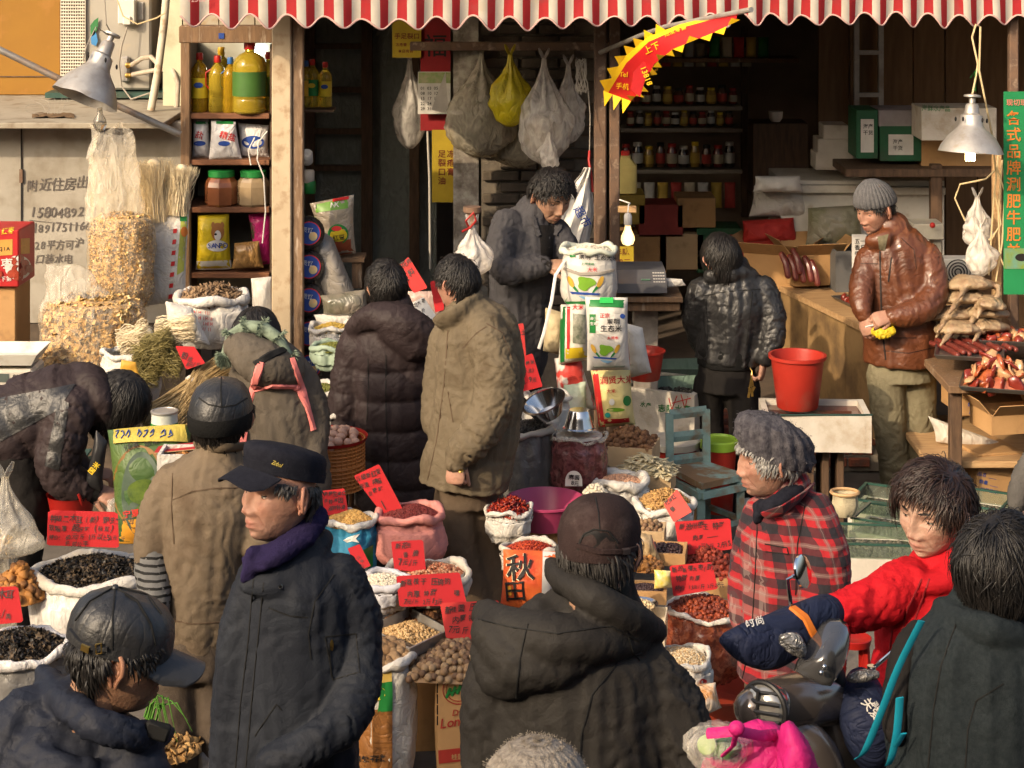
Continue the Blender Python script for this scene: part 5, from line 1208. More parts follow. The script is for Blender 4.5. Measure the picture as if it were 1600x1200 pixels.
patch(sf,[(483,322),(553,308),(553,324),(484,334)],mat('header_green',(.14,.32,.04),.4),o,'header',6,2,off=.003);patch(sf,[(520,312),(553,306),(553,310),(520,316)],M_redink,o,'red_stripe',3,1,off=.006);print_text(sf,'NX',516,325,10,M_whitepr,o,-8,off=.005,slant=.2)
disc(sf,528,366,16,16,M_greenpr,o,'print_disc',off=.003);disc(sf,529,367,13,10,M_yellowpr,o,'print_food',off=.005);disc(sf,526,357,8,4,M_redink,o,'print_beans',off=.006);patch(sf,[(508,380),(556,372),(556,394),(512,400)],mat('rust_beans',(.22,.05,.02),.5),o,'print_base',5,3,off=.003);print_text(sf,'红豆',521,375,9,M_ink,o,-8,off=.008)
pillow('plastic_bag','tall wrinkled clear bag slumped beside the round cake packs','bag',(490,350),(520,372),(570,492),(492,480),9.85,.09,mat('dull_plastic',(.30,.27,.23),.25,(.22,.20,.17),6,coat=.4,wr=.6),seed=61)
pillow('plastic_bag','dark clear bag of herbs lying behind the plum-coated woman','bag',(500,462),(572,452),(578,492),(505,492),9.6,.06,mat('herb_plastic',(.10,.10,.07),.3,(.20,.17,.14),9,coat=.4,wr=.6),seed=62)
for k,(x,v,m) in enumerate(((480,243,M_whitepr),(482,275,M_pale),(484,292,M_greenpr))):
 b=P(x,v+10,10.15);mb=MB();mb.lathe([(.03,0),(.032,.003),(.032,.06),(.028,.066)],b,18,(0,-.4,.6) if k==0 else(0,0,1));tag(mb.build('tin_can',m,None,True,b),['white tin lying beside the brown post','pale packet tin below the white tin','green topped tin above the snack pack'][k],'tin')
mb=MB();mb.box(P(520,402,10.05)+V(.02,0,0),(.30,.18,.02));mb.box(P(558,425,10.0),(.05,.05,.16));tag(mb.build('wooden_ledge',M_oldwood,None,False,P(540,402,10)),'worn wooden ledge under the snack pack','ledge')
for k,(cx,cy,rx,Y,vb,mt,mm,nm,lab,pc,cat_) in enumerate(((520,510,34,9.5,560,M_sackw,M_millet,'millet','white sack of yellow millet beside the round cake packs','grain','millet'),(522,540,34,9.2,580,mat('mint_sack',(.28,.36,.28),.6,wr=.3),M_mung,'green_lentils','mint green sack of green lentils left of the plum coat','grain','lentils'),(506,606,32,8.95,650,M_sackw,M_mung,'mung_beans','white sack of mung beans between cream post and plum coat','bean','beans'),(515,645,30,8.85,690,M_sackw,M_wbean,'white_beans','white sack of white beans left of the plum coat sleeve','bean','beans'))):
 s=sack(lab,cx,cy,rx,Y,vb,mt,seed=70+k,roll=.018);fill(s,nm,nm.replace('_',' ')+' filling the '+lab.split(' of ')[0]+' beside the plum coat',cat_,.03,pc,650,.0055,mm,seed=70+k)
 if k==2:sf=Surf(s['bag']);patch(sf,[(497,618),(520,616),(520,625),(498,627)],M_greenpr,s['bag'],'print_patch',4,2,off=.004);patch(sf,[(496,618),(503,618),(503,626),(497,627)],M_redink,s['bag'],'print_patch',2,2,off=.006)
pillow('plastic_bag','crumpled white bag on the millet sack','bag',(490,492),(560,486),(558,512),(494,510),9.6,.03,M_sackw,seed=80)
bk=thing('egg_basket','orange plastic basket of eggs between fur-hood woman and plum coat','basket',P(515,760,8.5));cc=P(515,758,8.5);M_orpl=mat('orange_plastic',(.52,.20,.05),.5,(.44,.16,.04),5)
for nm,zz,hh in(('basket_tier',0,.105),('basket_tier',.112,.095)):
 mb=MB();n_=9
 for k in range(7):mb.tube([cc+V(.155*math.cos(a),.155*math.sin(a),zz+hh*k/6) for a in np.linspace(0,6.283,25)],.0042,4)
 for a in np.linspace(0,6.283,40)[:-1]:mb.tube([cc+V(.155*math.cos(a),.155*math.sin(a),zz),cc+V(.155*math.cos(a),.155*math.sin(a),zz+hh)],.0034,4)
 mb.lathe([(.152,zz),(.150,zz+hh*.5),(.152,zz+hh)],cc,24,cap=False);o=mb.build(nm,M_orpl,bk);o['kind']='stuff'
M_egg=mat('egg',(.56,.34,.24),.5,(.50,.29,.2),20);heap('egg','brown egg in the orange basket beside the plum coat','egg',cc+V(0,0,.205),.14,.14,.035,'egg',34,.023,M_egg,single=True,base=False,seed=5,group='eggs in the orange basket')
mb=MB();mb.lathe([(.145,.20),(.165,.205),(.170,.22)],cc,26,cap=False);mb.build('red_liner',M_redpl,bk)
card('tilted red card behind the plum-coated woman\'s head',((620,418),(638,401),(669,450),(646,458)),9.3,(('新花椒',622,424,11,-38),('大料',634,440,11,-38)))
card('white card with black writing between the two seen-from-behind shoppers',((638,476),(662,464),(686,500),(670,512)),9.1,(('河北大枣',640,482,8,-20),('特价',652,490,8,-10),('8元',660,500,8,-10)),m=M_whitepr)
card('red card half hidden between the two shoppers\' heads',((672,440),(690,436),(694,484),(680,488)),9.4,())
pillow('plastic_bag','flat pink-grey bag behind the white card','bag',(636,455),(690,455),(692,500),(640,500),9.6,.03,mat('greypink',(.42,.30,.26),.4,wr=.4),seed=82)
s=sack('blue printed sack of soybeans with a small red card',545,810,42,7.95,905,M_sackblue,rim=M_sackw,seed=90,roll=.020);fill(s,'soybeans','golden soybeans in the blue printed sack','beans',.05,'bean',1500,.0046,M_soy)
sf=Surf(s['bag']);disc(sf,550,842,12,6,M_whitepr,s['bag'],'print_crane',outline=[(-14,2),(-4,-2),(4,-6),(12,-8),(6,0),(10,5),(0,3),(-8,6)],off=.006);patch(sf,[(565,860),(582,850),(582,884),(568,890)],M_greenpr,s['bag'],'print_plant',4,4,off=.006)
card('small red card with cut corners in the soybean sack',((503,767),(538,763),(544,800),(507,806)),7.95,(('新野生黄仁',506,775,8,-2),('非转基因',506,786,8.5,-1),('滋阴补肾',512,797,8,-1)))
s=sack('pink woven sack of small red beans at the plum coat hem',640,800,52,8.0,885,M_sackpink,seed=92,rb=1.12,roll=.026);fill(s,'red_beans','small dark red adzuki beans in the pink woven sack','beans',.045,'bean',2000,.0042,M_azuki)
card('long red card slanting out of the pink sack',((552,744),(592,725),(632,800),(598,804)),7.98,(('顶级新红豆',557,752,9.5,-18),('无渣 特糯',563,765,9,-20),('白糖吃',576,774,9.5,-22),('—',590,785,16,62)))
s=sack('white sack of white beans below the small tilted card',598,905,42,7.35,960,mat('bluewhite_woven',(.50,.50,.54),.7,bump=.3,wr=.3),seed=94,roll=.02);fill(s,'white_beans','oval white beans in the sack below the small tilted card','beans',.03,'bean',600,.0075,M_wbean)
card('small tilted red card sticking from the white bean sack',((543,857),(562,850),(579,884),(560,892)),7.4,(('江中',556,872,8,40),('10元',562,884,7,40)))
s=sack('pale sack of peanuts with the short three-line card',668,892,62,7.5,950,M_pale,seed=96,roll=.024);fill(s,'peanuts','shelled peanuts in the pale sack with the short card','peanuts',.04,'bean',650,.0082,M_pnut)
card('square red card with three short lines over the peanuts',((611,846),(661,843),(666,896),(616,890)),7.45,(('新花生',617,856,10.5,-1),('香 脆',630,869,10.5,0),('7元/斤',622,885,12,-4)))
heap('dried_lychee','brown dried lychee piled behind the walnut tray','dried fruit',P(655,975,7.45),.13,.11,.08,'ball',85,.0165,M_lychee,single=True,seed=7,group='dried lychees behind the walnut tray')
card('red card about dried lychee with a circled word',((619,900),(718,894),(730,946),(624,948)),7.24,(('新荔枝干 压碎的',624,915,12.5,-2),('内厚 特甜',636,931,11.5,-1),('7元/斤 2斤13元',630,944,9.5,0),('嘿',709,931,12,0)))
t=crate('carton','brown carton holding the dried lychee behind the walnut tray','box',V(P(655,0,7.4).x,7.4,0),(.30,.26,P(0,985,7.4).z),.1)
cor=[P(576,975,7.22),P(640,1003,7.02),P(700,984,7.20),P(640,962,7.42)];zt=sum(c.z for c in cor)/4;cor=[V(c.x,c.y,zt) for c in cor]
t=thing('metal_tray','steel tray of walnut kernels resting on the walnut sack','tray',(sum(cor,V(0,0,0))/4)-V(0,0,.05));mb=MB();cen=sum(cor,V(0,0,0))/4
ri=[[cen+(c-cen)*k+V(0,0,z) for c in cor] for k,z in((1.05,.0),(1.0,.001),(.93,-.042),(.90,-.042))]
ro=[[cen+(c-cen)*k+V(0,0,z) for c in cor] for k,z in((1.05,-.003),(.96,-.047))]
L_=ro[1];pts=[p for r_ in(ro[1],ro[0],ri[0],ri[1],ri[2]) for p in r_];mb.grid(pts,4,5,True);b0=mb.n-20;mb.f.append((b0+16,b0+17,b0+18,b0+19));mb.f.append((b0+3,b0+2,b0+1,b0));mb.build('tray_body',M_metal,t,False)
ex=(cor[1]-cor[0]);rot_=math.atan2(ex.y,ex.x);heap('walnut_kernels','golden walnut kernels spread in the steel tray','nuts',cen-V(0,0,.038),(cor[1]-cor[0]).length*.44,(cor[3]-cor[0]).length*.44,.05,'half',750,.0072,M_kernel,shape='rect',rot=rot_,seed=8)
s=sack('white sack of whole walnuts printed with walnuts and brown scenery',598,1022,50,7.05,1330,M_sackw,seed=98,roll=.024,rb=1.05,amp=.014);fill(s,'walnut','whole walnut in the printed white sack','walnut',.06,'nut',120,.0205,M_walnut,single=True,group='whole walnuts in the printed sack',jz=.5)
sf=Surf(s['bag']);patch(sf,[(556,1050),(612,1046),(612,1075),(556,1078)],mat('walnut_band',(.50,.34,.08),.5),s['bag'],'print_band',6,4,off=.004);patch(sf,[(596,1066),(612,1064),(612,1110),(590,1112)],M_greenpr,s['bag'],'print_green',4,5,off=.006)
patch(sf,[(553,1112),(612,1105),(612,1215),(553,1215)],mat('walnut_photo',(.26,.11,.03),.5,(.12,.05,.015),14,det=6,wr=.5),s['bag'],'print_picture',8,10,off=.005);disc(sf,582,1082,20,12,mat('gold_oval',(.60,.42,.03),.5),s['bag'],'print_oval',off=.007)
print_text(sf,'燥处存放',556,1190,12,M_ink,s['bag'],-4,off=.009)
YL=6.95;zt=P(0,1052,YL).z;A=V(P(684,0,YL).x,YL,0);wd=.30;dp_=.22
lb=thing('longan_carton','brown dried longan carton with red lettering, heaped with longan','box',A);M4=Matrix.Rotation(-.10,3,'Z');mb=MB()
q=[A,A+M4@V(wd,0,0),A+M4@V(wd,dp_,0),A+M4@V(0,dp_,0)];q[3]=q[3]+V(-.035,.0,0);q[2]=q[2]+V(-.02,0,0)
pts=[];NV=8
for j in range(NV+1):
 for i in range(4):
  for k in range(6):p=q[i].lerp(q[(i+1)%4],k/6);bul=.010*math.sin(math.pi*k/6)*math.sin(math.pi*j/NV);o_=(p-(q[0]+q[2])/2).normalized();pts.append(p+o_*bul+V(0,0,.01+(zt-.01)*j/NV+(.006*math.sin(k*2+i) if j==NV else 0)))
mb.grid(pts,24,NV+1,True);lbo=mb.build('box_body',M_carton,lb,True,ang=30)
sf=Surf(lbo);M_rp=mat('red_box_print',(.36,.03,.02),.7)
patch(sf,[(685,1172),(745,1165),(745,1186),(686,1193)],M_rp,lb,'red_band',6,2,off=.003);print_text(sf,'桂圆',706,1186,10,M_carton,lb,-5,off=.005)
mb=MB()
for rr_,w_ in((24,1.2),(19,1.0)):
 ring=[(716+rr_*math.cos(a),1078+rr_*.92*math.sin(a)) for a in np.linspace(0,6.283,40)];stroke(sf,ring,w_,None,None,'',off=.003,thick=.0006,sub=1,mb=mb)
mb.build('logo_ring',M_rp,lb);mb=MB()
for k in range(5):stroke(sf,[(698+8*k,1090-3*k),(704+8*k,1074-2*k)],5,None,None,'',off=.004,thick=.0008,sub=2,mb=mb)
stroke(sf,[(698,1084),(735,1072)],3,None,None,'',off=.004,thick=.0008,mb=mb);mb.build('logo_twist',M_greenpr,lb)
print_text(sf,'Dried',706,1118,12,M_rp,lb,-5,slant=.3,off=.004);print_text(sf,'Longan',687,1138,19,M_rp,lb,-9,slant=.3,off=.004);print_text(sf,'FF GOOD',702,1066,4.5,M_rp,lb,-4,off=.004)
mb=MB()
for k in range(4):stroke(sf,[(664+5*math.sin(a)+k*.3,1080+20*k+9*math.cos(a)) for a in np.linspace(.4,5.9,12)],1,None,None,'',off=.003,thick=.0006,sub=1,mb=mb)
mb.build('side_scribble',M_ink,lb);patch(sf,[(662,1052),(672,1056),(672,1070),(662,1066)],M_rp,lb,'glass_mark',2,2,off=.002)
heap('longan','round brown longan heaped on the lettered carton','longan',A+V(.11,.12,zt-.02),.205,.16,.075,'longan',260,.0138,M_longan,single=True,seed=12,rot=-.1,shape='rect',group='dried longans on the lettered carton',jz=.7)
card('red card about longan stuck behind the lettered carton',((687,942),(780,938),(758,1000),(697,997)),7.15,(('新桂圆 压碎的',694,957,12.5,-3),('内厚 特甜',706,972,11.5,-2),('7元/斤 2斤13',700,989,11.5,-2)))
t=thing('wash_basin','wide pink plastic wash basin between chillies and small white sign','basin',P(852,828,8.45));mb=MB();r=61*8.45/F;c=P(852,780,8.45);b=c-V(0,0,.115)
mb.lathe([(r*.70,0),(r*.74,.004),(r*.90,.085),(r*.97,.105),(r*1.0,.112),(r*1.02,.110),(r*1.02,.118),(r*.98,.120),(r*.94,.108),(r*.86,.08),(r*.70,.010),(r*.3,.006)],b,44);mb.build('basin_body',mat('pink_plastic',(.34,.045,.115),.35,(.29,.038,.098),3),t)
crate('carton','low carton propping the pink basin','box',V(c.x,8.5,0),(.26,.22,b.z-.005),.2,open_=False)
s=sack('white bag of whole dried red chillies beside the taupe trousers',795,795,36,8.25,850,M_sackw,seed=100,roll=.015);fill(s,'dried_chillies','dark dried red chillies in the white bag beside the taupe trousers','chillies',.06,'chili',260,.0115,M_chili)
s=sack('open bag of chilli flakes above the black and red characters',828,855,44,7.9,905,M_pale,seed=102,roll=.018);fill(s,'chilli_flakes','bright red chilli flakes in the open bag','chilli flakes',.035,'flake',900,.0075,M_chflake)
o=pillow('printed_bag','red printed bag with big black autumn field characters','bag',(786,858),(876,862),(868,960),(780,955),7.75,.09,mat('red_print',(.44,.035,.02),.45,(.55,.16,.03),3,wr=.3),seed=104);sf=Surf(o)
patch(sf,[(848,862),(876,864),(868,930),(846,928)],M_whitepr,o,'white_panel',4,6,off=.003);print_text(sf,'秋',792,905,44,mat('cream_print',(.7,.6,.4),.5),o,-4,off=.005);print_text(sf,'秋',794,904,42,M_ink,o,-4,off=.008);print_text(sf,'田',790,936,34,M_ink,o,-4,off=.007)
disc(sf,862,886,9,14,mat('food_print',(.30,.33,.22),.5,(.5,.3,.12),60),o,'print_food',off=.005);patch(sf,[(784,915),(800,916),(800,930),(783,928)],mat('orange_print',(.62,.30,.03),.5),o,'print_orange',2,2,off=.004)
s=sack('tall grey plastic sack of black seeds right of the taupe coat',826,668,42,8.9,785,M_sackgrey,rim=M_pale,seed=106,roll=.022);fill(s,'black_seeds','black melon seeds in the tall grey sack','seeds',.05,'flake',900,.0085,M_seed)
s=sack('clear round bag packed with dark red dates, steel bowls on top',905,680,41,8.8,780,mat('dates_in_film',(.085,.020,.022),.18,(.16,.05,.05),36,mix=(.45,.55),coat=.6,bump=.6,bsc=50,wr=.4),rim=M_clear,seed=108,roll=.012,amp=.016)
mb=MB();mb.lathe([(.0,.0),(.108,.0)],s['c']+V(0,0,.0),24,cap=False);mb.build('bag_top',M_milky,s['root'])
def bowl(label,c,r,h,ax,name='steel_bowl'):
 mb=MB();mb.lathe([(r*.62,0),(r*.66,.003),(r*.78,h*.45),(r*.95,h*.9),(r*1.05,h*.95),(r*1.06,h*.98),(r*.94,h),(r*.76,h*.5),(r*.60,.008),(r*.2,.006)],c,34,ax);return tag(mb.build(name,M_steel,None,True,c),label,'bowl','steel bowls on the dates')
bowl('upturned steel bowl with flat base on the bag of dates',P(905,640,8.8),.072,.085,(0,0,-1));bowl('large steel bowl tipped on its side on the black seeds',P(858,648,8.85),.100,.075,(-.35,-.25,.9))
s=sack('white sack of rice behind the tipped steel bowl',855,618,36,9.2,690,M_sackw,seed=110,roll=.018);fill(s,'rice','white rice heaped behind the tipped steel bowl','rice',.05,'grain',900,.006,M_rice)
card('red card with rice price behind the taupe coat',((806,560),(832,552),(848,604),(816,612)),9.15,(('新粳米',814,572,9,-12),('(东北)',814,584,8,-12),('2.9元',818,600,9,-12)))
card('upper red card partly hidden by the taupe coat',((798,508),(818,505),(822,556),(806,560)),9.3,(('粘土',806,524,9,-6),))
M_riceb=mat('rice_bag_white',(.48,.46,.42),.45,(.49,.47,.43),5,wr=.3);M_seal=mat('wheat_gold',(.55,.32,.04),.5)
def rice_print(sf,o,cx,cy,k=1.0):
 """generic green plant, wheat ears and blue water"""
 disc(sf,cx,cy,16*k,13*k,mat('leafy_green',(.14,.30,.02),.5,(.08,.2,.015),20),o,'print_plant',outline=[(14*k*math.cos(a)*(1+.25*math.cos(3*a)),11*k*math.sin(a)*(1+.2*math.cos(3*a+1))) for a in np.linspace(0,6.1,24)],off=.004)
 for s_ in(-1,1):
  disc(sf,cx+s_*24*k,cy-2*k,4*k,10*k,M_seal,o,'print_wheat',ang=s_*25,off=.004);disc(sf,cx+s_*18*k,cy+8*k,2*k,11*k,M_greenpr,o,'print_stalk',ang=s_*40,off=.003)
 patch(sf,[(cx-26*k,cy+14*k),(cx+24*k,cy+17*k),(cx+20*k,cy+20*k),(cx-22*k,cy+18*k)],M_bluepr,o,'print_water',5,1,off=.004);patch(sf,[(cx-12*k,cy+21*k),(cx+16*k,cy+23*k),(cx+6*k,cy+28*k),(cx-4*k,cy+26*k)],mat('pale_blue',(.20,.38,.55),.5),o,'print_water',4,1,off=.004)
lo=pillow('rice_bag','lowest rice bag, red and cream with a green garden picture','bag',(922,576),(985,572),(993,664),(935,668),9.35,.10,mat('cream_bag',(.62,.52,.22),.5,(.55,.46,.2),4,wr=.3),seed=120);sf=Surf(lo)
patch(sf,[(921,576),(934,576),(946,666),(932,666)],M_redink,lo,'red_side',3,8,off=.003);patch(sf,[(934,655),(993,652),(994,664),(936,668)],M_redink,lo,'red_base',5,2,off=.004);print_text(sf,'润贤大米',938,600,13,M_redink,lo,-3,off=.004);print_text(sf,'大米',948,614,7,M_redink,lo,-3);disc(sf,950,648,4,4,mat('teal_badge',(.03,.3,.25),.5),lo,'print_badge',off=.005)
disc(sf,979,626,6,8,M_greenpr,lo,'print_farmer',off=.004);disc(sf,956,628,4,5,M_whitepr,lo,'print_hen',off=.004);disc(sf,962,640,14,3,mat('leafy_green',(.14,.30,.02),.5),lo,'print_grass',off=.003)
mi=pillow('rice_bag','patterned rice bag with green and yellow border behind the front white one','bag',(876,476),(918,474),(920,562),(872,570),9.45,.09,mat('pattern_bag',(.60,.58,.50),.5,wr=.3),seed=121);sf=Surf(mi)
patch(sf,[(876,480),(884,480),(882,564),(876,566)],M_greenpr,mi,'green_edge',2,8,off=.003);patch(sf,[(886,480),(891,480),(890,545),(886,545)],M_redink,mi,'red_border',2,8,off=.003);patch(sf,[(884,544),(918,542),(918,558),(884,560)],M_yellowpr,mi,'yellow_base',4,3,off=.003);patch(sf,[(895,490),(914,492),(914,538),(895,536)],mat('dark_tree_print',(.10,.12,.08),.5,(.4,.38,.3),20),mi,'print_tree',4,6,off=.004);print_text(sf,'大米',894,484,9,M_redink,mi,0,off=.004)
s=sack('open white rice bag with rolled rim on top of the rice bag stack',920,388,40,9.55,478,M_riceb,seed=122,roll=.022,rb=1.08,amp=.006,rim=mat('rim_greenish',(.52,.55,.46),.5,wr=.3),group='rice bags beside the shopkeeper');sf=Surf(s['bag']);rice_print(sf,s['bag'],915,442,.95)
print_text(sf,'崇明 生态大米',905,404,9,M_ink,s['bag'],3,off=.006);patch(sf,[(891,393),(899,393),(899,402),(891,402)],M_greenpr,s['bag'],'print_seal',2,2,off=.005);print_text(sf,'大米',917,424,8,M_redink,s['bag'],0,off=.006);print_text(sf,'上海崇明',908,414,5,M_greenpr,s['bag'],2,off=.006);patch(sf,[(875,470),(962,470),(962,478),(875,478)],M_greenpr,s['bag'],'green_hem',10,1,off=.006)
stroke(sf,[(882,420),(905,428),(935,428),(958,422)],5,M_cord,s['bag'],'band',off=.004,thick=.004,sub=6);fill(s,'rice','white rice in the open bag on top of the stack','rice',.03,'grain',700,.006,M_rice)
fr=pillow('rice_bag','front white rice bag with green top strip and plant print','bag',(914,464),(981,465),(985,578),(917,579),9.2,.075,M_riceb,seed=123);sf=Surf(fr)
patch(sf,[(913,464),(982,464),(981,481),(914,479)],M_greenpr,fr,'green_top',8,3,off=.004);patch(sf,[(937,467),(958,467),(958,475),(937,475)],mat('handle_green',(.03,.42,.08),.4),fr,'handle',3,1,off=.009);patch(sf,[(922,491),(931,491),(931,520),(922,520)],M_greenpr,fr,'print_strip',2,4,off=.004);print_text(sf,'金玉\n生态',923,500,6,M_whitepr,fr,0,off=.007)
print_text(sf,'正宗',937,496,8,M_redink,fr,0,off=.004);print_text(sf,'崇明',948,506,10,M_ink,fr,0,off=.004);print_text(sf,'生态米',938,517,11,M_ink,fr,0,off=.004);print_text(sf,'大闸米',948,530,6,M_redink,fr,0,off=.004);rice_print(sf,fr,946,546,.75);patch(sf,[(916,573),(985,571),(985,578),(917,579)],M_greenpr,fr,'green_base',6,1,off=.005);disc(sf,972,494,4,4,M_bluepr,fr,'blue_mark',off=.004)
pillow('rice_bag','plain grey paper bag behind the front white rice bag','bag',(978,505),(1004,512),(1018,582),(986,590),9.4,.05,mat('greypaper',(.50,.48,.44),.7,wr=.4),seed=124)
pillow('rice_bag','red striped bag wedged under the rice bag stack','bag',(866,560),(906,556),(932,640),(872,640),9.5,.06,mat('red_stripe_bag',(.50,.05,.04),.5,(.62,.58,.52),6,mix=(.45,.5),wr=.3),seed=125)
pillow('straw_sack','cream sack leaning behind the patterned rice bag','sack',(852,480),(884,490),(878,556),(848,548),9.6,.07,mat('cream_sack',(.44,.36,.22),.7,wr=.3),seed=126)
pillow('rice_bag','white bag with green leaf print behind the black seeds','bag',(880,600),(916,596),(918,668),(886,668),9.45,.05,mat('leafbag',(.58,.6,.52),.5,(.25,.4,.25),5,wr=.3),seed=127)
sp=MB();sp.tube([P(884,405,9.5),P(868,430,9.4),P(862,470,9.35),P(850,520,9.3),P(842,545,9.3)],[(.008,.003)]*5,6,side=SX if 'SX' in globals() else(1,0,0));tag(sp.build('tie_strip',M_whitepr,None,True,P(860,480,9.35)),'long pale tie strip hanging from the shopkeeper\'s hand','strip')
def tilted_box(label,cx,vt,vb,w_,d_,Y,rot,m=M_cartonpale,group='cartons of dried goods'):
 z=P(0,vt,Y).z;zb=max(.005,P(0,vb,Y-d_/2).z);return crate('carton',label,'box',V(P(cx,0,Y).x,Y,zb),(w_,d_,z-zb),rot,m,group=group),V(P(cx,0,Y).x,Y,z)
t,c=tilted_box('carton lined with plastic, heaped with brown ball-shaped fruit',985,690,730,.25,.22,9.25,-.25);heap('dried_fruit','brown ball-shaped dried fruit in the lined carton below the rice bags','dried fruit',c-V(0,0,.01),.118,.105,.07,'ball',130,.0125,M_ballb,single=True,shape='rect',rot=-.25,seed=15,group='ball-shaped dried fruits in the carton',jz=.8)
t,c=tilted_box('carton of pale bean curd strips left of the turquoise chair',1012,735,775,.24,.2,8.95,-.2);heap('bean_curd_strips','pale bean curd strips piled left of the turquoise chair','bean curd',c-V(0,0,.01),.12,.10,.075,'strip',210,.0135,M_stripw,shape='rect',rot=-.2,seed=16,flat=True)
s=sack('white rimmed sack of chickpeas below the bean curd strips',968,748,43,8.75,810,M_sackw,seed=130,roll=.030);fill(s,'chickpeas','pinkish chickpeas in the white rimmed sack','chickpeas',.03,'bean',420,.0072,M_chick,sc=.8)
s=sack('white sack of golden ginger slices beside the turquoise chair',1038,785,46,8.5,850,M_sackw,seed=132,roll=.024,ry=1.0);fill(s,'ginger_slices','golden dried ginger slices in the sack beside the chair','ginger',.07,'slice',380,.012,M_ginger)
card('faded red card standing in the ginger slices',((1036,787),(1057,764),(1083,800),(1052,816)),8.3,(('玫瑰红',1041,790,8,-38),('姜',1050,800,9,-38)),m=mat('faded_red_card',(.50,.06,.05),.75))
t=thing('name_plate','small white rounded sign between pink basin and chickpeas','sign',P(897,762,8.6));a=P(884,762,8.6);mb=MB();o_=[P(883+27*(.5-.5*math.cos(q))*1.0,760-24*math.sin(q)**.6,8.6) for q in np.linspace(0.001,math.pi-.001,14)];mb.poly(o_,V(0,.004,0));mb.build('plate',M_whitepr,t,False);pl=Plane(P(897,750,8.597),(0,-1,0));print_text(pl,'麻酱',888,748,9,M_marker,t,5);print_text(pl,'8元',892,757,8,M_marker,t,5)
heap('garlic','pale garlic cloves in a small bag right of the small white sign','garlic',P(930,772,8.55),.055,.05,.04,'bean',60,.011,M_wbean,seed=33)
t,c=tilted_box('carton of round brown nuts behind the prunes',1008,822,850,.17,.14,8.1,-.15);heap('brown_nut','round brown nut in the carton behind the prunes','nut',c-V(0,0,.01),.07,.06,.03,'ball',34,.0115,M_longan,single=True,shape='rect',seed=17,group='round brown nuts in the small carton')
t,c=tilted_box('open carton of dark prunes before the nuts',1040,855,885,.17,.16,7.9,-.15,M_carton);heap('prunes','dark wrinkled prunes in the open carton','prunes',c-V(0,0,.02),.072,.07,.03,'half',120,.0095,M_raisin,shape='rect',seed=18)
pillow('seed_bag','clear bag of pale flat seeds beside the suede cap','bag',(998,832),(1018,836),(1034,878),(992,872),7.8,.04,mat('pale_seed_bag',(.40,.29,.16),.3,(.24,.17,.09),60,coat=.5,wr=.5),seed=140)
heap('dried_mushrooms','orange brown dried mushrooms beside the suede cap','mushrooms',P(1010,886,7.75),.07,.06,.035,'half',60,.014,M_mush,seed=34)
t,c=tilted_box('large carton of red dates under the wide card',1108,890,935,.26,.2,7.95,-.12,M_carton);heap('red_date','glossy red date in the carton under the wide two-price card','date',c-V(0,0,.012),.125,.10,.085,'date',150,.0112,M_date,single=True,shape='rect',rot=-.12,seed=21,group='red dates in the carton',jz=.8)
card('wide red card with two prices above the carton of red dates',((1054,815),(1141,810),(1145,858),(1062,868)),8.0,(('新沧州枣王 特甜',1060,828,11,-3),('肉厚 ——',1082,844,10,-3),('特价: 8元/斤 2斤15元',1064,860,9.5,-5)))
s=sack('clear sack of orange red dates beside the plaid jacket',1098,950,58,7.6,1075,mat('xj_dates_film',(.13,.026,.012),.16,(.24,.065,.03),40,mix=(.45,.55),coat=.7,bump=.6,bsc=50,wr=.35),rim=M_milky,seed=142,roll=.014);fill(s,'xinjiang_date','orange red date in the clear sack beside the plaid jacket','date',.055,'date',280,.0098,M_datex,single=True,group='orange red dates in the clear sack',jz=.7,sc=.97)
card('red card with circled word before the clear date sack',((1046,884),(1112,878),(1122,920),(1052,932)),7.55,(('新的新疆大枣(甜)',1050,894,9.5,-4),('特甜 肉厚',1056,908,9.5,-4),('特价: 15元/斤 2斤28元',1054,923,8,-5)))
mb=MB();c=V(P(1120,0,7.62).x,7.62,.01);mb.lathe([(.15,0),(.16,.004),(.205,.10),(.212,.105),(.212,.112),(.2,.108),(.15,.012)],c,36);tag(mb.build('plastic_basin',mat('basin_orange',(.42,.055,.025),.45),None,True,c),'orange red basin under the clear date sack','basin')
heap('raisins','dark raisins in the carton above the pink card','raisins',P(1008,922,7.55),.075,.055,.02,'bean',260,.006,M_raisin,seed=35);crate('carton','low carton of raisins behind the pink card','box',P(1008,935,7.55),(.17,.13,.05),-.1,M_carton)
pillow('corn_bag','small clear bag of yellow sweets beside the raisins','bag',(1022,890),(1048,892),(1050,918),(1022,920),7.5,.025,mat('yellow_corn',(.62,.46,.05),.3,(.6,.55,.3),40,coat=.5,wr=.4),seed=141)
card('pink pentagon card above the cashew bowl',((972,914),(988,908),(996,934),(970,936)),7.3,(('大米',978,926,8,-30),),m=M_pinkcard)
mb=MB();c=P(1000,952,7.3);mb.lathe([(.05,0),(.066,.022),(.070,.024),(.064,.02),(.046,.005)],c,28);tag(mb.build('small_bowl',M_steel,None,True,c),'small steel bowl of cashews beside the dark collar','bowl');heap('cashews','pale cashews in the small steel bowl','cashews',c+V(0,0,.01),.055,.05,.02,'half',60,.0085,M_cashew,seed=36)
bxq=crate('clear_box','clear hinged plastic box under the cashew bowl','box',P(1012,1000,7.25),(.14,.16,.10),-.15,film('tan_film',(.85,.76,.60),.45,.1,.4),wall=.004)
s=sack('white sack of rolled oats standing before the clear date sack',1062,1026,48,7.2,1100,M_sackw,seed=144,roll=.016,ry=1.05,rb=1.02);fill(s,'rolled_oats','pale rolled oats in the white sack beside the dark coat','oats',.035,'flake',1300,.0058,M_oat,conc=2.2)
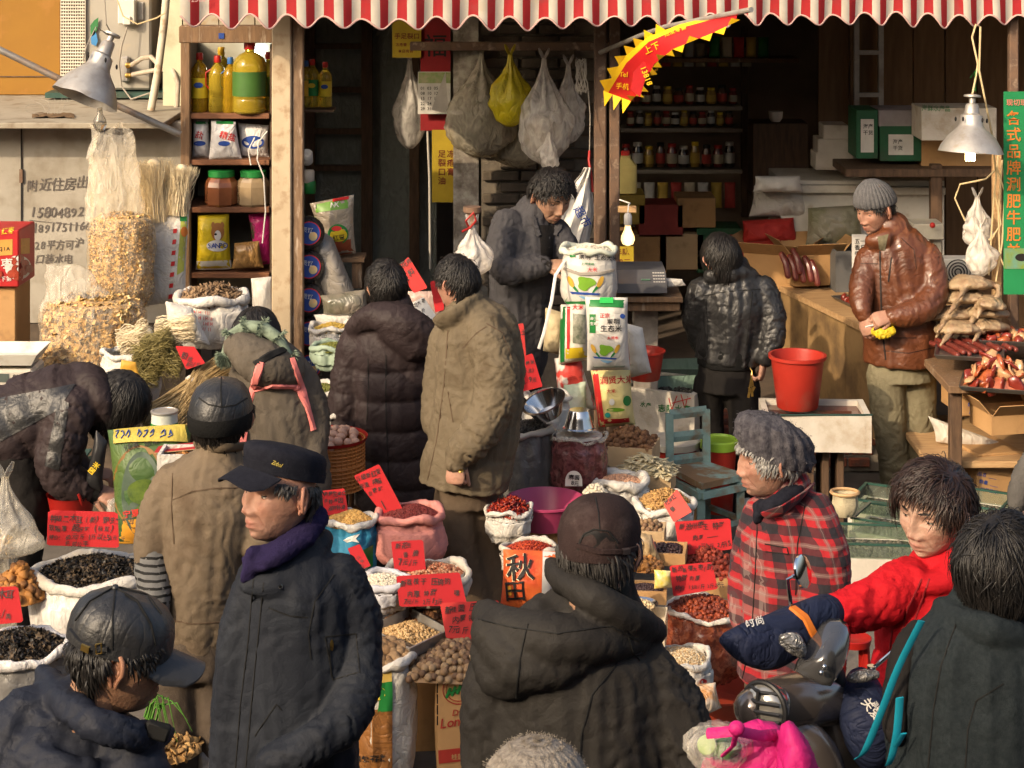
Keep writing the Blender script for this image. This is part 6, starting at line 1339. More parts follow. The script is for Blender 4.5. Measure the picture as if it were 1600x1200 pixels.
sf=Surf(s['bag']);disc(sf,1062,1072,9,6,M_redink,s['bag'],'print_red_oval',off=.006);disc(sf,1098,1066,6,6,M_redink,s['bag'],'print_leaf',ang=-40,off=.006)
pillow('plastic_bag','clear bag of orange peel on the ground under the oats sack','bag',(1052,1082),(1118,1066),(1128,1106),(1058,1122),7.05,.07,mat('peel_in_film',(.42,.20,.06),.15,(.50,.40,.30),9,mix=(.45,.55),coat=.7,wr=.6),seed=143)
# inside the shop: shelves of jars
def boxes(name,m,parent,*L):
 for c,d in L:mb=MB();mb.box(c,d,bev=.004);o=mb.build(name,m,parent,False)
 return o
YJ=13.9
js=thing('jar_shelf','long dark rack of sauce jars at the back of the right bay','shelf',P(1060,300,YJ));M_shelfw=mat('shelf_edge',(.30,.27,.22),.7,dirt=(.15,.12,.1))
for v in(166,200,264,92):boxes('shelf',M_shelfw if v>100 else M_oldwood,js,(P(1062 if v>100 else 1130,v,YJ+.1),((190 if v>100 else 230)*YJ/F,.3,.03)))
boxes('upright',M_darkwood,js,(P(1163,190,YJ+.2),(.05,.05,1.4)),(P(962,190,YJ+.2),(.05,.05,1.4)))
M_jar=[mat('sauce_red',(.16,.02,.012),.2,coat=.6),mat('sauce_brown',(.10,.045,.02),.2,coat=.6),mat('sauce_gold',(.32,.20,.04),.25,coat=.6),mat('sauce_dark',(.03,.018,.014),.2,coat=.6)]
M_lab=[mat('label_cream',(.48,.42,.30),.6),mat('label_red',(.38,.04,.03),.6),mat('label_gold',(.50,.34,.06),.6),mat('label_white',(.5,.5,.47),.6)]
def jarset(v,xs,hs,rs,desc):
 z=P(0,v,YJ).z+.016
 for k,x in enumerate(xs):
  b=V(P(x,0,YJ).x,YJ,z);h=hs*(1+.1*math.sin(k*2.3));r=rs*(1+.08*math.sin(k*1.7))
  t=thing('sauce_jar',desc+' with %s lid and %s label'%(('red','white','gold','black')[(k*5+v)%4],('cream','red','gold','white')[(k*3+v)%4]),'jar',b,desc);mb=MB();mb.lathe([(r*.9,0),(r,.006),(r,h*.68),(r*.7,h*.82),(r*.7,h*.86)],b,14);mb.build('jar_body',M_jar[(k*7+v)%4],t)
  mb=MB();mb.lathe([(r*.78,h*.85),(r*.78,h)],b,14);mb.build('lid',(M_capr,M_whitepr,M_goldpr,M_ink)[(k*5+v)%4],t);mb=MB();mb.lathe([(r*1.01,h*.16),(r*1.01,h*.58)],b,14,cap=False);mb.build('label',M_lab[(k*3+v)%4],t)
jarset(166,range(975,1150,17),.125,.034,'upper shelf sauce jar')
jarset(200,range(985,1150,14),.105,.028,'small middle shelf sauce jar')
jarset(264,range(978,1150,18),.165,.036,'tall lower shelf sauce jar')
for k in range(9):pillow('snack_packet',['cream','red','gold','white'][k%4]+' snack packet hanging in the dim row above the jars','packet',*[(x+1015+18*k,y) for x,y in((0,62+k%3*6),(15,62+k%3*6),(15,104),(0,104))],YJ+.1,.02,M_lab[k%4],group='snack packets above the jars')
for k in range(5):pillow('snack_packet',['first green','cream','red','gold','last green'][k]+' snack packet on the high wooden shelf','packet',*[(x+1108+19*k,y) for x,y in((0,58),(17,58),(17,90),(0,90))],YJ,.03,(M_greenpr,M_lab[0],M_redink,M_lab[2],M_greenpr)[k],group='snack packets on the high shelf')
t=thing('oil_drum','pale square oil can with red cap beside the rusty post','can',P(975,300,11.2));b=P(977,300,11.2);mb=MB();mb.lathe([(.062,0),(.066,.01),(.066,.16),(.03,.20),(.03,.215)],b,28,sq=6);mb.build('can_body',mat('can_yellow',(.40,.33,.12),.3),t);mb=MB();mb.lathe([(.026,.21),(.026,.24)],b,12);mb.build('cap',M_capr,t)
fz=thing('chest_freezer','long white chest freezer in the dim right bay','freezer',P(1330,420,12.6));boxes('freezer_body',M_white,fz,(P(1335,345,12.75),(1.06,.6,.62)));boxes('lid',M_white,fz,(P(1275,285,12.7),(.52,.62,.05)),(P(1402,288,12.7),(.50,.62,.05)))
for k,(x,v,w_,h) in enumerate(((1300,262,.25,.11),(1300,238,.22,.10),(1302,214,.16,.09))):tag(boxes('foam_box',M_foam,None,(P(x,v,12.6)+V(0,0,h/2),(w_,.22,h))),['lowest white box stacked on the freezer','middle white box of the stack on the freezer','topmost crooked white box on the freezer'][k],'box')
tb=thing('work_table','dark table holding green cartons and a foam box at the right rear','table',P(1450,400,12.3));boxes('table_top',M_darkwood,tb,(P(1440,262,12.2),(1.05,.5,.05)));boxes('leg',M_darkwood,tb,(P(1462,350,12.0),(.07,.07,.75)))
M_gb=mat('green_carton',(.02,.10,.045),.6,dirt=(.05,.06,.04))
for k,(x0,x1,v0,v1,m) in enumerate(((1338,1372,172,248,M_gb),(1375,1440,196,252,M_gb),(1373,1438,172,198,mat('lilac_box',(.30,.27,.28),.7)),(1440,1552,212,260,M_carton))):
 a,b2=P(x0,v0,12.1),P(x1,v1,12.1);o=boxes('carton',m,None,((a+b2)/2+V(0,.15,0),(b2.x-a.x,.3,a.z-b2.z)));tag(o,['narrow dark green carton with a white label at the rear table','wide dark green carton with white label and string','lilac grey box behind the wide green carton','long brown carton under the foam box'][k],'box')
 if k<2:sf=Surf(o);w_=(x1-x0);patch(sf,[(x0+w_*.2,v0+14),(x1-w_*.2,v0+14),(x1-w_*.2,v1-10),(x0+w_*.2,v1-10)],M_whitepr,o,'paper_label',2,2,off=.004);print_text(sf,'海产\n干货',x0+w_*.3,v0+28,8,M_ink,o,off=.007)
o=boxes('foam_box',M_foam,None,(P(1490,190,11.9),(.46,.3,.20)));tag(o,'dirty foam box with green writing on the brown carton','box');sf=Surf(o);print_text(sf,'海鲜水产品',1440,172,9,M_greenpr,o,2,off=.004)
mb=MB();mb.lathe([(.03,0),(.045,.02),(.05,.07),(.047,.07)],P(1212,190,13.2),16);tag(mb.build('mug',M_whitepr,None,True,P(1212,190,13.2)),'white mug on the dark rear cupboard','mug')
tag(boxes('cupboard',M_darkwood,None,(P(1215,245,13.4),(.38,.3,.5))),'dark cupboard under the white mug','cupboard')
for k,(x,v,w_,h,m) in enumerate(((1000,420,.34,.26,M_carton),(1062,415,.30,.24,M_cartonpale),(1030,365,.30,.22,mat('dim_red_box',(.28,.04,.03),.6)),(1085,350,.26,.20,M_carton),(1120,420,.3,.3,M_gb),(985,345,.18,.2,M_lab[2]))):
 o=boxes('carton',m,None,(P(x,v,13.1)+V(0,0,h/2),(w_,.3,h)));tag(o,['brown carton low in the dim bay behind the digital scale','paler carton beside it low in the dim bay','red box on top of two cartons in the dim bay','brown carton stacked high beside the black leather man','green carton behind the black leather man','yellow box near the rusty posts in the dim bay'][k],'box')
for k in range(8):pillow('snack_packet',['cream','red','gold','white'][(k*3)%4]+' snack packet hanging in the row below the jar rack','packet',*[(x+985+21*k,y) for x,y in((0,285),(17,285),(17,325),(0,325))],13.6,.03,M_lab[(k*3)%4],seed=k,group='snack packets below the jar rack')
pp=Plane(P(630,60,11.9),(0,-1,0));M_poster=mat('yellow_poster',(.42,.30,.02),.7)
def poster(label,x0,v0,x1,v1,Y,m,rows,ink,cat='poster',name='poster'):
 a,b2=P(x0,v0,Y),P(x1,v1,Y);mb=MB();mb.box(((a.x+b2.x)/2,Y,(a.z+b2.z)/2),(b2.x-a.x,.004,a.z-b2.z));o=mb.build(name,m,None,False,(b2.x,Y,b2.z));tag(o,label,cat);pl=Plane((0,Y-.003,0),(0,-1,0));mb=MB()
 for s,x,y,sz,vt in rows:print_text(pl,s,x,y,sz,None,None,0,vert=vt,mb=mb,off=.002)
 if rows:mb.build('lettering',ink,o,False)
 return o
M_ochre=mat('ochre_ink',(.16,.03,.01),.7)
poster('yellow poster about cracked hands, upper left of the red one',613,30,658,90,11.6,M_poster,(('手足裂口',616,60,10,0),('冻疮膏 专治',618,72,6,0),('本店有售',622,82,6,0)),M_ochre)
poster('red hanging fortune poster with a black character behind the calendar',657,26,704,204,11.62,mat('poster_red',(.26,.012,.015),.7),(('福',662,85,38,0),),M_ink)
cal=poster('white wall calendar with turned page on the red poster',653,112,704,178,11.55,M_whitepr,(),M_ink,'calendar','calendar');pl=Plane((0,11.545,0),(0,-1,0));mb=MB()
for j in range(5):print_text(pl,'%02d %02d %02d'%(j*7+1,j*7+3,(j*7+5)%31),657,140+8*j,6,None,None,mb=mb)
mb.build('dates',M_ink,cal,False);patch(pl,[(654,113),(704,113),(704,130),(654,130)],mat('cal_picture',(.35,.33,.2),.6,(.2,.3,.1),30),cal,'picture',1,1);mb=MB();mb.poly([P(696,112,11.5),P(700,176,11.48),P(674,172,11.44)],V(0,.003,0));mb.build('turned_page',M_whitepr,cal,False)
poster('long yellow vertical poster below the calendar',675,203,712,316,11.5,M_poster,(('足裂口油',684,245,13,1),('冻疮膏',698,245,13,1)),M_ochre)
poster('small yellow price sheet beside the glowing bulb',955,385,990,418,11.1,M_poster,(('年陈',960,398,12,0),('70元',960,414,12,0)),M_ochre)
mb=MB();mb.tube([P(668,205,11.6),P(671,280,11.6),P(672,420,11.6)],.007,7);tag(mb.build('white_pipe',M_white,None,True,P(672,420,11.6)),'thin white pipe down the wall beside the yellow poster','pipe')
M_bw=film('bag_white',(.86,.82,.77),.62,.22,.9);M_bo=film('bag_olive',(.58,.53,.42),.60,.22,.8);M_by=film('bag_yellow',(.70,.58,.02),.25,.3,.6);M_cont=mat('olive_contents',(.16,.135,.07),.8,(.09,.075,.045),20,wr=.5);M_contw=mat('pale_contents',(.40,.30,.14),.8,(.25,.18,.08),12,wr=.5)
for a in(('big olive clear bag hanging left under the shop lintel',752,82,245,56,11.35,M_bo,1,M_cont),('yellow carrier bag hanging between clear bags',797,84,198,32,11.05,M_by,2,M_contw),('big white carrier bag with pale goods, hanging centre',850,90,256,42,11.0,M_bw,3,M_contw),('white carrier bag hanging nearest the rusty posts',888,100,224,26,11.1,M_bw,4,None),('brownish clear bag low behind the white one',812,130,262,54,11.5,M_bo,5,M_cont),('small twisted clear bag just above the shopkeeper',858,205,268,16,10.9,M_bw,6,None),('pale bag hanging in the dark doorway',640,92,232,26,12.2,M_bw,7,None),('white bag tied with red string beside the taupe man\'s head',738,352,432,30,9.4,M_bw,8,None),('small white bag with red dots hanging from the cream cables',1527,308,388,24,10.5,M_bw,9,None),('long white bag below the red dotted one',1532,355,432,24,10.45,M_bw,10,None)):
 hang_bag('plastic_bag',*a[:7],seed=a[7],fill=a[8])
boxes('lintel_bar',M_rust,bpy.data.objects['shop_building'],(P(800,72,11.3),(1.2,.05,.05)))
mb=MB();mb.tube([P(733,356,9.38),P(728,345,9.35),P(740,332,9.35),P(744,345,9.35),P(734,356,9.36),P(722,362,9.34)],.006,6);tag(mb.build('red_string',M_redpl,None,True,P(733,350,9.38)),'red string knot over the white bag','string');b_=P(738,350,9.42);mb=MB();mb.lathe([(.03,0),(.03,.05),(.045,.06),(.045,.085)],b_,10);mb.tube([b_,b_-V(0,0,.75)],.015,6);tag(mb.build('tap',M_rust,None,True,b_-V(0,0,.75)),'metal tap post holding the white bag','tap')
bn=thing('bag_bundle','thick bundle of white and blue carrier bags hung on the rusty post','bags',P(912,262,10.3));rs=np.random.RandomState(4)
for k in range(7):
 mb=MB();pts=[]
 for j in range(9):
  for i in range(9):u,v_=i/8-.5,j/8;c=P(918-22*v_+(u*44)*(.25+.75*smooth(0,.6,v_))-6*k*v_*.5,262+108*v_+5*u*8*v_,10.32-.018*k);pts.append(c+V(0,.016*math.sin(u*14+k+v_*4)-.02*v_,0))
 mb.grid(pts,9,9);mb.build('carrier_bag',(M_whitepr,M_sackw)[k%2],bn)
pl=Plane(P(910,320,10.16),(0,-1,0));print_text(pl,'超市',896,326,18,M_bluepr,bn,60);mb=MB();mb.tube([P(921,236,10.3),P(920,250,10.27),P(924,275,10.26),P(926,300,10.25)],.007,6);mb.build('red_cord',M_redpl,bn)
mb=MB();rs=np.random.RandomState(6)
for k in range(7):q=[P(908+8*math.sin(a+k)+rs.normal()*1.5,118+26*math.cos(a*1.0)+rs.normal()*2,10.5) for a in np.linspace(0,6.2,9)];mb.tube(q,.003,5)
mb.tube([P(905,92,10.5),P(918,130,10.5),P(922,180,10.5),P(921,240,10.4)],.003,5);tag(mb.build('string_coil',M_cord,None,True,P(908,145,10.5)),'coil of pale string hanging beside the rusty posts','string')['kind']='stuff'
fl=thing('pennant','red pennant with yellow toothed edge on a pole slanting from the posts','flag',P(950,75,10.4));Yf=lambda u:8.9+1.3*u
U_=[(1174,10),(1120,24),(1062,38),(1012,58),(974,90),(943,142)];L_=[(1171,24),(1112,52),(1052,76),(1022,100),(1003,138),(986,158)]
def fp_(u,v):x=u*5;i=min(4,int(x));t=x-i;a=[U_[i][k]*(1-t)+U_[i+1][k]*t for k in(0,1)];b=[L_[i][k]*(1-t)+L_[i+1][k]*t for k in(0,1)];q=[a[k]*(1-v)+b[k]*v for k in(0,1)];return P(q[0],q[1],Yf(u)+.05*math.sin(u*7+v*2.5)-.05*v)
NU=40;M_fr=mat('pennant_red',(.50,.012,.015),.6,(.42,.01,.012),5);M_fy=mat('pennant_yellow',(.78,.50,.012),.6,(.7,.42,.01),6)
mb=MB();mb.grid([fp_(i/NU,.0+.18*j/2) for j in range(3) for i in range(NU+1)],NU+1,3);mb.build('yellow_hem',M_fy,fl)
mb=MB();mb.grid([fp_(i/NU,.17+.83*j/8)-V(0,.002,0) for j in range(9) for i in range(3,NU+1)],NU-2,9);cl=mb.build('cloth',M_fr,fl)
for k in range(13):
 u=.08+.073*k
 if u>.97:break
 a,b2=fp_(u-.03,1),fp_(u+.035,1);d=(b2-a);n_=V(d.z,0,-d.x).normalized()*(.026+.016*u);s_=1 if k%3 else-1;mb=MB();mb.poly([a-V(0,.004,0),b2-V(0,.004,0),(a+b2)/2+n_*(-1 if n_.z*s_>0 else 1)-V(0,.02,0)],V(0,.002,0));mb.build('tooth',M_fy,fl,False)
 if u>.50:a,b2=fp_(u-.03,.0),fp_(u+.035,0);d=b2-a;n_=V(d.z,0,-d.x).normalized()*.046;n_=n_ if n_.x<0 else-n_;mb=MB();mb.poly([a,b2,(a+b2)/2+n_],V(0,.002,0));mb.build('tooth',M_fy,fl,False)
for k in range(3):a,b2=fp_(1,k/3),fp_(1,(k+1)/3);mb=MB();mb.poly([a,b2,(a+b2)/2+V(-.02,0,-.075)],V(0,.002,0));mb.build('tooth',M_fy,fl,False)
mb=MB();q=[P(x,y,9.75) for x,y in((1048,80),(1030,92),(1010,118),(1000,152),(986,140),(990,112),(1010,92))];mb.poly(q,V(0,.003,0));mb.build('cloth_fold',mat('pennant_dark',(.42,.01,.013),.6),fl,False)
pl=Plane(P(1005,120,9.74),(0,-1,0));print_text(pl,'13818',1000,105,11,M_fy,fl,68);print_text(pl,'373',1014,96,11,M_fy,fl,68);sf=Surf(cl);print_text(sf,'手机',962,136,11,M_fy,fl,8,off=.006);print_text(sf,'Tel',968,118,10,M_fy,fl,5,off=.006);print_text(sf,'上下',1010,84,13,M_fy,fl,-24,off=.006);print_text(sf,'批发零售',1040,58,9,M_fy,fl,-20,off=.006)
mb=MB();mb.tube([P(938,82,10.5),P(1000,56,10.0),P(1040,42,9.65),P(1174,15,8.9)],.013,9);mb.build('pole',M_metal,fl)
def lamp(label,top,ax,L,R_,Y,m=M_metal,lit=False):
 c=P(*top,Y);ax=Vector(ax).normalized();t=thing('lamp',label,'lamp',c,'dented metal shade lamps');mb=MB();mb.lathe([(R_*.16,0),(R_*.2,.01),(R_*.24,L*.2),(R_*.34,L*.24),(R_*.37,L*.42),(R_*.42,L*.48),(R_*.72,L*.68),(R_*.93,L*.88),(R_,L),(R_*.985,L),(R_*.9,L*.88),(R_*.7,L*.69),(R_*.35,L*.5)],c,44,ax);v=mb.verts();v+=(nz(v*9,3)*.006)[:,None];mb.v=[v];mb.build('lamp_shade',m,t,True)
 mb=MB();mb.lathe([(R_*.10,-.05),(R_*.26,-.045),(R_*.26,-.035),(R_*.1,-.03),(R_*.1,0)],c,18,ax);mb.build('socket',M_metal,t);x=ax.orthogonal()
 for k in range(5):q=Matrix.Rotation(k*1.257,3,ax)@x;mb=MB();mb.ball(c+ax*L*.33+q*R_*.35,(.006,.006,.013),8,6);mb.build('vent_hole',M_ink,t)
 return t,c,ax
t,c,ax=lamp('tilted dented lamp shade on the slanting pole, bulb unlit',(170,66),(-.33,-.30,-.9),.30,.165,9.35);M_bulb=mat('bulb_glass',(.75,.72,.65),.05,trans=.9)
mb=MB();mb.lathe([(.012,0),(.014,.03),(.03,.06),(.034,.085),(.022,.108),(.004,.115)],P(156,168,9.25),18,(0,0,-1));mb.build('bulb',M_bulb,t);mb=MB();mb.tube([c-ax*.04,P(166,38,9.3),P(162,-20,9.3)],.003,5);mb.tube([c-ax*.03,P(150,42,9.25),P(136,70,9.2),P(130,95,9.2)],.0025,5);mb.build('wire',M_cord,t)
mb=MB();mb.tube([P(180,-10,10.2),P(192,25,10.2),P(215,38,10.2),P(245,28,10.2),P(258,20,10.2)],.004,6);tag(mb.build('cable',M_wire,None,True,P(215,38,10.2)),'tan cable drooping before the air conditioner','cable')
t,c,ax=lamp('dented lamp shade with a lit bulb under it, beside the green banner',(1519,162),(-.06,-.12,-1),.255,.17,10.05);M_glow=mat('bulb_glow',(1.0,.72,.30),.3,(1.0,.72,.30),emit=25)
mb=MB()
for k in range(4):mb.tube([P(1510+4*k,225,9.98),P(1510+4*k,250,9.98)],.0055,7,dome=True)
mb.build('bulb',M_glow,t)['kind']='stuff';mb=MB();mb.tube([c-ax*.05,P(1524,125,10.1),P(1528,100,10.1),P(1519,58,10.1),P(1525,38,10.1),P(1532,42,10.1),P(1530,110,10.1),P(1540,160,10.1),P(1550,210,10.2),P(1556,270,10.3)],.0055,6);mb.build('wire',M_wire,t);mb=MB();mb.tube([P(1524,142,10.1),P(1524,110,10.1),P(1516,122,10.1)],.004,5);mb.build('green_string',M_greenpr,t)
mb=MB()
for q in(((1556,265),(1540,280),(1500,288),(1492,310),(1508,345)),((1560,240),(1552,320),(1545,430)),((1566,250),(1560,330),(1562,400),(1575,430),(1600,460)),((1554,300),(1564,350),(1550,372),(1545,375)),((1557,260),(1570,300),(1566,380),(1556,440))):mb.tube([P(x,y,10.45) for x,y in q],.005,5)
tag(mb.build('cable_tangle',M_wire,None,True,P(1556,300,10.45)),'tangle of cream cables wound on the raw timber post','cable')['kind']='stuff'
t=thing('hanging_bulb','glowing bare light bulb hanging beside the rusty posts','bulb',P(981,345,10.2));c=P(981,364,10.2);mb=MB();mb.lathe([(.014,.045),(.018,.02),(.034,-.015),(.037,-.035),(.028,-.058),(.006,-.068)],c,20);mb.build('bulb_glass',mat('bulb_clear',(1,.66,.25),.05,trans=.6,emit=1.6),t)
mb=MB();mb.tube([c+V(-.012,0,-.03),c+V(-.005,0,-.042),c+V(.005,0,-.042),c+V(.012,0,-.03)],.004,6);mb.build('filament',mat('filament_glow',(1,.6,.2),.5,(1,.6,.2),emit=160),t);mb=MB();mb.lathe([(.018,.04),(.022,.05),(.022,.09),(.015,.105)],c,14);mb.tube([c+V(0,0,.1),c+V(.004,0,.15),P(985,318,10.25),P(968,312,10.3)],.004,6);mb.build('socket',M_whitepr,t);boxes('wood_arm',M_rawwood,t,(P(980,327,10.35),(.10,.03,.035)))
b_=poster('green hanging banner with orange characters for sliced beef and lamb',1568,143,1612,460,10.25,mat('banner_green',(.015,.20,.07),.5,(.012,.16,.055),3),(('各式品牌涮肥牛肥羊',1572,193,24,1),),mat('banner_orange',(.58,.18,.03),.5),'banner','banner');pl=Plane((0,10.246,0),(0,-1,0));print_text(pl,'现切现卖',1572,164,11,mat('banner_pink',(.6,.2,.15),.5),b_);patch(pl,[(1569,388),(1611,388),(1611,420),(1569,420)],mat('meadow',(.10,.24,.20),.6,(.16,.22,.03),14),b_,'meadow_picture',1,1);disc(pl,1596,402,10,6,M_ink,b_,'cow_picture',off=.003)
st_=thing('scale_table','rough wooden stand under the digital scale and newspapers','table',P(1010,560,10.3));boxes('table_top',M_oldwood,st_,(P(1010,458,10.3),(.36,.36,.03)),(P(1015,470,10.3),(.3,.3,.05)));boxes('pedestal',mat('painted_pedestal',(.34,.30,.26),.8,(.2,.17,.14),14),st_,(P(1008,535,10.35),(.13,.12,.48)))
ds=thing('digital_scale','digital shop scale with wooden plate beside the glowing bulb','scale',P(995,455,10.2));mb=MB();a=P(962,458,10.1);mb.poly([a,a+V(0,0,.05),a+V(0,.12,.10),a+V(0,.36,.10),a+V(0,.36,0)],V(.27,0,0));mb.build('scale_body',mat('scale_grey',(.10,.10,.11),.5),ds,False);boxes('plate',M_oldwood,ds,(P(990,424,10.35),(.26,.3,.025)))
pl=Plane(a+V(0,-.004,.05),(0,-.45,.89));pl=Plane(a+V(0,.0,.055),V(0,-.05,.12).cross(V(1,0,0))*-1);mb=MB()
for i in range(5):
 for j in range(4):q=a+V(.205+.013*i,.02+.026*j,.055+.011*j);mb.box(q,(.010,.018,.006))
mb.build('keys',M_whitepr,ds,False)['kind']='stuff';boxes('display',mat('lcd_green',(.10,.22,.14),.3),ds,(a+V(.16,.03,.065),(.05,.02,.006)))
pillow('newspaper','folded newspapers on the stand right of the scale','newspaper',(1034,434),(1066,436),(1072,446),(1040,450),10.2,.02,M_sackw)
ctr=thing('counter','long raw timber counter running back beside the brown leather man','counter',P(1330,640,11.0));F0,F1=P(1213,448,12.2),P(1352,514,10.95);F0.z=F1.z=.80;F2=F1+(F1-F0).normalized()*.45;d=(F2-F0).normalized();n_=V(-d.y,d.x,0);n_=n_ if n_.x>0 else-n_
mb=MB();mb.hexa(F0,F2,F2+n_*.8,F0+n_*.8,V(0,0,-.035));mb.build('counter_top',M_rawwood,ctr,False)
Lc=(F2-F0).length;k=0;x=0
for w_ in(.42,.55,.40,.45):
 if x+w_>Lc:w_=Lc-x
 a=F0+d*x+n_*.03;b2=F0+d*(x+w_-.006)+n_*.03;a.z=b2.z=.762;mb=MB();mb.hexa(a,b2,b2+n_*.02,a+n_*.02,V(0,0,-.60+.006*k));mb.build('panel',mat('counter_panel',(.30,.19,.085),.8,(.21,.13,.055),4,dirt=(.11,.07,.038),dsc=4,damt=.5,bump=.15),ctr,False);x+=w_;k+=1
def meat_tray(label,c,w_,l_,rot,n,m,kind,size,seed,hm=.02,group='trays of meat on the stall',deep=.02):
 t=thing('meat_tray',label,'tray',c,group);Mr=Matrix.Rotation(rot,3,'Z');mb=MB();mb.grid([Vector(c)+Mr@V(sx*w_/2*k,sy*l_/2*k,z) for k,z in((.9,0),(1,deep),(1.03,deep),(1.03,deep-.004),(.94,-.004)) for sx,sy in((-1,-1),(1,-1),(1,1),(-1,1))],4,5,True);b0=mb.n-20;mb.f.append((b0,b0+1,b0+2,b0+3));mb.build('tray_body',mat('dark_tray',(.20,.19,.18),.32,metal=.8),t,False)
 if n:heap('meat_pieces','pieces of meat on the '+label,'meat',Vector(c)+V(0,0,.004),w_*.43,l_*.42,hm,kind,n,size,m,shape='rect',rot=rot,seed=seed,flat=kind=='link')
 return t
M_meat=[mat('meat_orange',(.36,.095,.03),.35,(.24,.05,.02),30,coat=.4),mat('meat_fat',(.46,.26,.13),.4,coat=.3),mat('meat_red',(.20,.025,.015),.35,coat=.4)];M_saus=mat('sausage',(.16,.032,.022),.4,(.11,.02,.016),25,bump=.4,coat=.3)
meat_tray('black tray of orange cured meat at the far end of the counter',F0+d*.75+n_*.32+V(0,0,.006),.42,.36,math.atan2(d.y,d.x),70,M_meat,'half',.026,3,.03);meat_tray('black tray of meat behind the brown leather man\'s hands',F0+d*1.3+n_*.3+V(0,0,.006),.42,.34,math.atan2(d.y,d.x),60,M_meat,'half',.026,4)
st2=thing('stall_table','meat stall table of boards at the right edge','table',P(1560,700,10.2));boxes('table_top',M_oldwood,st2,(V(2.75,10.35,.765),(1.1,1.35,.04)));boxes('shelf_plank',M_rawwood,st2,(V(2.72,10.25,.35),(1.2,.9,.035)));boxes('leg',M_darkwood,st2,(V(2.25,9.75,.38),(.06,.06,.73)),(V(2.25,10.9,.38),(.06,.06,.73)))
t=meat_tray('steel tray of dark red sausages right of the brown leather man',P(1515,552,9.98),.34,.32,-.25,0,None,'',0,0)
for k in range(11):
 a=P(1470+9*k,542+1.6*k,10.05+.012*k);mb=MB();a.z=.885+(.012 if k%2 else 0);mb.tube([a+V(-.02,.13,0),a+V(.01,.03,.006),a+V(.04,-.08,.003),a+V(.055,-.14,0)],.0145,9,dome=True);tag(mb.build('sausage',M_saus,None,True,a),'dark red sausage in the steel tray','sausage','sausages in the steel tray')
meat_tray('front tray of glossy cured meat at the right edge',P(1560,602,9.72),.36,.3,-.3,46,M_meat,'slice',.042,6,.12);meat_tray('tray of packed meat at the right edge behind the sausages',P(1590,530,10.2),.4,.3,-.2,30,M_meat,'half',.03,7)
M_dk=mat('duck_skin',(.32,.235,.14),.5,(.20,.12,.07),12,bump=.4,bsc=40,wr=.4,coat=.2,dirt=(.50,.40,.26),dsc=9,damt=.3)
for k,(x,v,Y,a) in enumerate(((1500,516,10.2,.3),(1540,512,10.25,-.4),(1490,494,10.3,-.2),(1540,490,10.28,.5),(1510,468,10.3,.1),(1548,478,10.2,1.1),(1518,446,10.3,-.3))):
 c=P(x,v,Y);d2=V(math.cos(a),-.3*math.sin(a),0);s_=V(-d2.y,d2.x,0);mb=MB();mb.tube([c-d2*.12,c-d2*.05+V(0,0,.02),c+d2*.05+V(0,0,.015),c+d2*.12],[(.06,.022),(.105,.036),(.10,.034),(.04,.02)],14,side=s_,dome=True)
 if k==6:mb.tube([c+d2*.10,c+d2*.14+V(0,-.05,.0),c+d2*.13+V(0,-.09,-.03),c+d2*.11+V(0,-.11,-.06)],[.022,.015,.013,.016],9,dome=True)
 for sg in(-1,1):mb.tube([c-d2*.06+s_*.06*sg,c-d2*.10+s_*.10*sg+V(0,-.03,-.02),c-d2*.13+s_*.10*sg+V(0,-.05,-.05)],[.024,.014,.008],8,dome=True)
 me=remesh(mb,.006,3);vv=arr(me);nn=normals(me);setv(me,vv+nn*(.004*fbm(vv*28,k,2))[:,None]-np.array(c));tag(link('cured_duck',me,M_dk,None,True,c),['lowest left','lowest right','second left','second right','upper left','outer right','topmost'][k]+' cured duck in the pile left of the green banner','duck','pile of cured ducks')
for k,(x0,x1,v0,v1,Y,lab) in enumerate(((1495,1556,588,650,10.1,'tan carton on the plank under the meat stall, lettered'),(1558,1625,592,668,10.0,'second tan carton on the plank beside the lettered one'),(1513,1592,708,800,9.9,'brown carton standing on the ground under the plank'))):
 a,b2=P(x0,v0,Y),P(x1,v1,Y);t=crate('carton',lab,'box',V((a.x+b2.x)/2,Y+.15,b2.z),(b2.x-a.x,.3,a.z-b2.z),.15 if k<2 else .25,open_=False);o=[q for q in bpy.data.objects if q.parent==t][0];sf=Surf(o);mb=MB()
 for q in range(3):print_text(sf,('品名 ___','数量 ___','出厂日期')[q],x0+14+q*2,v0+34+12*q,7,None,None,12,mb=mb,off=.003)
 mb.build('lettering',M_bluepr,o,False)
t=crate('carton','open carton with a raised flap at the right edge','box',P(1575,668,9.75),(.30,.25,.10),.2,flaps=True)
o=pillow('plastic_sheet','crumpled clear plastic sheet hanging under the stall plank','sheet',(1450,650),(1560,690),(1575,712),(1462,690),10.1,.04,M_milky)
for k,(x,v,w_,h,r_,m,lab) in enumerate(((1165,400,.36,.20,.3,mat('red_carton',(.30,.025,.02),.6),'red carton behind the black leather man\'s head'),(1215,425,.40,.22,-.4,M_carton,'brown carton of sausages at the counter\'s far end'),(1265,420,.34,.2,.2,M_carton,'brown carton before the grey box at the counter'),(1320,430,.2,.26,.1,mat('grey_box',(.12,.12,.12),.6),'grey box beside the white price sheet'))):crate('carton',lab,'box',P(x,v+20,12.4-.1*k),(w_,.3,h),r_,m,open_=k not in(1,2),flaps=k in(1,2))
for k,(x,v) in enumerate(((1222,398),(1234,402),(1246,405),(1258,404),(1268,410),(1240,392))):mb=MB();c=P(x,v,12.0);mb.tube([c,c+V(.02,-.03,-.05),c+V(.03,-.05,-.12)],.02,8,dome=True);tag(mb.build('sausage',M_saus,None,True,c),'dark sausage hanging over the brown carton','sausage','sausages over the carton')
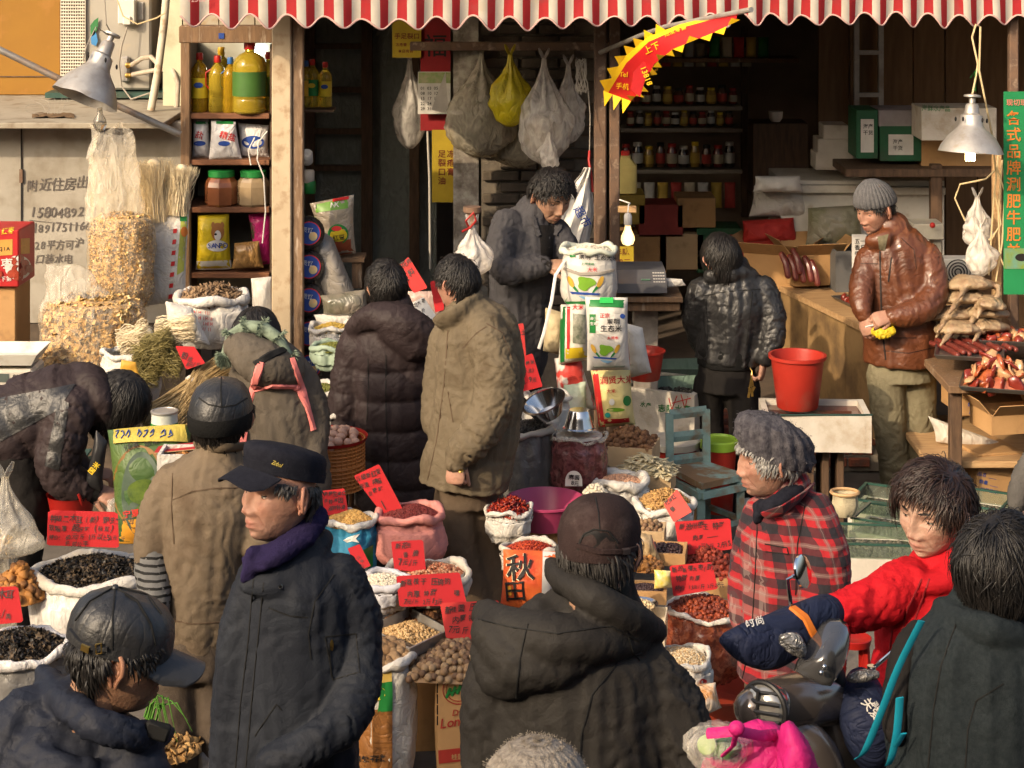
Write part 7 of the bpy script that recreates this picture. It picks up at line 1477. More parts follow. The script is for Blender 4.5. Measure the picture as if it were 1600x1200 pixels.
for k,a in enumerate((((1178,290),(1258,288),(1268,340),(1170,338),'stack of yellowish plastic packs behind the brown carton',M_sackw),((1160,345),(1240,340),(1250,382),(1158,380),'red cloth bundle over the cartons',mat('red_cloth',(.36,.02,.015),.7,wr=.5)),((1262,325),(1345,320),(1350,385),(1258,385),'grey plastic bag heap behind the brown leather man',mat('dim_plastic',(.24,.22,.17),.4,(.15,.15,.08),6,wr=.5)),((1180,275),(1250,275),(1256,300),(1176,300),'white plastic packs on top of the yellowish stack',M_whitepr))):pillow('plastic_packs',a[4],'packs',*a[:4],12.5-.08*k,.09,a[5],seed=200+k,amp=.014)
poster('white price sheet with black writing beside the brown leather man',1331,366,1354,448,11.4,M_whitepr,(('五香牛肉',1335,380,9,1),('一斤正宗',1344,380,9,1)),M_ink,'sign','price_sheet')
mc=thing('meat_slicer','cream meat slicer with a red knob behind the brown leather man','machine',P(1440,420,11.2));boxes('slicer_body',mat('slicer_cream',(.40,.37,.30),.4),mc,(P(1445,358,11.2),(.18,.2,.09)),(P(1462,370,11.2),(.05,.1,.18)));mb=MB();mb.ball(P(1457,352,11.05),.017,10,8);mb.build('knob',M_capr,mc)
fn=thing('fan_heater','white fan grille unit left of the cured ducks','fan',P(1490,450,10.9));boxes('housing',M_white,fn,(P(1490,425,10.95),(.20,.12,.17)))
for k in range(4):mb=MB();mb.tube([P(1497,425,10.86)+V((.018+.017*k)*math.cos(a),0,(.018+.017*k)*math.sin(a)) for a in np.linspace(0,6.283,25)],.004,5);mb.build('grille_ring',M_ink,fn)
def bucket(label,c,r,h,m,lid=None):
 t=thing('bucket',label,'bucket',c);mb=MB();mb.lathe([(r*.72,0),(r*.75,.006),(r*.97,h*.93),(r*1.06,h*.94),(r*1.06,h),(r*.97,h),(r*.93,h*.92),(r*.70,.02),(r*.2,.015)],c,36);mb.build('bucket_body',m,t)
 if lid:mb=MB();mb.lathe([(r*1.09,h*.92),(r*1.10,h*1.03),(r*1.02,h*1.05),(r*.95,h*1.02)],c,36);mb.build('lid',lid,t)
M_redb=mat('bucket_red',(.34,.024,.014),.45,(.28,.020,.012),4,dirt=(.22,.06,.04),dsc=5,damt=.3,bump=.08);M_water=mat('tank_water',(.06,.065,.04),.04,(.035,.04,.025),7,spec=.6)
Yf_=9.75
fb=crate('foam_box','long dirty foam box carrying the tall red bucket','box',V(P(1272,0,9.85).x,9.85,P(0,648,9.7).z-.185),(.54,.34,.185),-.05,M_foam,.03);boxes('glass_rim',mat('green_glass',(.02,.05,.04),.1),fb,(V(P(1272,0,9.85).x,9.68,P(0,648,9.7).z+.004),(.54,.012,.010)))
mb=MB();mb.box(V(P(1272,0,9.85).x,9.85,P(0,648,9.7).z-.03),(.48,.29,.004));mb.build('dark_water',mat('dark_red_water',(.10,.02,.01),.05),fb,False);boxes('support',M_darkwood,fb,*((V(P(x,0,9.9).x,9.9,.22),(.035,.22,.43)) for x in(1215,1240,1262,1285,1308)))
bucket('tall red plastic bucket standing in the long foam box',P(1246,636,9.85)-V(0,0,.0),.140,.27,M_redb)
b2_=crate('foam_box','foam box with green seafood lettering beside the black leather man','box',V(P(1048,0,10.4).x,10.4,.36),(.42,.40,P(0,612,10.2).z-.36),-.45,M_foam,.03);o=[q for q in bpy.data.objects if q.parent==b2_][0];sf=Surf(o);print_text(sf,'志陈水产',1028,642,13,M_greenpr,o,2,off=.004);print_text(sf,'水产',1000,634,9,M_greenpr,o,10,off=.004);mb=MB()
for q in(((1045,622),(1052,648)),((1058,618),(1046,650)),((1064,616),(1072,645)),((1050,630),(1080,622)),((1076,612),(1070,640))):stroke(sf,list(q),1.6,None,None,'',off=.002,thick=.0008,mb=mb)
mb.build('red_scrawl',M_redink,o);heap('mussels','black shellfish in the lettered foam box','shellfish',V(P(1048,0,10.4).x,10.4,P(0,612,10.2).z-.06),.17,.16,.03,'half',240,.016,M_seed,shape='rect',rot=-.45,seed=40)
crate('foam_box','foam box under the lettered seafood box','box',V(P(1048,0,10.4).x,10.4,.19),(.40,.38,.165),-.4,M_foam,open_=False)
tk0=crate('glass_tank','dim glass water tank behind the lettered foam box','tank',V(P(1068,0,10.6).x,10.6,.5),(.5,.4,.16),.1,film('tank_glass',(.35,.5,.42),.5,.06,.2),.012);mb=MB();mb.box(V(P(1068,0,10.6).x,10.6,.6),(.46,.36,.004));mb.build('water',M_water,tk0,False)
bucket('small red bucket behind the grey paper bag',P(1008,592,9.9),.10,.15,M_redb);bucket('red bucket with white lid behind the turquoise chair',V(P(1052,0,9.98).x,9.98,.13),.128,.29,M_redb,mat('lid_cream',(.56,.52,.44),.4));bucket('red bucket with lime lid behind the chair legs',V(P(1124,0,9.9).x,9.9,.08),.09,.36,M_redb,mat('lime_lid',(.25,.42,.04),.4))
crate('carton','carton propping the red bucket with white lid','box',V(P(1052,0,9.98).x,9.98,.005),(.24,.2,.125),0,open_=False)
M_ch=mat('turquoise_paint',(.18,.275,.255),.75,(.13,.21,.195),9,bump=.3,dirt=(.16,.095,.05),dsc=11,damt=.55)
chr_=thing('chair','small turquoise wooden chair with worn peeling paint','chair',P(1105,812,9.6));Yc=9.5;k_=Yc/F;zs=P(0,750,Yc).z
def bar(nm,a,b,w_):mb=MB();mb.tube([a,b],[(w_/2*1.3,w_/2*1.3)]*2,4);return mb.build(nm,M_ch,chr_,False)
seat=MB();q=[P(1042,752,Yc+.14),P(1104,738,Yc+.22),P(1166,762,Yc),P(1096,774,Yc-.16)];q=[V(p.x,p.y,zs) for p in q];seat.hexa(*q,V(0,0,.03));seat.build('seat',mat('worn_seat',(.18,.275,.255),.7,(.16,.10,.055),7,mix=(.4,.52),bump=.3),chr_,False)
BL,BR=V(q[0].x+.015,q[0].y,0),V(q[1].x,q[1].y,0)
for nm,p in(('leg',BL),('leg',BR),('leg',V(q[2].x-.03,q[2].y,0)),('leg',V(q[3].x,q[3].y+.03,0))):bar(nm,V(p.x,p.y,.0),V(p.x,p.y,zs),.042)
ztop=P(0,652,Yc+.1).z
for p in(BL,BR):bar('back_post',V(p.x,p.y,zs),V(p.x,p.y+.03,ztop),.042)
for zz in(.12,.52,.92):a,b2=V(BL.x,BL.y+.02*zz,zs+(ztop-zs)*zz+.02),V(BR.x,BR.y+.02*zz,zs+(ztop-zs)*zz+.02);mb=MB();mb.tube([a,b2],[(.006,.026)]*2,4,side=(0,1,0));mb.build('slat',M_ch,chr_,False)
for a,b2 in((q[2],q[3]),(q[3],q[0]),(q[1],q[2])):bar('stretcher',V(a.x*.95+b2.x*.05,a.y,zs*.45),V(b2.x*.95+a.x*.05,b2.y,zs*.45),.026);bar('apron',V(a.x,a.y,zs-.03),V(b2.x,b2.y,zs-.03),.035)
M_tg=film('aquarium_glass',(.72,.78,.70),.93,.05,.1);M_rim=mat('tank_rim',(.03,.075,.06),.15)
for k,(x,Y,w_,d_,r_,zt,lab) in enumerate(((1368,8.75,.36,.30,-.10,.30,'front glass fish tank in foam beside the red coat'),(1415,9.0,.46,.28,-.5,.30,'middle glass fish tank with a pale side board'),(1400,9.42,.40,.30,-.45,.27,'rear glass fish tank by the brown leather man\'s feet'),(1520,9.3,.36,.3,-.5,.30,'glass fish tank under the child\'s hand'))):
 c=V(P(x,0,Y).x,Y,.005);t=crate('fish_tank',lab,'tank',c,(w_,d_,zt-.03),r_,M_foam,.02,group='glass fish tanks in foam boxes');Mr=Matrix.Rotation(r_,3,'Z');mb=MB();mb.box(c+V(0,0,zt-.034),(w_-.045,d_-.045,.004),Mr);mb.build('water',M_water,t,False);mb=MB()
 for s_ in(-1,1):mb.box(c+Mr@V(s_*w_/2*.93,0,zt-.03),(.006,d_*.93,.12),Mr);mb.box(c+Mr@V(0,s_*d_/2*.93,zt-.03),(w_*.9,.006,.12),Mr)
 mb.build('glass',M_tg,t,False);mb=MB()
 for s_ in(-1,1):mb.box(c+Mr@V(s_*w_/2*.93,0,zt+.034),(.014,d_*.97,.010),Mr);mb.box(c+Mr@V(0,s_*d_/2*.93,zt+.034),(w_*.97,.014,.009),Mr)
 mb.build('rim',M_rim,t,False);heap('clams','dim shells under water in the '+lab,'shellfish',c+V(0,0,zt-.036),w_*.36,d_*.34,.010,'half',90,.014,[mat('shell',(.11,.10,.07),.5),mat('shell_dark',(.05,.05,.04),.5)],shape='rect',rot=r_,seed=50+k,base=False)
t=thing('net_bag','cream net pouch standing open beside the plaid shoulder','net',P(1320,810,8.95));mb=MB();bag_shape(mb,P(1320,806,8.95),[(.04,0),(.055,.02),(.062,.06),(.058,.09),(.064,.11)],24,.008,3);mb.build('net',mat('net_cream',(.46,.40,.27),.8,bump=.6,bsc=150),t);mb=MB();mb.tube([P(1320,806,8.95)+V(.064*math.cos(a),.056*math.sin(a),.11) for a in np.linspace(0,6.283,20)],.008,6);mb.build('hoop',M_rawwood,t)
# scooter in the foreground
Ysc=5.0;sct=thing('scooter','brown grey electric scooter with navy handlebar mitts and dark windscreen','scooter',V(P(1260,0,Ysc).x,Ysc,0));M_body=mat('scooter_paint',(.15,.125,.11),.24,(.12,.10,.09),3,metal=.5,coat=1.0)
def blob(nm,pts,m,side=SX,vox=.012,it=8,par=None):
 mb=MB();path,rad=resample(*pxpath(pts,Ysc),4);mb.tube(path,rad,20,side=side,dome=True);me=remesh(mb,vox,it);setv(me,arr(me)-np.array(ORG['scooter']));return link(nm,me,m,par or sct,True,ORG['scooter'],0)
blob('headlamp_housing',[(1180,1107,-.12,34),(1205,1104,-.09,42),(1245,1098,-.03,46),(1285,1092,.04,42),(1310,1100,.08,34)],M_body,side=(0,0,1));blob('front_cowl',[(1225,1120,-.05,22,30),(1222,1135,-.06,42,36),(1232,1160,-.08,58,40),(1250,1195,-.06,68,48),(1268,1260,-.04,66,50),(1280,1380,.0,46,40)],M_body)
blob('leg_shield',[(1285,1070,.06,36,16),(1300,1120,.05,34,18),(1312,1200,.05,40,20),(1318,1330,.06,40,20)],M_body);blob('steering_column',[(1290,1010,.06,22),(1296,1060,.05,26),(1298,1100,.04,28)],M_blackplastic)
c=P(1196,1105,Ysc-.14);ax=V(-.62,-.75,.06).normalized();mb=MB();mb.lathe([(.045,-.05),(.060,-.01),(.060,.004),(.052,.02),(.030,.032),(.004,.036)],c,30,ax);hd=mb.build('headlight',mat('lamp_glass',(.42,.40,.36),.05,metal=.6,coat=1),sct);x=ax.orthogonal().normalized();y=ax.cross(x);mb=MB()
for k in range(5):o=(k-2)*.022;mb.tube([c+V(0,0,o)+ax*(.043-.5*o*o/.06)+V(-ax.y,ax.x,0).normalized()*s_*.056*math.sqrt(max(.05,1-(o/.06)**2))-ax*.02*abs(s_) for s_ in np.linspace(-1,1,9)],.0055,6)
mb.tube([c+ax*.006+x*.062*math.cos(a)+y*.062*math.sin(a) for a in np.linspace(0,6.283,30)],.007,8);mb.tube([c+ax*.036+V(0,0,.05),c+ax*.042,c+ax*.036-V(0,0,.05)],.004,6);g=mb.build('guard',M_blackplastic,hd);g['kind']='stuff'
M_scr=mat('windscreen',(.055,.054,.055),.12,coat=1,spec=.7);sh_=[(1298,968),(1312,968),(1323,976),(1327,992),(1325,1014),(1317,1038),(1306,1058),(1297,1070),(1284,1068),(1264,1060),(1243,1048),(1246,1036),(1256,1016),(1270,994),(1284,976)];mb=MB();cn=P(1287,1020,Ysc-.12);k_n=len(sh_);rings=[]
for f_,o_ in((1,0),(.93,.010),(.75,.016),(.45,.020),(.1,.022)):rings+=[cn.lerp(P(x,y,Ysc-.10+.10*(1050-y)/80),f_)-V(0,o_,0) for x,y in sh_]
mb.grid(rings,k_n,5,True);mb.f.append(tuple(4*k_n+i for i in range(k_n)));ws=mb.build('windscreen',M_scr,sct,True,ang=0);so_=ws.modifiers.new('t','SOLIDIFY');so_.thickness=.004
for x,y in((1288,1042),(1283,1051)):mb=MB();mb.ball(P(x,y,Ysc-.165),.007,10,8);mb.build('screen_bolt',M_chrome,sct)
M_mitt=mat('mitt_navy',(.012,.017,.040),.6,(.016,.021,.048),5,bump=.2,wr=.7,wsc=7,spec=.15)
mt=blob('handlebar_mitt',[(1136,1000,-.10,15,14),(1165,1004,-.08,34,26),(1202,1004,-.04,44,34),(1238,986,.0,40,34),(1268,968,.04,32,32),(1290,958,.07,30,30)],M_mitt,(0,0,1));sf=Surf(mt);stroke(sf,[(1238,950),(1258,965),(1272,992)],15,mat('orange_trim',(.62,.17,.02),.6),mt,'orange_trim',off=.003,thick=.003,sub=8);print_text(sf,'时尚',1166,982,15,M_whitepr,mt,-14,off=.004)
mt=blob('handlebar_mitt',[(1346,1066,.10,26,24),(1348,1092,.02,38,32),(1352,1126,-.02,42,36),(1358,1160,-.02,38,34),(1362,1180,.0,28,28)],M_mitt);sf=Surf(mt);print_text(sf,'关爱',1345,1098,19,M_whitepr,mt,52,off=.004);print_text(sf,'温暖',1362,1100,9,M_whitepr,mt,52,off=.004)
for p,q2 in(((1239,975),(1231,905)),((1362,1046),(1402,1012))):
 a,b2=P(*p,Ysc),P(*q2,Ysc);mb=MB();mb.tube([a,a.lerp(b2,.5),b2,b2+V(.012,0,.008),b2+V(.03,0,.0)],.0055,8);mb.tube([a-V(0,0,.02),a+V(0,0,.01)],.012,10);mb.build('mirror_stalk',M_chrome,sct)
c=P(1254,893,Ysc);mb=MB();mb.lathe([(.004,-.014),(.03,-.010),(.042,-.002),(.042,.004),(.036,.006)],c,26,(.75,-.5,.25));mb.build('mirror',M_chrome,sct)
M_bub=mat('foil_wrap',(.30,.29,.28),.2,(.12,.12,.12),24,metal=.4,wr=.9,wsc=30);blob('wrapped_lever',[(1226,1000,-.13,11),(1238,1004,-.13,18),(1250,1016,-.12,12)],M_bub,vox=.008,it=3);blob('wrapped_lever',[(1330,1060,-.04,8),(1348,1056,-.03,11),(1368,1054,-.02,8)],M_bub,vox=.008,it=3)
blob('seat',[(1400,1195,.15,40,60),(1440,1215,.4,50,50),(1500,1230,.7,46,46)],M_blackplastic,side=(0,1,0));blob('footboard',[(1330,1330,.05,50,30),(1400,1345,.2,50,30),(1500,1300,.5,50,60)],M_body,side=(0,1,0))
for x,dy,v in((1262,-.06,1465),(1560,.7,1290)):mb=MB();c=V(P(x,0,Ysc+dy).x,Ysc+dy,.2);mb.tube([c+V(.16*math.cos(a)*.75,.16*math.cos(a)*.5,.16*math.sin(a)) for a in np.linspace(0,6.283,30)],.04,10);mb.build('wheel',M_blackplastic,sct)
tbg=thing('tote_bag','bright pink tote bag of vegetables tied with pink ribbon, before the scooter','bag',P(1180,1290,4.2));Yt=4.25;M_pinkb=mat('magenta_cloth',(.44,.008,.13),.65,(.38,.007,.115),5,bump=.2,wr=.35)
me=cloth('bag_body',tbg,Yt,[T([(1206,1168,.0,60,34),(1198,1200,.0,94,58),(1190,1270,0,104,66),(1190,1350,0,98,60)],side=SX,fold=(.012,7),drape=.012)],M_pinkb,vox=.012)
me2=cloth('bag_side',tbg,Yt,[T([(1232,1140,-.06,12,26),(1240,1172,-.07,26,36),(1250,1240,-.07,40,44)],side=SX,fold=(.008,9))],M_pinkb,vox=.010)
mb=MB();mb.tube([P(1106,1146,Yt-.10),P(1150,1142,Yt-.12),P(1190,1150,Yt-.08),P(1226,1146,Yt)],[(.012,.004)]*4,8,dome=True);mb.ball(P(1151,1138,Yt-.13),(.018,.015,.016));mb.tube([P(1151,1140,Yt-.13),P(1146,1165,Yt-.12),P(1130,1180,Yt-.1)],[(.010,.004)]*3,8);mb.build('ribbon',M_pinkb,tbg)
mb=MB();bag_shape(mb,P(1122,1196,Yt-.03),[(.05,0),(.075,.03),(.075,.06),(.055,.08),(.02,.088)],30,.012,5);mb.f.append(tuple(mb.n-1-i for i in range(30)));o=mb.build('vegetable_bag',M_clear,None,True,P(1122,1180,Yt));tag(o,'clear bag of green vegetables in the top of the pink tote','bag')
mb=MB();mb.lathe([(.012,-.03),(.021,-.02),(.021,.02),(.019,.022),(.002,.0225)],P(1106,1166,Yt-.05),18,(-.2,-.8,.5));tag(mb.build('cucumber',mat('cucumber_pale',(.30,.42,.14),.5,(.18,.32,.07),40),None,True,P(1106,1166,Yt-.05)),'cut pale green gourd end showing in the clear bag','vegetable')
for k in range(3):mb=MB();mb.tube([P(1118+9*k,1170+3*k,Yt-.06),P(1140+7*k,1158+4*k,Yt-.02)],[.016,.012],9,dome=True);tag(mb.build('greens',M_leaf,None,True,P(1120,1170,Yt)),'green vegetable stem in the clear bag','vegetable','green stems in the clear bag')
t=thing('stool','red plastic stool with a wrapped bottle beyond the scooter windscreen','stool',V(P(1335,0,6.1).x,6.1,0));c=P(1335,1002,6.1);mb=MB();mb.lathe([(.05,-.01),(.055,.012),(.052,.014),(.03,.002)],c,30);mb.build('seat',M_redpl,t)
for s_ in(-1,1):mb=MB();mb.tube([c+V(s_*.035,0,0),V(c.x+s_*.08,6.1,0)],.012,6);mb.tube([c+V(s_*.03,.03,0),V(c.x+s_*.05,6.2,0)],.012,6);mb.build('leg',M_redpl,t)
# the people
def plaid(name):
 m=mat(name,(.31,.010,.016),.85,(.25,.009,.014),12,bump=.25,bsc=220,sheen=.05);n=m.node_tree.nodes;L=m.node_tree.links;b=n['Principled BSDF']
 tc=n.new('ShaderNodeTexCoord');sp=n.new('ShaderNodeSeparateXYZ');nz_=n.new('ShaderNodeTexNoise');nz_.inputs['Scale'].default_value=3
 L.new(tc.outputs['Object'],nz_.inputs['Vector']);ad=n.new('ShaderNodeVectorMath');ad.operation='MULTIPLY_ADD';ad.inputs[1].default_value=(.03,.03,.03);L.new(nz_.outputs['Color'],ad.inputs[0]);L.new(tc.outputs['Object'],ad.inputs[2])
 L.new(ad.outputs[0],sp.inputs[0])
 def math_(op,a,b2=None):
  q=n.new('ShaderNodeMath');q.operation=op
  for i,k in enumerate((a,b2)):
   if k is None:continue
   if isinstance(k,(int,float)):q.inputs[i].default_value=k
   else:L.new(k,q.inputs[i])
  return q.outputs[0]
 def band(src,ofs,lo,hi,per=.082):
  f=math_('FRACT',math_('ADD',math_('DIVIDE',src,per),ofs));return math_('MULTIPLY',math_('GREATER_THAN',f,lo),math_('LESS_THAN',f,hi))
 u=math_('ADD',sp.outputs[0],math_('MULTIPLY',sp.outputs[1],.75));v=sp.outputs[2]
 col=b.inputs['Base Color'].links[0].from_socket
 def over(col,fac,c):
  x=n.new('ShaderNodeMix');x.data_type='RGBA';L.new(fac,x.inputs['Factor']);L.new(col,x.inputs['A']);x.inputs['B'].default_value=c+(1,);return x.outputs['Result']
 for src in(u,v):
  col=over(col,math_('MULTIPLY',band(src,0,.50,.86),.80),(.014,.012,.016))
  col=over(col,math_('MULTIPLY',band(src,0,.10,.26),.55),(.16,.10,.09))
 both=math_('MULTIPLY',band(u,0,.50,.86),band(v,0,.50,.86));col=over(col,math_('MULTIPLY',both,.92),(.012,.011,.016))
 for src in(u,v):col=over(col,math_('MULTIPLY',band(src,0,.17,.195),.20),(.42,.34,.30))
 L.new(col,b.inputs['Base Color']);return m
FAB=dict(navy=mat('navy_jacket',(.013,.015,.021),.62,(.020,.023,.030),5,bump=.2,bsc=180,wr=0.22,wsc=7,spec=.12),tan=mat('tan_jacket',(.150,.115,.080),.8,(.120,.092,.064),5,bump=.25,bsc=220,dirt=(.075,.05,.032),dsc=4,damt=.25,wr=0.22,wsc=7,spec=.12),pin=mat('pinstripe',(.090,.070,.054),.85,(.065,.050,.038),8,bump=.25,bsc=240,wr=0.19,wsc=7,spec=.12),down=mat('navy_down',(.010,.012,.020),.6,(.016,.019,.030),4,bump=.22,bsc=60,spec=.2,wr=0.25,wsc=7),black=mat('black_hooded',(.017,.0155,.0145),.62,(.025,.023,.021),4,bump=.2,bsc=150,wr=0.19,wsc=7,spec=.12),red=mat('red_coat',(.42,.009,.016),.75,(.36,.008,.013),4,bump=.2,bsc=120,wr=0.25,wsc=7,spec=.12),coat=mat('black_wool',(.012,.0165,.019),.9,(.019,.024,.027),80,bump=.35,bsc=260,wr=0.09,wsc=7,spec=.12),dark=mat('plum_down',(.034,.0245,.0255),.58,(.022,.015,.016),4,bump=.2,bsc=60,spec=.2,wr=0.28,wsc=7),taupe=mat('taupe_coat',(.130,.104,.070),.7,(.105,.084,.056),4,bump=.25,bsc=120,dirt=(.07,.05,.03),dsc=4,damt=.15,wr=0.25,wsc=7,spec=.12),brownpants=mat('brown_trousers',(.105,.076,.052),.85,(.080,.058,.040),6,bump=.2,bsc=200,wr=0.19,wsc=7,spec=.12),vendor=mat('slate_jacket',(.055,.053,.058),.75,(.042,.041,.045),5,bump=.25,bsc=150,wr=0.25,wsc=7,spec=.12),leather=mat('black_leather',(.013,.013,.014),.42,(.021,.021,.022),12,bump=.3,bsc=70,spec=.6,wr=0.28,wsc=7),brownleather=mat('brown_leather',(.130,.040,.014),.44,(.070,.022,.009),5,bump=.3,bsc=60,spec=.6,coat=.15,wr=0.31,wsc=7),khaki=mat('khaki',(.190,.170,.110),.85,(.150,.132,.085),6,bump=.25,bsc=200,dirt=(.08,.065,.04),dsc=4,damt=.25,wr=0.25,wsc=7,spec=.12),grey=mat('grey_parka',(.105,.088,.070),.8,(.082,.070,.056),5,bump=.25,bsc=150,wr=0.22,wsc=7,spec=.12),pink=mat('pink_apron',(.70,.22,.20),.7,(.60,.17,.16),7,bump=.15,bsc=150,spec=.12),blackcloth=mat('black_cloth',(.012,.011,.011),.8,(.018,.016,.015),6,bump=.2,bsc=150,spec=.12),rib=mat('knit_rib',(.012,.012,.012),.9,bump=.4,bsc=200,spec=.12),scarf=mat('indigo_scarf',(.022,.016,.055),.95,(.016,.012,.040),30,bump=.5,bsc=200,spec=.12),greyknit=mat('grey_knit',(.085,.080,.088),.95,(.040,.038,.046),40,bump=.6,bsc=150,spec=.12),steelknit=mat('steel_knit',(.115,.113,.118),.95,(.080,.080,.085),60,bump=.5,bsc=180,spec=.12),woolhat=mat('pale_wool',(.30,.265,.22),.95,(.20,.17,.14),70,bump=.8,bsc=150,spec=.12),plaid=plaid('red_plaid'),fur=mat('mint_fur',(.20,.25,.19),.95,(.12,.15,.11),40,spec=.12),suede=mat('brown_suede',(.034,.021,.020),.85,(.022,.014,.013),14,bump=.3,bsc=150,dirt=(.060,.042,.038),dsc=9,damt=.3,spec=.12),navywool=mat('navy_wool',(.009,.0095,.015),.9,(.014,.015,.022),60,bump=.3,bsc=220,spec=.12),greysweat=mat('grey_sweater',(.10,.095,.09),.9,bump=.4,bsc=160,spec=.12))
M_seam=mat('dark_seam',(.006,.006,.006),.8);M_tanseam=mat('tan_seam',(.085,.055,.033),.8)
Y=5.33;r=thing('person','man in navy peaked cap and dark jacket, hand in pocket, indigo scarf','person',V(P(450,0,Y).x,Y,0))
b=Body(r,Y);b.head(437,770,0,-50,-5,3,1.10,old=1.0,wide=1.06);b.neck(462,872,.03)
b.tube([(462,930,.02,30,22),(460,1300,.02,35,25),(455,1560,.02,25,20)],side=SX);b.build(M_skin_ruddy)
hair(b,hl(.42,.0,-.62,top=.22),M_hair_salt,thick=.006,length=.022,n=900)
c=hat(b,[(.034,1.03),(.045,1.07),(.062,1.10),(.078,1.11),(.088,1.09),(.096,1.02),(.102,.85),(.107,.5),(.109,.02)],FAB['navywool'],'cap',c=(0,-.012,.012),tilt=-13,noise_=.0015,n=56)
hat(b,[(.030,1.045),(.030,1.075),(.056,1.115),(.056,1.07)],FAB['navywool'],'band',c=(0,-.012,.012),tilt=-13,parent=c,cap=False)
brim(b,FAB['navywool'],'peak',L=.060,w=.090,z=.074,y0=.102,droop=.36,parent=c)
s=Surf(c);print_text(s,'Zobol',424,724,8,mat('cap_badge',(.45,.36,.08),.4),c,22,slant=.2,sx=.8)
me=cloth('jacket',r,Y,[T([(462,868,.02,44,46),(462,892,.01,70,58),(460,925,0,92,72),(458,1000,0,98,76),(455,1100,0,104,80),(452,1210,0,110,84),(450,1330,0,114,88)],fold=(.007,7),side=SX,drape=.007),T([(532,905,.02,38),(553,950,.02,40),(560,1010,.0,39),(556,1080,-.07,38),(530,1135,-.15,35),(482,1168,-.20,33),(432,1192,-.20,32)],fold=(.013,15)),T([(400,900,-.02,30),(378,980,-.03,34),(366,1080,-.03,34),(360,1190,-.03,33),(362,1300,-.05,30)],fold=(.010,12)),T([(388,905,-.09,24,14),(430,905,-.09,26,16),(478,872,-.02,24,18),(502,846,.06,20,20)],fold=(.004,14)),],FAB['navy'],vox=.0092,big=.003,seed=4);s=Surf(me)
sm=MB()
for pts in([(396,905),(388,1000),(376,1100),(368,1200)],[(412,910),(402,1010),(392,1110),(384,1200)],[(522,898),(492,940),(482,990),(486,1030)],[(420,950),(452,962),(480,965)],[(398,1150),(432,1100),(440,1110)],[(508,995),(556,990),(562,1050),(520,1062),(508,995)],[(514,1005),(518,1058)]):stroke(s,pts,2.2,None,None,'',off=.0,thick=.002,mb=sm,sub=8)
sm.build('seams',M_seam,me)
disc(s,438,917,3.5,3.5,M_chrome,me,'snap_button');disc(s,518,1008,2.5,9,M_brass,me,'zip_pull')
cloth('scarf',r,Y,[T([(388,880,-.10,18,12),(430,868,-.10,19,14),(474,836,-.03,22,18),(497,808,.06,18,16)],fold=(.010,9)),T([(392,866,-.08,13,10),(432,858,-.09,14,11),(484,822,.0,16,14)],fold=(.008,8)),T([(398,862,-.10,18,10),(388,900,-.10,18,12)],fold=(.008,8))],FAB['scarf'],vox=.008,big=.003)
cloth('trousers',r,Y,[T([(452,1290,0,95,70),(450,1360,0,95,70)],side=SX),T([(495,1350,0,46),(500,1640,0,36)],fold=(.008,9)),T([(410,1350,0,46),(400,1640,0,36)],fold=(.008,9))],FAB['blackcloth'],vox=.016)
for x in(400,500):shoe(r,x,1640,Y,-50,M_blackplastic,z=0)
Y=6.1;r=thing('person','man seen from behind in tan jacket, striped sleeves and black leather skullcap','person',V(P(300,0,Y).x,Y,0))
b=Body(r,Y);b.head(346,651,0,172,-2,0,1.05,old=.3,eyes=False);b.neck(344,712,.02,.06)
b.tube([(330,740,.02,30,20),(312,960,.02,30,22),(305,1150,.02,30,20)],side=SX)
b.hand(236,952,-.10,(.25,.25,-.9),(-.6,-.7,0),1.0,side=-1);b.build(M_skin_brown)
hair(b,hl(.5,-.05,-.72,top=.22),M_hair_black,thick=.010,length=.035,n=1100,curl=.6)
c=hat(b,[(-.012,1.10),(.004,1.14),(.022,1.15),(.045,1.10),(.07,1.02),(.092,.86),(.106,.64),(.115,.36),(.118,.02)],FAB['leather'],'leather_cap',noise_=.0012,n=56)
hat(b,[(-.030,1.09),(-.026,1.15),(.012,1.19),(.022,1.175),(.022,1.12)],FAB['rib'],'knit_band',parent=c,cap=False)
s=Surf(c);sm=MB()
for pts in([(346,590),(345,610),(346,634)],[(311,622),(325,632),(346,636),(368,633),(386,622)]):stroke(s,pts,3,None,None,'',off=.0,thick=.0025,mb=sm)
sm.build('seams',M_seam,c)
me=cloth('jacket',r,Y,[T([(342,694,.0,33,32),(340,712,0,40,38),(334,745,0,78,52),(328,790,0,82,60),(322,850,0,72,62),(316,910,0,66,60),(311,955,0,60,58),(309,978,0,57,55)],fold=(.009,8),side=SX,dome=True,drape=.004),T([(270,756,0,32),(250,800,.0,33),(240,845,-.02,30),(237,866,-.03,28)],fold=(.010,15)),T([(398,752,0,32),(408,800,.0,32),(404,850,-.03,30)],fold=(.010,13)),],FAB['tan'],vox=.0092,big=.003,seed=7);s=Surf(me);sm=MB()
for pts in([(268,782),(300,768),(335,763),(372,762)],[(270,740),(268,790),(272,850)],[(262,968),(300,975),(345,972)]):stroke(s,pts,2.5,None,None,'',off=.0,thick=.0025,mb=sm,sub=8)
sm.build('seams',M_tanseam,me)
cm=MB();cpts=[P(308+74*k/8,690+3*math.sin(k/8*3.14)+7,Y-.02-.06*math.sin(k/8*math.pi)) for k in range(9)];cm.tube(cpts,[(.008,.022)]*9,10,dome=True);cm.build('collar',FAB['tan'],me)
sl_=cloth('sleeve',r,Y,[T([(240,852,-.02,29),(239,890,-.05,29),(242,925,-.09,26),(244,948,-.11,22)],fold=(.004,12))],mat('stripe_grey',(.13,.13,.13),.9,bump=.3,bsc=200),vox=.009)
s=Surf(sl_);sm=MB()
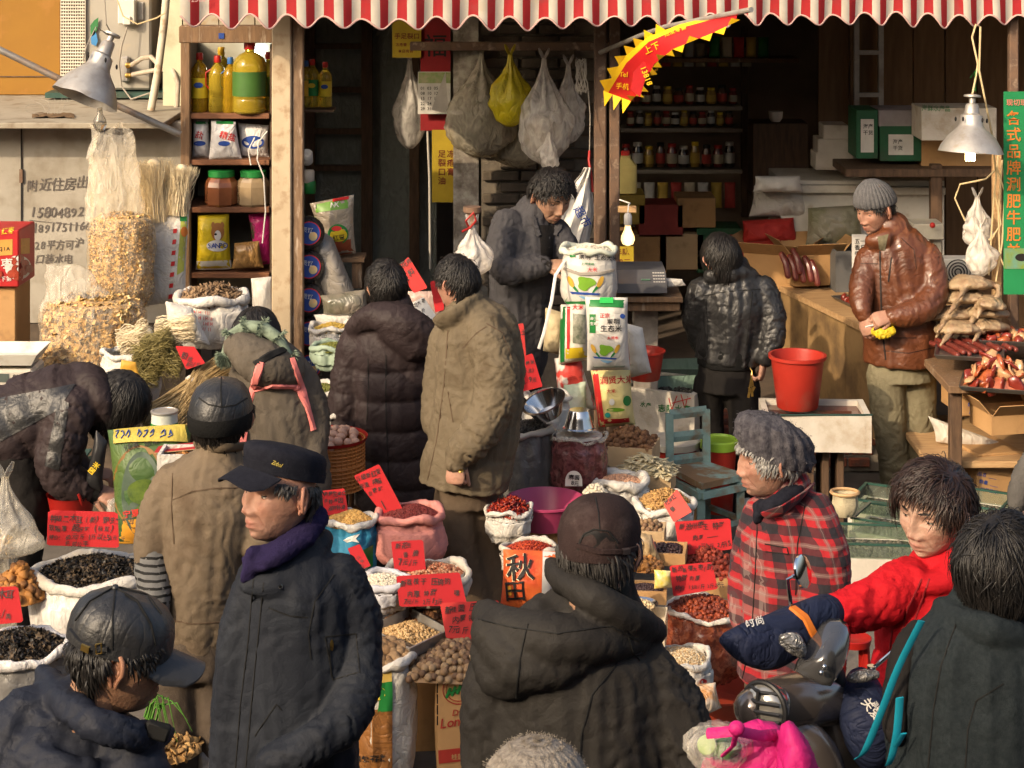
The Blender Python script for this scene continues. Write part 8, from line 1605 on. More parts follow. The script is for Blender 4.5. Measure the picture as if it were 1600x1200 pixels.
for k in range(7):stroke(s,[(208,866+12*k),(225,872+12*k),(245,873+12*k),(272,868+12*k)],5.5,None,None,'',off=.0,thick=.0012,mb=sm)
sm.build('stripes',M_seam,sl_)
me=cloth('trousers',r,Y,[T([(308,958,.01,56,52),(302,1010,.01,66,56),(300,1050,.01,64,52)],side=SX,fold=(.007,8)),T([(270,1040,0,42,42),(272,1130,0,40,40),(278,1250,0,36,36),(282,1400,0,34),(284,1425,0,34)],fold=(.010,10)),T([(334,1040,.02,38),(345,1150,.02,36),(350,1425,.03,33)],fold=(.010,10))],FAB['pin'],vox=.012,seed=3)
for x in(284,350):shoe(r,x,1425,Y,175,M_blackplastic,z=0)
Y=4.25;r=thing('person','man in black leather baseball cap and navy down jacket, turned to the sacks','person',V(P(110,0,Y).x,Y,0))
b=Body(r,Y);b.head(188,1022,0,104,12,0,1.07,old=.6);b.neck(130,1120,.0,.062)
b.tube([(110,1190,0,45,30),(90,1500,0,45,30),(90,1900,0,40,27)],side=SX);b.build(M_skin_brown)
hair(b,hl(.42,-.05,-.70,top=.22),M_hair_black,thick=.007,length=.028,n=1300)
c=hat(b,[(.016,1.07),(.035,1.09),(.060,1.08),(.085,1.0),(.106,.83),(.120,.58),(.128,.28),(.129,.02)],FAB['leather'],'cap',tilt=4,n=60,folds=.0025)
brim(b,mat('cap_peak',(.035,.036,.040),.45,bump=.2),'peak',L=.088,w=.075,z=.026,y0=.090,droop=.28,curve=.03,parent=c)
s=Surf(c);sm=MB()
for pts in([(180,918),(176,960),(175,1015)],[(180,918),(215,940),(236,975),(243,1008)],[(178,918),(140,940),(118,970)],[(186,918),(230,930),(252,960)]):stroke(s,pts,3,None,None,'',off=.0,thick=.003,mb=sm,sub=6)
sm.build('seams',M_seam,c)
q=MB();q.ball(s.hit(180,919)[0],.009,10,6);q.build('button',FAB['leather'],c)
stroke(s,[(110,985),(125,1003),(150,1013),(168,1014)],8,FAB['leather'],c,'strap',off=.004,thick=.003)
stroke(s,[(131,1009),(142,1014)],14,M_brass,c,'buckle',off=.006,thick=.004);sm=MB();sm.tube([s.hit(x,y)[0]+s.hit(x,y)[1]*.006 for x,y in((151,1006),(159,1004),(160,1019),(152,1020),(151,1006))],.0022,6);sm.build('buckle',M_brass,c)
me=cloth('down_jacket',r,Y,[T([(134,1112,.02,55,55),(126,1128,.02,84,72),(112,1150,.02,112,96),(104,1205,0,126,112),(100,1280,0,132,116),(98,1420,0,128,110)],fold=(.012,9),side=SX,quilt=(.115,.020,.02),drape=.006),T([(40,1120,.0,46),(6,1180,-.02,54),(-14,1260,-.03,54),(-20,1380,-.05,46)],fold=(.014,12),quilt=(.10,.016,0)),T([(195,1165,-.02,46),(212,1215,-.06,52),(214,1300,-.1,48)],fold=(.014,12),quilt=(.10,.016,0)),T([(72,1056,.10,16,20),(92,1086,.0,22,24),(140,1126,-.13,26,22),(195,1146,-.13,24,20),(232,1150,-.06,21,20),(256,1146,.02,16,16)],fold=(.012,11)),],FAB['down'],vox=.0092,big=.003,seed=12);s=Surf(me)
cm=MB();a=P(228,1122,Y-.13);cm.box(P(246,1142,Y-.10),(.055,.02,.038),Matrix.Rotation(.3,3,'Y'),bev=.006);cm.build('collar_tab',M_seam,me)
cloth('trousers',r,Y,[T([(98,1390,0,115,90),(95,1480,0,110,85)],side=SX),T([(140,1460,0,58),(140,2090,0,45)]),T([(55,1460,0,58),(50,2090,0,45)])],FAB['blackcloth'],vox=.018)
for x in(50,140):shoe(r,x,2090,Y,110,M_blackplastic,z=0)
Y=4.7;r=thing('person','man seen from behind in brown suede cap and hooded black coat','person',V(P(900,0,Y).x,Y,0))
b=Body(r,Y);b.head(936,858,0,158,12,0,1.06,old=.4,eyes=False);b.neck(925,950,.0,.065)
b.tube([(910,1020,.02,45,30),(900,1300,.02,45,30),(900,1700,.02,40,30)],side=SX);b.build(M_skin)
hair(b,hl(.45,-.08,-.74,top=.22),M_hair_salt,thick=.010,length=.045,n=1500)
c=hat(b,[(-.008,1.07),(.010,1.11),(.04,1.13),(.07,1.07),(.095,.90),(.112,.66),(.121,.34),(.123,.02)],FAB['suede'],'cap',tilt=-6,n=56)
brim(b,FAB['suede'],'peak',L=.07,z=.02,y0=.085,parent=c)
s=Surf(c)
disc(s,935,848,31,22,M_hair_black,c,'rear_opening',outline=[(-33,12),(-30,-4),(-20,-15),(-4,-19),(12,-15),(24,-5),(30,8),(31,15),(-10,12)],off=.0012)
stroke(s,[(902,852),(935,862),(975,862),(994,856)],9,FAB['suede'],c,'strap',off=.003,thick=.003);stroke(s,[(970,862),(981,861)],11,mat('buckle_dark',(.05,.035,.03),.5),c,'buckle',off=.005,thick=.003)
sm=MB();stroke(s,[(905,850),(912,835),(928,827),(950,830),(965,848)],3,None,None,'',off=0,thick=.003,mb=sm);stroke(s,[(930,777),(935,800),(937,826)],2,None,None,'',off=0,thick=.002,mb=sm);sm.build('seams',M_seam,c)
sm=MB();pr=[b.tr([[x,y,z]])[0] for x,y,z in((.078,-.01,.01),(.079,.04,.008),(.076,.075,.006))];sm.tube(pr,.0022,6);sm.build('glasses_arm',M_chrome,r)
me=cloth('hooded_coat',r,Y,[T([(935,925,.03,60,60),(930,960,.03,88,72),(916,1000,.02,120,92),(905,1060,0,146,108),(900,1150,0,158,115),(900,1260,0,165,120),(900,1400,0,168,122)],fold=(.010,6),side=SX,drape=.012),T([(1000,1035,.0,46),(1040,1090,-.02,52),(1066,1160,-.04,52),(1078,1260,-.06,48)],fold=(.016,11)),T([(800,1010,.0,46),(772,1080,-.02,50),(766,1180,-.03,48),(770,1280,-.05,44)],fold=(.014,11)),T([(868,888,.06,14,22),(880,905,-.03,24,26),(930,935,-.13,26,26),(985,965,-.10,26,24),(1022,985,.0,20,22)],fold=(.005,9)),T([(765,965,-.02,26,30),(800,985,-.10,34,36),(870,995,-.16,40,32),(940,1000,-.13,32,28),(1000,1005,-.05,16,20)],fold=(.006,6)),T([(768,990,-.09,32,36),(810,1025,-.13,52,42),(862,1030,-.14,46,38),(918,1008,-.12,30,30)],fold=(.012,6)),T([(768,1020,-.08,32,36),(782,1050,-.11,40,40),(812,1052,-.12,42,34)],fold=(.010,6)),],FAB['black'],vox=.0092,big=.003,seed=22);s=Surf(me);sm=MB()
for pts in([(825,975),(812,1030),(806,1090)],[(1002,1020),(965,1035),(925,1085),(908,1150),(905,1200)],[(978,985),(990,1020),(1000,1032)],[(748,968),(800,980),(870,990),(955,978),(1000,1002)]):stroke(s,pts,2.6,None,None,'',off=.0,thick=.003,mb=sm,sub=8)
sm.build('seams',M_seam,me)
cloth('trousers',r,Y,[T([(900,1370,0,130,95),(900,1460,0,125,90)],side=SX),T([(950,1440,0,60),(950,1870,0,46)]),T([(850,1440,0,60),(850,1870,0,46)])],FAB['blackcloth'],vox=.018)
for x in(850,950):shoe(r,x,1870,Y,170,M_blackplastic,z=0)
Y=3.73;r=thing('person','person in a pale ribbed wool hat at the bottom edge','person',V(P(835,0,Y).x,Y,0))
b=Body(r,Y);b.head(838,1270,0,175,5,0,1.1,eyes=False,det=(40,30));b.neck(836,1380,.03)
b.tube([(836,1450,0,100,60),(836,1800,0,45,30),(836,2200,0,40,30)],side=SX);b.build(M_skin)
hat(b,[(-.03,1.10),(0,1.16),(.03,1.18),(.06,1.13),(.085,1.0),(.104,.80),(.116,.55),(.122,.28),(.124,.03)],FAB['woolhat'],'wool_hat',ribs=(26,.05),noise_=.003,n=208)
def fuzz(o,m,n=2500,L=.014,parent=None,seed=1,nm='fuzz',w_=.0007,droop=.3,win=None):
 rs=np.random.RandomState(seed);v=arr(o.data);nn=normals(o.data);ps_=o.data.polygons
 ids=rs.randint(0,len(v),n*3)
 if win is not None:ids=np.array([i for i in ids if win(v[i]+np.array(ORG[o.name]))])
 ids=ids[:n];mb=MB();vs=[];fs=[]
 for q,i in enumerate(ids):
  d=nn[i]+rs.normal(size=3)*.55;d/=np.linalg.norm(d);p=v[i]+rs.normal(size=3)*.003;sd=np.cross(d,rs.normal(size=3));sd/=np.linalg.norm(sd)+1e-9;l=L*(.5+rs.rand());mdl=p+d*l*.6;tip=p+d*l+np.array([0,0,-droop*l])
  vs+=[p-sd*w_,p+sd*w_,mdl+sd*w_*.7,tip];fs+=[(4*q,4*q+1,4*q+2),(4*q,4*q+2,4*q+3)]
 mb.add(np.array(vs)+np.array(ORG[o.name]),fs);x=mb.build(nm,m,parent or o,False);return x
wh=[o for o in bpy.data.objects if o.name.startswith('wool_hat')][0];fuzz(wh,FAB['woolhat'],6000,.0045)
me=cloth('coat',r,Y,[T([(836,1385,.02,60,60),(836,1440,.02,150,100),(836,1600,0,180,120),(836,2000,0,190,130)],side=SX)],FAB['coat'],vox=.018)
cloth('trousers',r,Y,[T([(790,1960,0,70),(790,2400,0,50)]),T([(885,1960,0,70),(885,2400,0,50)])],FAB['blackcloth'],vox=.02)
Y=6.3;r=thing('person','old woman in red plaid jacket and dark knitted hat, in profile','person',V(P(1230,0,Y).x,Y,0))
b=Body(r,Y);b.head(1202,716,0,-78,4,0,1.06,old=1.3,wide=1.02);b.neck(1225,785,.02,.055)
b.tube([(1235,830,.02,27,20),(1235,1050,.02,30,22),(1225,1200,.02,25,20)],side=SX);b.build(M_skin_ruddy)
hair(b,hl(.30,-.15,-.7,top=.22),M_hair_grey,thick=.008,length=.035,n=900,curl=.4)
c=hat(b,[(-.012,1.10),(-.008,1.15),(.01,1.19),(.025,1.24),(.045,1.20),(.07,1.22),(.094,1.08),(.112,.84),(.124,.52),(.129,.22),(.130,.02)],FAB['greyknit'],'knit_hat',c=(0,-.020,.004),tilt=-22,ribs=(18,.07),noise_=.005,folds=.012,n=132)
fuzz(c,FAB['greyknit'],1200,.008)
me=cloth('plaid_jacket',r,Y,[T([(1228,768,.02,42,38),(1230,795,.02,62,50),(1236,830,0,78,62),(1240,900,0,83,70),(1240,970,0,84,72),(1236,1040,0,84,74),(1233,1066,0,82,72)],fold=(.007,8),side=SX,drape=.010),T([(1272,805,-.04,34),(1288,860,-.10,38),(1292,920,-.12,38),(1285,980,-.14,34),(1262,1030,-.16,28)],fold=(.010,12)),T([(1188,805,.03,28),(1172,870,.06,30),(1168,950,.04,30),(1178,1030,.0,26)],fold=(.010,12)),],FAB['plaid'],vox=.0092,big=.003,seed=31);s=Surf(me);sm=MB()
for pts in([(1184,800),(1180,900),(1174,1000),(1160,1060)],[(1258,790),(1246,850),(1243,930)],[(1195,850),(1230,856),(1232,866),(1196,862)]):stroke(s,pts,2.2,None,None,'',off=.0,thick=.002,mb=sm,sub=8)
sm.build('seams',M_seam,me)
cloth('scarf',r,Y,[T([(1186,794,-.04,12,12),(1207,790,-.10,14,13),(1238,772,-.05,16,15),(1254,756,.03,13,14)],fold=(.006,10)),T([(1190,790,-.06,14,10),(1184,812,-.06,12,8)])],FAB['navywool'],vox=.008)
cm=MB();cm.tube([P(1196,806,Y-.12),P(1222,798,Y-.15),P(1252,776,Y-.09),P(1266,762,Y+.02)],[(.006,.026),(.007,.034),(.007,.034),(.006,.026)],10,dome=True);cm.build('collar',FAB['plaid'],me)
cloth('trousers',r,Y,[T([(1210,1050,0,48),(1205,1360,0,34)],fold=(.008,9)),T([(1262,1050,.02,44),(1258,1360,0,32)],fold=(.008,9))],FAB['brownpants'],vox=.014)
for x in(1205,1258):shoe(r,x,1370,Y,-80,M_blackplastic,z=0)
Y=5.42;r=thing('person','woman in bright red padded coat reaching for the scooter handlebar','person',V(P(1450,0,Y).x,Y,0))
b=Body(r,Y);b.head(1461,796,0,-50,10,-3,1.09,old=.55,wide=1.09);b.neck(1478,880,.03,.055)
b.tube([(1460,930,.02,27,20),(1450,1200,.02,35,25)],side=SX);b.build(M_skin_pale)
hair(b,hl(.60,.12,-.76,ear=False),M_hair_brown,thick=.012,length=.08,n=3000,crown=(-.55,-.15,.85),fl=.55,sl=.7,wid=.0016,jit=.32,lift=.014,seed=5)
q=MB();q.ball(b.tr([[-.080*1.09,-.004,-.042]])[0],.006,10,8);q.build('earring',M_brass,r)
me=cloth('red_coat',r,Y,[T([(1472,890,.02,52,48),(1468,910,.02,80,64),(1462,950,0,88,72),(1452,1020,0,86,76),(1446,1090,0,90,80),(1442,1170,0,96,84)],fold=(.008,8),side=SX,quilt=(.15,.012,.05)),T([(1415,915,-.05,42),(1378,935,-.09,40),(1335,952,-.12,35),(1300,958,-.14,27),(1276,962,-.16,22)],fold=(.015,20)),T([(1515,930,.05,42),(1538,1000,.03,42),(1530,1080,-.02,38)],fold=(.012,12)),T([(1428,896,-.08,12,14),(1446,912,-.10,18,16),(1482,902,-.08,24,18),(1508,862,-.02,28,26),(1520,848,.06,22,24)],fold=(.007,9)),],FAB['red'],vox=.0092,big=.003,seed=41);s=Surf(me);sm=MB()
for pts in([(1440,905),(1418,950),(1404,1010),(1398,1060)],[(1395,985),(1385,1050)],[(1452,905),(1432,960),(1424,985)]):stroke(s,pts,3,None,None,'',off=.0,thick=.003,mb=sm,sub=8)
sm.build('seams',mat('dark_red',(.22,.006,.01),.8),me)
cloth('trousers',r,Y,[T([(1430,1140,0,60),(1370,1230,-.1,48),(1375,1400,-.1,36),(1375,1590,-.1,30)]),T([(1490,1140,0,60),(1470,1230,.0,48),(1475,1590,0,32)])],FAB['blackcloth'],vox=.016)
Y=4.76;r=thing('person','woman with short black hair in plain black wool coat, back turned','person',V(P(1540,0,Y).x,Y,0))
b=Body(r,Y);b.head(1560,888,0,128,16,0,1.05,old=.3,eyes=False);b.neck(1545,975,.02,.056)
b.tube([(1545,1040,.02,40,27),(1540,1300,.02,40,30),(1530,1700,.02,40,30)],side=SX);b.build(M_skin_pale)
hair(b,hl(.35,-.25,-.82),M_hair_black,thick=.012,length=.075,n=3000,sl=.95,crown=(0,-.55,.9),wid=.0016,seed=9,jit=.4,lift=.014)
me=cloth('wool_coat',r,Y,[T([(1545,955,.03,66,58),(1542,985,.02,104,74),(1540,1030,.0,130,92),(1538,1100,0,136,100),(1534,1180,0,128,100),(1530,1260,0,130,100),(1525,1420,0,150,110)],fold=(.006,6),side=SX,drape=.010),T([(1630,1030,0,44),(1655,1100,-.02,46),(1660,1200,-.05,44)],fold=(.012,12)),T([(1445,1015,.02,38),(1424,1090,.03,38),(1420,1190,.0,36),(1430,1290,-.06,32)],fold=(.010,11)),T([(1478,950,.05,18,22),(1500,968,-.03,22,26),(1550,985,-.10,24,28),(1600,1000,-.05,22,26),(1622,1005,.04,16,18)],fold=(.004,8)),],FAB['coat'],vox=.0092,big=.003,seed=51);s=Surf(me);sm=MB()
for pts in([(1494,975),(1470,1040),(1458,1110),(1450,1200)],[(1568,1068),(1525,1095),(1512,1140),(1508,1200)]):stroke(s,pts,2.4,None,None,'',off=.0,thick=.002,mb=sm,sub=8)
sm.build('seams',M_seam,me)
cloth('trousers',r,Y,[T([(1575,1380,0,70),(1575,1850,0,45)]),T([(1485,1380,0,70),(1485,1850,0,45)])],FAB['blackcloth'],vox=.018)
bg_=thing('shoulder_bag','black shoulder bag with turquoise straps hanging behind the black wool coat','bag',P(1410,1100,4.80));Yb=4.70
cloth('bag_body',bg_,Yb,[T([(1440,985,.08,22,14),(1418,1020,.05,26,20),(1402,1080,.04,22,30),(1398,1130,.04,20,30),(1402,1156,.04,14,24)],side=SX,fold=(.006,8))],FAB['blackcloth'],vox=.009)
M_turq=mat('turquoise_webbing',(.01,.30,.42),.6)
for pts in([(1440,970),(1404,1042),(1378,1110),(1352,1172),(1338,1185)],[(1406,1090),(1402,1140),(1394,1180),(1388,1195)],[(1412,1146),(1400,1166)]):
 sm=MB();sm.tube(*resample([P(x,y,Yb-.06+.02*k) for k,(x,y) in enumerate(pts)],[(.011,.002)]*len(pts),4),8,side=(1,.2,.4));sm.build('strap',M_turq,bg_)
Y=7.7;r=thing('person','woman in black and plum padded jacket bending over the sacks','person',V(P(10,0,Y).x,Y,0))
b=Body(r,Y);b.head(183,627,0,78,48,0,1.05,old=.3,wide=1.0);b.neck(140,622,.02,.05)
b.tube([(110,630,.02,40,40),(10,690,.02,45,45)],side=(0,0,1));b.hand(146,764,-.10,(.9,-.2,-.35),(-.1,-.35,.8),1.0,(.5,.6,.4),side=-1,thumb=.4);b.hand(138,742,.12,(.9,.1,.0),(0,-.3,1),.95,(.7,.8,.4));b.build(M_skin_ruddy)
hair(b,hl(.35,-.30,-.80),M_hair_black,thick=.013,length=.11,n=2000,sl=.9,crown=(0,-.4,1),wid=.0019,grav=.8,seed=15)
me=cloth('padded_jacket',r,Y,[T([(146,628,.0,40,42),(110,628,0,60,60),(55,650,0,68,66),(0,682,0,74,68),(-40,712,0,76,68)],side=(.3,0,1),fold=(.010,10),quilt=(.10,.014,0)),T([(112,640,-.10,38),(98,690,-.13,36),(90,728,-.14,35),(112,756,-.13,30),(140,765,-.11,21)],fold=(.014,16),quilt=(.075,.010,0)),T([(105,650,.14,34),(100,710,.15,32),(128,742,.13,22)],fold=(.010,14)),T([(122,592,.05,24,30),(142,600,-.02,30,34),(160,628,-.06,22,30),(168,656,-.04,12,18)],fold=(.006,10)),],FAB['dark'],vox=.0092,seed=61);s=Surf(me)
patch(s,[(0,622),(118,600),(92,640),(0,690)],FAB['leather'],me,'leather_panel',16,10,off=.003);patch(s,[(92,622),(108,630),(92,735),(70,728)],FAB['leather'],me,'leather_panel',6,16,off=.003)
cm=MB();cm.tube([P(139,765,Y-.11),P(152,768,Y-.10)],[.052,.05],14);cm.build('cuff',FAB['rib'],me)
cloth('trousers',r,Y,[T([(-20,700,0,62,60),(-25,760,0,56,54)],side=SX),T([(20,720,-.05,46),(42,790,-.06,36),(30,900,0,32),(20,1080,.02,26)],fold=(.010,11)),T([(-40,740,.06,46),(-35,1080,.06,28)],fold=(.010,11))],FAB['blackcloth'],vox=.014)
for x in(22,-35):shoe(r,x,1085,Y,80,M_blackplastic,z=0)
Y=8.1;r=thing('person','woman in grey parka with mint fur hood, pink apron tied behind','person',V(P(440,0,Y).x,Y,0))
b=Body(r,Y);b.head(402,528,0,-158,30,0,1.0,eyes=False,old=.3);b.neck(415,580,.0,.05)
b.tube([(425,620,0,22,17),(445,800,0,25,20),(445,980,0,20,17)],side=SX);b.build(M_skin_ruddy)
hair(b,hl(.35,-.3,-.8),M_hair_black,thick=.016,length=.08,n=1600,curl=.5,seed=3)
me=cloth('parka',r,Y,[T([(412,556,.0,46,40),(424,585,0,60,52),(434,640,0,66,60),(440,700,0,70,58),(448,760,0,70,58),(450,840,0,66,56)],fold=(.010,9),side=SX,drape=.008),T([(380,588,-.02,25),(372,640,-.05,25),(370,700,-.12,22)],fold=(.010,14)),T([(470,595,.0,28),(488,650,.0,28),(484,710,-.06,26)],fold=(.010,14)),T([(375,545,-.10,26,30),(410,566,-.15,38,34),(448,578,-.10,28,28)],fold=(.008,9)),],FAB['grey'],vox=.0092,seed=71);s=Surf(me)
cm=MB();cm.tube([P(x,y,Y+d) for x,y,d in((352,556,-.12),(362,524,-.10),(384,510,-.08),(410,512,-.10),(434,528,-.12),(450,556,-.12),(456,590,-.10))],[.020,.026,.028,.028,.026,.024,.016],12,dome=True);fo=cm.build('fur_trim',FAB['fur'],me);fuzz(fo,FAB['fur'],3000,.022,seed=4)
M_pk=FAB['pink']
stroke(s,[(408,566),(388,630),(378,700)],13,M_pk,me,'apron_strap',off=.003,thick=.004,sub=8);stroke(s,[(456,560),(474,610),(490,672)],11,M_pk,me,'apron_strap',off=.003,thick=.004,sub=8)
stroke(s,[(392,610),(425,603),(460,604),(478,622)],9,M_pk,me,'apron_tie',off=.004,thick=.004,sub=8);stroke(s,[(462,603),(478,635),(490,672)],7,M_pk,me,'apron_tie',off=.006,thick=.004,sub=8)
sm=MB();sm.ball(s.hit(462,605)[0],(.02,.015,.016));sm.build('bow_knot',M_pk,me)
stroke(s,[(398,570),(420,556),(446,545)],12,M_seam,me,'bag_strap',off=.004,thick=.003,sub=6)
cloth('trousers',r,Y,[T([(430,830,0,42),(428,1030,0,30)]),T([(470,830,.02,42),(470,1030,.02,30)])],FAB['blackcloth'],vox=.015)
for x in(428,470):shoe(r,x,1035,Y,-160,M_blackplastic,z=0)
Y=8.85;r=thing('person','woman in long dark plum quilted coat seen from behind, holding a bag strap','person',V(P(615,0,Y).x,Y,0))
b=Body(r,Y);b.head(604,448,0,-150,10,0,.97,eyes=False,old=.3);b.neck(606,492,.0,.05)
b.tube([(615,540,0,25,17),(620,740,0,25,20),(620,880,0,20,17)],side=SX);b.hand(534,738,-.04,(.15,-.1,-1),(-1,-.2,0),.95,(.9,1.0,.8));b.build(M_skin)
hair(b,hl(.4,-.15,-.76),M_hair_black,thick=.012,length=.06,n=2200,seed=8,jit=.4,crown=(.05,-.6,.85))
me=cloth('quilted_coat',r,Y,[T([(612,490,.0,36,36),(614,508,0,58,44),(615,535,0,70,52),(616,600,0,68,54),(618,680,0,68,54),(622,750,0,68,54),(624,810,0,66,52)],fold=(.008,9),side=SX,quilt=(.135,.020,.03)),T([(556,532,.0,26),(544,590,.0,27),(537,650,-.02,26),(534,700,-.03,24),(534,724,-.04,20)],fold=(.012,17),quilt=(.12,.010,0)),T([(675,528,.0,26),(684,590,-.02,27),(684,650,-.04,25)],fold=(.012,17),quilt=(.12,.010,0)),T([(556,512,-.04,14,20),(585,496,-.10,22,24),(630,505,-.14,30,26),(668,528,-.10,26,26),(684,536,-.03,14,18)],fold=(.010,9)),T([(612,515,-.13,22,26),(648,536,-.13,28,26),(672,540,-.09,20,20)],fold=(.008,9)),],FAB['dark'],vox=.0092,seed=81);s=Surf(me);sm=MB()
for pts in([(603,555),(603,640),(606,720),(610,790)],[(575,560),(576,600),(573,660)]):stroke(s,pts,2,None,None,'',off=.0,thick=.002,mb=sm,sub=8)
sm.build('seams',M_seam,me);cm=MB();cm.tube([P(534,716,Y-.04),P(534,736,Y-.04)],[.056,.05],14);cm.build('cuff',FAB['rib'],me)
cloth('trousers',r,Y,[T([(600,790,0,38),(598,935,0,30)]),T([(645,790,.0,38),(645,935,.0,30)])],FAB['blackcloth'],vox=.015)
for x in(598,645):shoe(r,x,940,Y,-170,M_blackplastic,z=0)
hb=thing('handbag','brown leather handbag with buckled handle held by the plum-coated woman','bag',P(545,800,8.7));Mb_=mat('bag_brown',(.10,.045,.02),.5,bump=.2)
sm=MB();sm.tube([P(540,790,8.78),P(540,750,8.76),P(545,735,8.76),P(550,750,8.76),P(549,790,8.78)],[(.012,.005)]*5,8,side=SX);sm.build('handle',Mb_,hb)
sm=MB();sm.tube([P(x,y,8.745) for x,y in((539,764),(550,763),(550,771),(540,772),(539,764))],.003,6);sm.build('buckle',M_chrome,hb)
sm=MB();sm.box(P(560,835,8.8),(.26,.10,.26),bev=.03);sm.build('bag_body',Mb_,hb)
Y=8.35;r=thing('person','man in taupe winter coat and brown trousers with a gold ring, back turned','person',V(P(735,0,Y).x,Y,0))
b=Body(r,Y);b.head(715,443,0,-128,10,0,.98,eyes=False,old=.5);b.neck(735,492,.02,.058)
b.tube([(745,540,0,25,19),(735,740,0,25,20),(725,900,0,20,17)],side=SX);b.hand(713,719,-.20,(-.05,-.25,-1),(-.3,-1,.1),1.02,(1.0,1.2,.8),thumb=.3);b.build(M_skin_ruddy)
hair(b,hl(.45,.05,-.62),M_hair_black,thick=.006,length=.04,n=2200,seed=2,jit=.4,crown=(.1,-.5,.85))
me=cloth('winter_coat',r,Y,[T([(728,468,.02,30,34),(734,490,.01,46,44),(745,520,0,66,54),(750,560,0,70,58),(748,620,0,70,60),(738,690,0,70,60),(727,735,0,71,62),(724,756,0,71,62)],fold=(.009,9),side=SX,quilt=(.14,.009,.05),drape=.010),T([(760,525,-.10,36),(775,575,-.15,37),(772,630,-.18,35),(745,680,-.21,31),(720,708,-.20,24),(714,718,-.20,20)],fold=(.015,17),quilt=(.11,.008,0)),T([(698,530,.08,28),(688,600,.08,28),(684,660,.05,26)],fold=(.010,14)),T([(690,504,-.06,9,18),(712,494,-.10,10,22),(740,478,-.04,10,22),(754,464,.06,9,18)],fold=(.006,10)),],FAB['taupe'],vox=.0092,seed=91);s=Surf(me);sm=MB()
for pts in([(700,515),(694,600),(682,690),(668,750)],[(760,505),(785,520),(800,560)],[(722,545),(745,520),(760,510)],[(700,612),(708,660)]):stroke(s,pts,2.2,None,None,'',off=.0,thick=.002,mb=sm,sub=8)
sm.build('seams',M_tanseam,me)
for x,y in((734,712),(733,721)):disc(s,x,y,2.4,2.4,M_ink,me,'snap_button',n=10,off=.004)
q=MB();q.lathe([(.0105,-.004),(.0125,0),(.0105,.004)],P(720,736,Y-.265),12,(0,-.2,1));q.build('ring',M_brass,r)
cloth('trousers',r,Y,[T([(728,735,.01,46,40),(726,790,0,50,44)],side=SX),T([(712,780,-.02,32),(718,850,-.04,31),(742,940,-.02,29),(745,1000,0,28)],fold=(.010,11)),T([(752,780,.03,30),(766,880,.03,28),(775,1000,.03,26)],fold=(.010,11))],FAB['brownpants'],vox=.012,seed=5)
for x in(742,775):shoe(r,x,1000,Y,-140,M_blackplastic,z=0)
Y=9.8;r=thing('person','shopkeeper in slate work jacket leaning over the rice bags, looking down','person',V(P(830,0,Y).x,Y,.3))
b=Body(r,Y);b.head(861,306,-.02,34,26,0,1.12,old=.7,wide=1.08);b.neck(838,352,.02,.06)
b.tube([(825,400,0,20,17),(810,520,.02,20,17),(800,660,.05,18,15)],side=SX)
b.hand(856,414,-.16,(1,-.15,-.05),(-.1,-.5,.9),1.08,(.8,.9,.6),thumb=.35,side=-1);b.build(M_skin)
hair(b,hl(.40,.12,-.5),M_hair_black,thick=.014,length=.045,n=1500,seed=6,curl=.8,jit=.5,lift=.012)
me=cloth('work_jacket',r,Y,[T([(834,335,.02,30,32),(826,356,.02,48,40),(818,390,0,52,44),(815,440,.02,50,44),(812,500,.04,48,42),(808,560,.05,46,40)],fold=(.010,9),side=(1,0,-.25),drape=.010),T([(792,352,-.06,25),(782,395,-.12,25),(792,425,-.17,22),(824,420,-.18,20),(846,415,-.17,17)],fold=(.013,18)),T([(868,362,.03,22),(888,392,-.02,20),(888,405,-.10,15)],fold=(.010,18)),],FAB['vendor'],vox=.0092,seed=101);s=Surf(me)
patch(s,[(842,352),(866,352),(862,420),(846,410)],FAB['blackcloth'],me,'dark_shirt',5,8,off=.003)
for pts in([(832,338),(838,356),(842,368)],[(876,352),(868,368)]):stroke(s,pts,8,FAB['vendor'],me,'lapel',off=.006,thick=.006)
cloth('trousers',r,Y,[T([(806,550,.05,40,36),(804,600,.05,40,36)],side=SX),T([(786,590,.05,25),(784,765,.06,20)]),T([(822,590,.05,25),(824,765,.06,20)])],FAB['blackcloth'],vox=.014)
for x in(785,823):shoe(r,x,745,Y,20,M_blackplastic,z=.18)
Y=10.2;r=thing('person','man in black leather jacket seen from behind, keys hanging at his hip','person',V(P(1140,0,Y).x,Y,0))
b=Body(r,Y);b.head(1128,404,-.04,-162,30,0,1.08,eyes=False,old=.3);b.neck(1140,440,.0,.055)
b.tube([(1150,480,0,22,17),(1140,580,0,22,18)],side=SX);b.hand(1193,566,-.08,(-.2,-.1,-1),(1,-.4,0),1.0,(.9,1.,.7));b.build(M_skin_ruddy)
hair(b,hl(.45,-.08,-.74),M_hair_black,thick=.012,length=.06,n=1500,seed=7,crown=(.2,-.5,.9))
me=cloth('leather_jacket',r,Y,[T([(1140,428,.0,34,30),(1144,448,0,54,40),(1146,480,0,56,46),(1142,520,0,52,44),(1138,548,0,50,42),(1136,564,0,50,42)],fold=(.009,9),side=SX,drape=.012),T([(1192,454,-.02,23),(1206,495,-.05,22),(1206,530,-.08,20),(1196,556,-.09,16)],fold=(.014,17)),T([(1096,458,-.01,24),(1086,495,.02,22),(1098,535,.10,19)],fold=(.012,17)),T([(1112,432,-.06,12,14),(1142,424,-.09,16,14),(1170,430,-.03,12,14)],fold=(.003,9)),],FAB['leather'],vox=.0092,seed=111);s=Surf(me);sm=MB()
for pts in([(1098,462),(1140,455),(1188,452)],[(1176,456),(1166,540)],[(1104,468),(1106,535)]):stroke(s,pts,1.8,None,None,'',off=.0,thick=.002,mb=sm,sub=6)
sm.build('seams',M_seam,me)
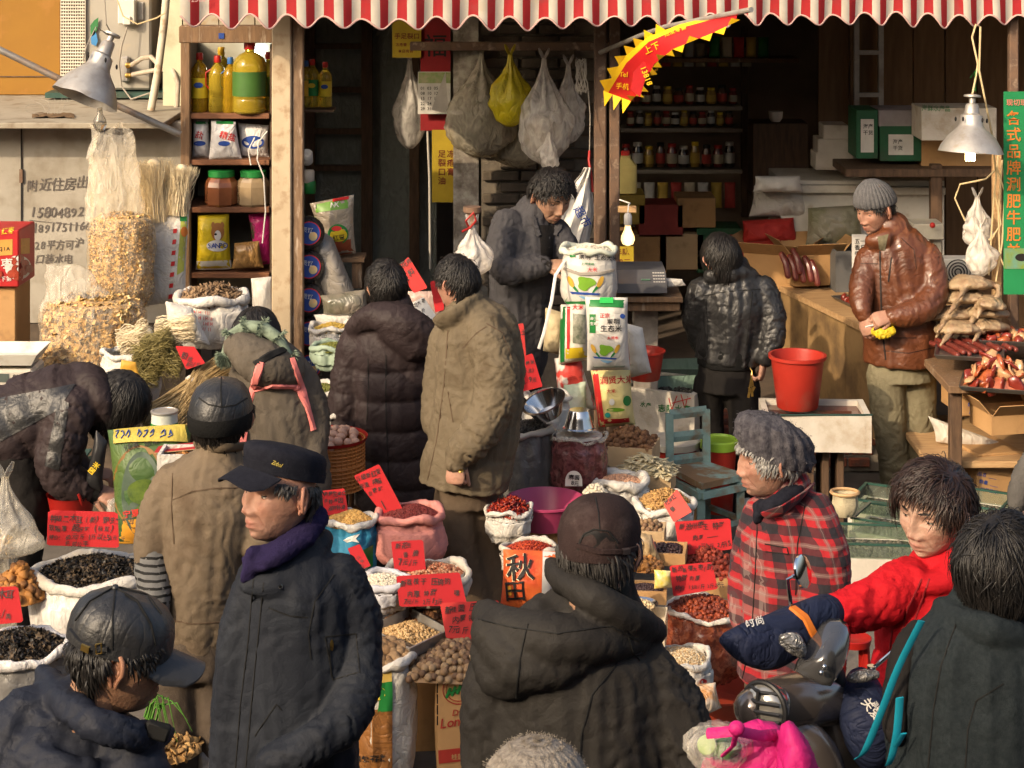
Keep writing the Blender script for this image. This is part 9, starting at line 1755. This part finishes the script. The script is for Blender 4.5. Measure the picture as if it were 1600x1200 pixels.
cloth('rib_hem',r,Y,[T([(1137,550,.0,49,42),(1136,572,.0,47,40)],side=SX,fold=(.002,20))],FAB['rib'],vox=.0092)
me=cloth('trousers',r,Y,[T([(1136,566,.0,44,37),(1134,610,.0,46,40)],side=SX),T([(1108,605,.02,26),(1108,660,.06,23),(1112,740,.02,20),(1112,800,.02,20)],fold=(.010,12)),T([(1160,605,-.02,28),(1164,670,-.03,25),(1162,740,-.02,22),(1156,800,-.02,21)],fold=(.010,12))],FAB['blackcloth'],vox=.012,seed=8);s=Surf(me)
ky=MB()
for k,(x,y) in enumerate(((1172,604),(1175,610),(1170,612),(1177,603))):
 ky.tube([P(1174,586,Y-.16),P(x,y,Y-.165)],.004,5);ky.box(P(x,y+5,Y-.165),(.012,.004,.03),Matrix.Rotation(.3*k-.4,3,'Y'))
ky.tube([P(1172,575,Y-.13),P(1175,580,Y-.15),P(1174,590,Y-.16)],.003,5);ky.build('keys',M_brass,r)
for x in(1113,1158):shoe(r,x,806,Y,-165,mat('white_trainer',(.6,.6,.58),.6),z=0)
Y=10.4;r=thing('person','man in brown leather jacket and grey beanie opening a yellow packet','person',V(P(1410,0,Y).x,Y,0))
b=Body(r,Y);b.head(1367,328,-.02,-56,16,0,1.08,old=1.0,wide=1.03);b.neck(1390,385,.02,.058)
b.tube([(1400,430,0,22,17),(1410,560,0,22,18)],side=SX)
b.hand(1350,494,-.20,(.25,-.3,-1),(-.7,-.7,.1),1.05,(.6,.7,.5),side=-1);b.hand(1392,493,-.24,(-1,-.2,-.25),(.2,-.7,.7),1.05,(.7,.8,.5),thumb=.4);b.build(M_skin_ruddy)
hair(b,hl(.35,-.08,-.6,top=.22),M_hair_black,thick=.006,length=.02,n=500)
c=hat(b,[(.024,1.07),(.026,1.11),(.04,1.14),(.065,1.11),(.09,1.02),(.118,.84),(.140,.60),(.155,.34),(.160,.04)],FAB['steelknit'],'beanie',c=(0,-.014,.0),tilt=-8,ribs=(30,.05),noise_=.0015,n=180)
me=cloth('leather_jacket',r,Y,[T([(1394,362,.0,30,30),(1398,382,.0,50,40),(1402,410,0,58,46),(1406,460,0,60,48),(1408,510,0,60,48),(1410,545,0,60,50),(1410,566,0,60,50)],fold=(.006,7),side=SX,drape=.014),T([(1448,405,-.04,25),(1460,450,-.10,24),(1446,480,-.18,22),(1415,492,-.22,19),(1396,494,-.23,15)],fold=(.011,11)),T([(1356,408,-.03,21),(1346,450,-.10,20),(1346,478,-.17,17),(1349,490,-.19,14)],fold=(.009,11)),T([(1362,378,-.08,10,14),(1382,374,-.10,14,15),(1402,358,-.02,12,15),(1408,348,.05,10,12)],fold=(.003,9)),],FAB['brownleather'],vox=.0095,seed=121);s=Surf(me);sm=MB()
stroke(s,[(1375,392),(1376,450),(1378,510),(1384,562)],3,M_ink,me,'zip',off=.001,thick=.003,sub=10);stroke(s,[(1393,402),(1388,440)],2.5,M_ink,me,'pocket_zip',off=.001,thick=.003,sub=6)
for pts in([(1408,372),(1428,390),(1432,420)],[(1380,548),(1420,552),(1464,542)],[(1395,528),(1432,528)],[(1345,412),(1372,412)]):stroke(s,pts,1.8,None,None,'',off=.0,thick=.002,mb=sm,sub=8)
sm.build('seams',mat('dark_leather_seam',(.03,.010,.005),.6),me)
patch(s,[(1371,370),(1388,366),(1382,392),(1374,390)],FAB['khaki'],me,'olive_jumper',4,5,off=.003)
cloth('trousers',r,Y,[T([(1408,548,.0,47,38),(1408,570,.0,49,40),(1408,592,.0,52,43)],side=SX),T([(1384,585,-.02,30),(1388,650,-.03,27),(1396,710,-.02,24),(1398,748,0,23)],fold=(.012,11)),T([(1432,585,.02,30),(1436,650,.02,27),(1438,710,.02,24),(1438,752,.02,23)],fold=(.012,11))],FAB['khaki'],vox=.0092,seed=9)
for x in(1394,1438):shoe(r,x,758,Y,-50,mat('tan_shoe',(.25,.16,.10),.6),z=0)
pk_=cloth_mesh(Y,[T([(1362,508,-.22,8,5),(1376,518,-.25,14,8),(1392,514,-.24,11,6)],fold=(.010,30))],vox=.005,it=2)
setv(pk_,arr(pk_)-np.array(P(1376,520,Y-.25)));tag(link('snack_packet',pk_,M_yellowpr,None,True,P(1376,520,Y-.25)),'small yellow packet in the hands of the brown leather man','packet')
q=MB();q.tube([P(1352,511,Y-.31),P(1364,508,Y-.30)],.0045,8);tag(q.build('cigarette',M_whitepr,None,True,P(1358,510,Y-.30)),'white cigarette between the brown leather man\'s fingers','cigarette')
Y=9.2;r=thing('person','child in grey sweater leaning in at the right edge, hand on the tank rim','person',V(P(1640,0,Y).x,Y,0))
b=Body(r,Y);b.head(1650,640,0,-60,20,0,.9,eyes=False,det=(40,30));b.neck(1652,690,.02,.045);b.tube([(1650,740,0,18,14),(1650,860,0,18,14),(1650,980,0,14,12)],side=SX);b.hand(1588,792,-.05,(-.1,-.25,-1),(-.4,-.9,.2),.78,(.25,.4,.3),spread=.16);b.build(M_skin_pale)
hair(b,hl(.4,-.1,-.7),M_hair_black,thick=.012,length=.05,n=500)
cloth('sweater',r,Y,[T([(1652,680,.02,26,26),(1650,715,0,44,34),(1650,790,0,44,36),(1650,850,0,44,36)],side=SX),T([(1618,715,-.02,19),(1600,745,-.04,19),(1590,775,-.05,16),(1588,790,-.05,13)],fold=(.008,20))],FAB['greysweat'],vox=.0092)
cloth('trousers',r,Y,[T([(1636,840,0,24),(1636,895,0,18)]),T([(1666,840,0,24),(1666,895,0,18)])],FAB['blackcloth'],vox=.014)
# finish
bpy.data.scenes.remove(TMP)
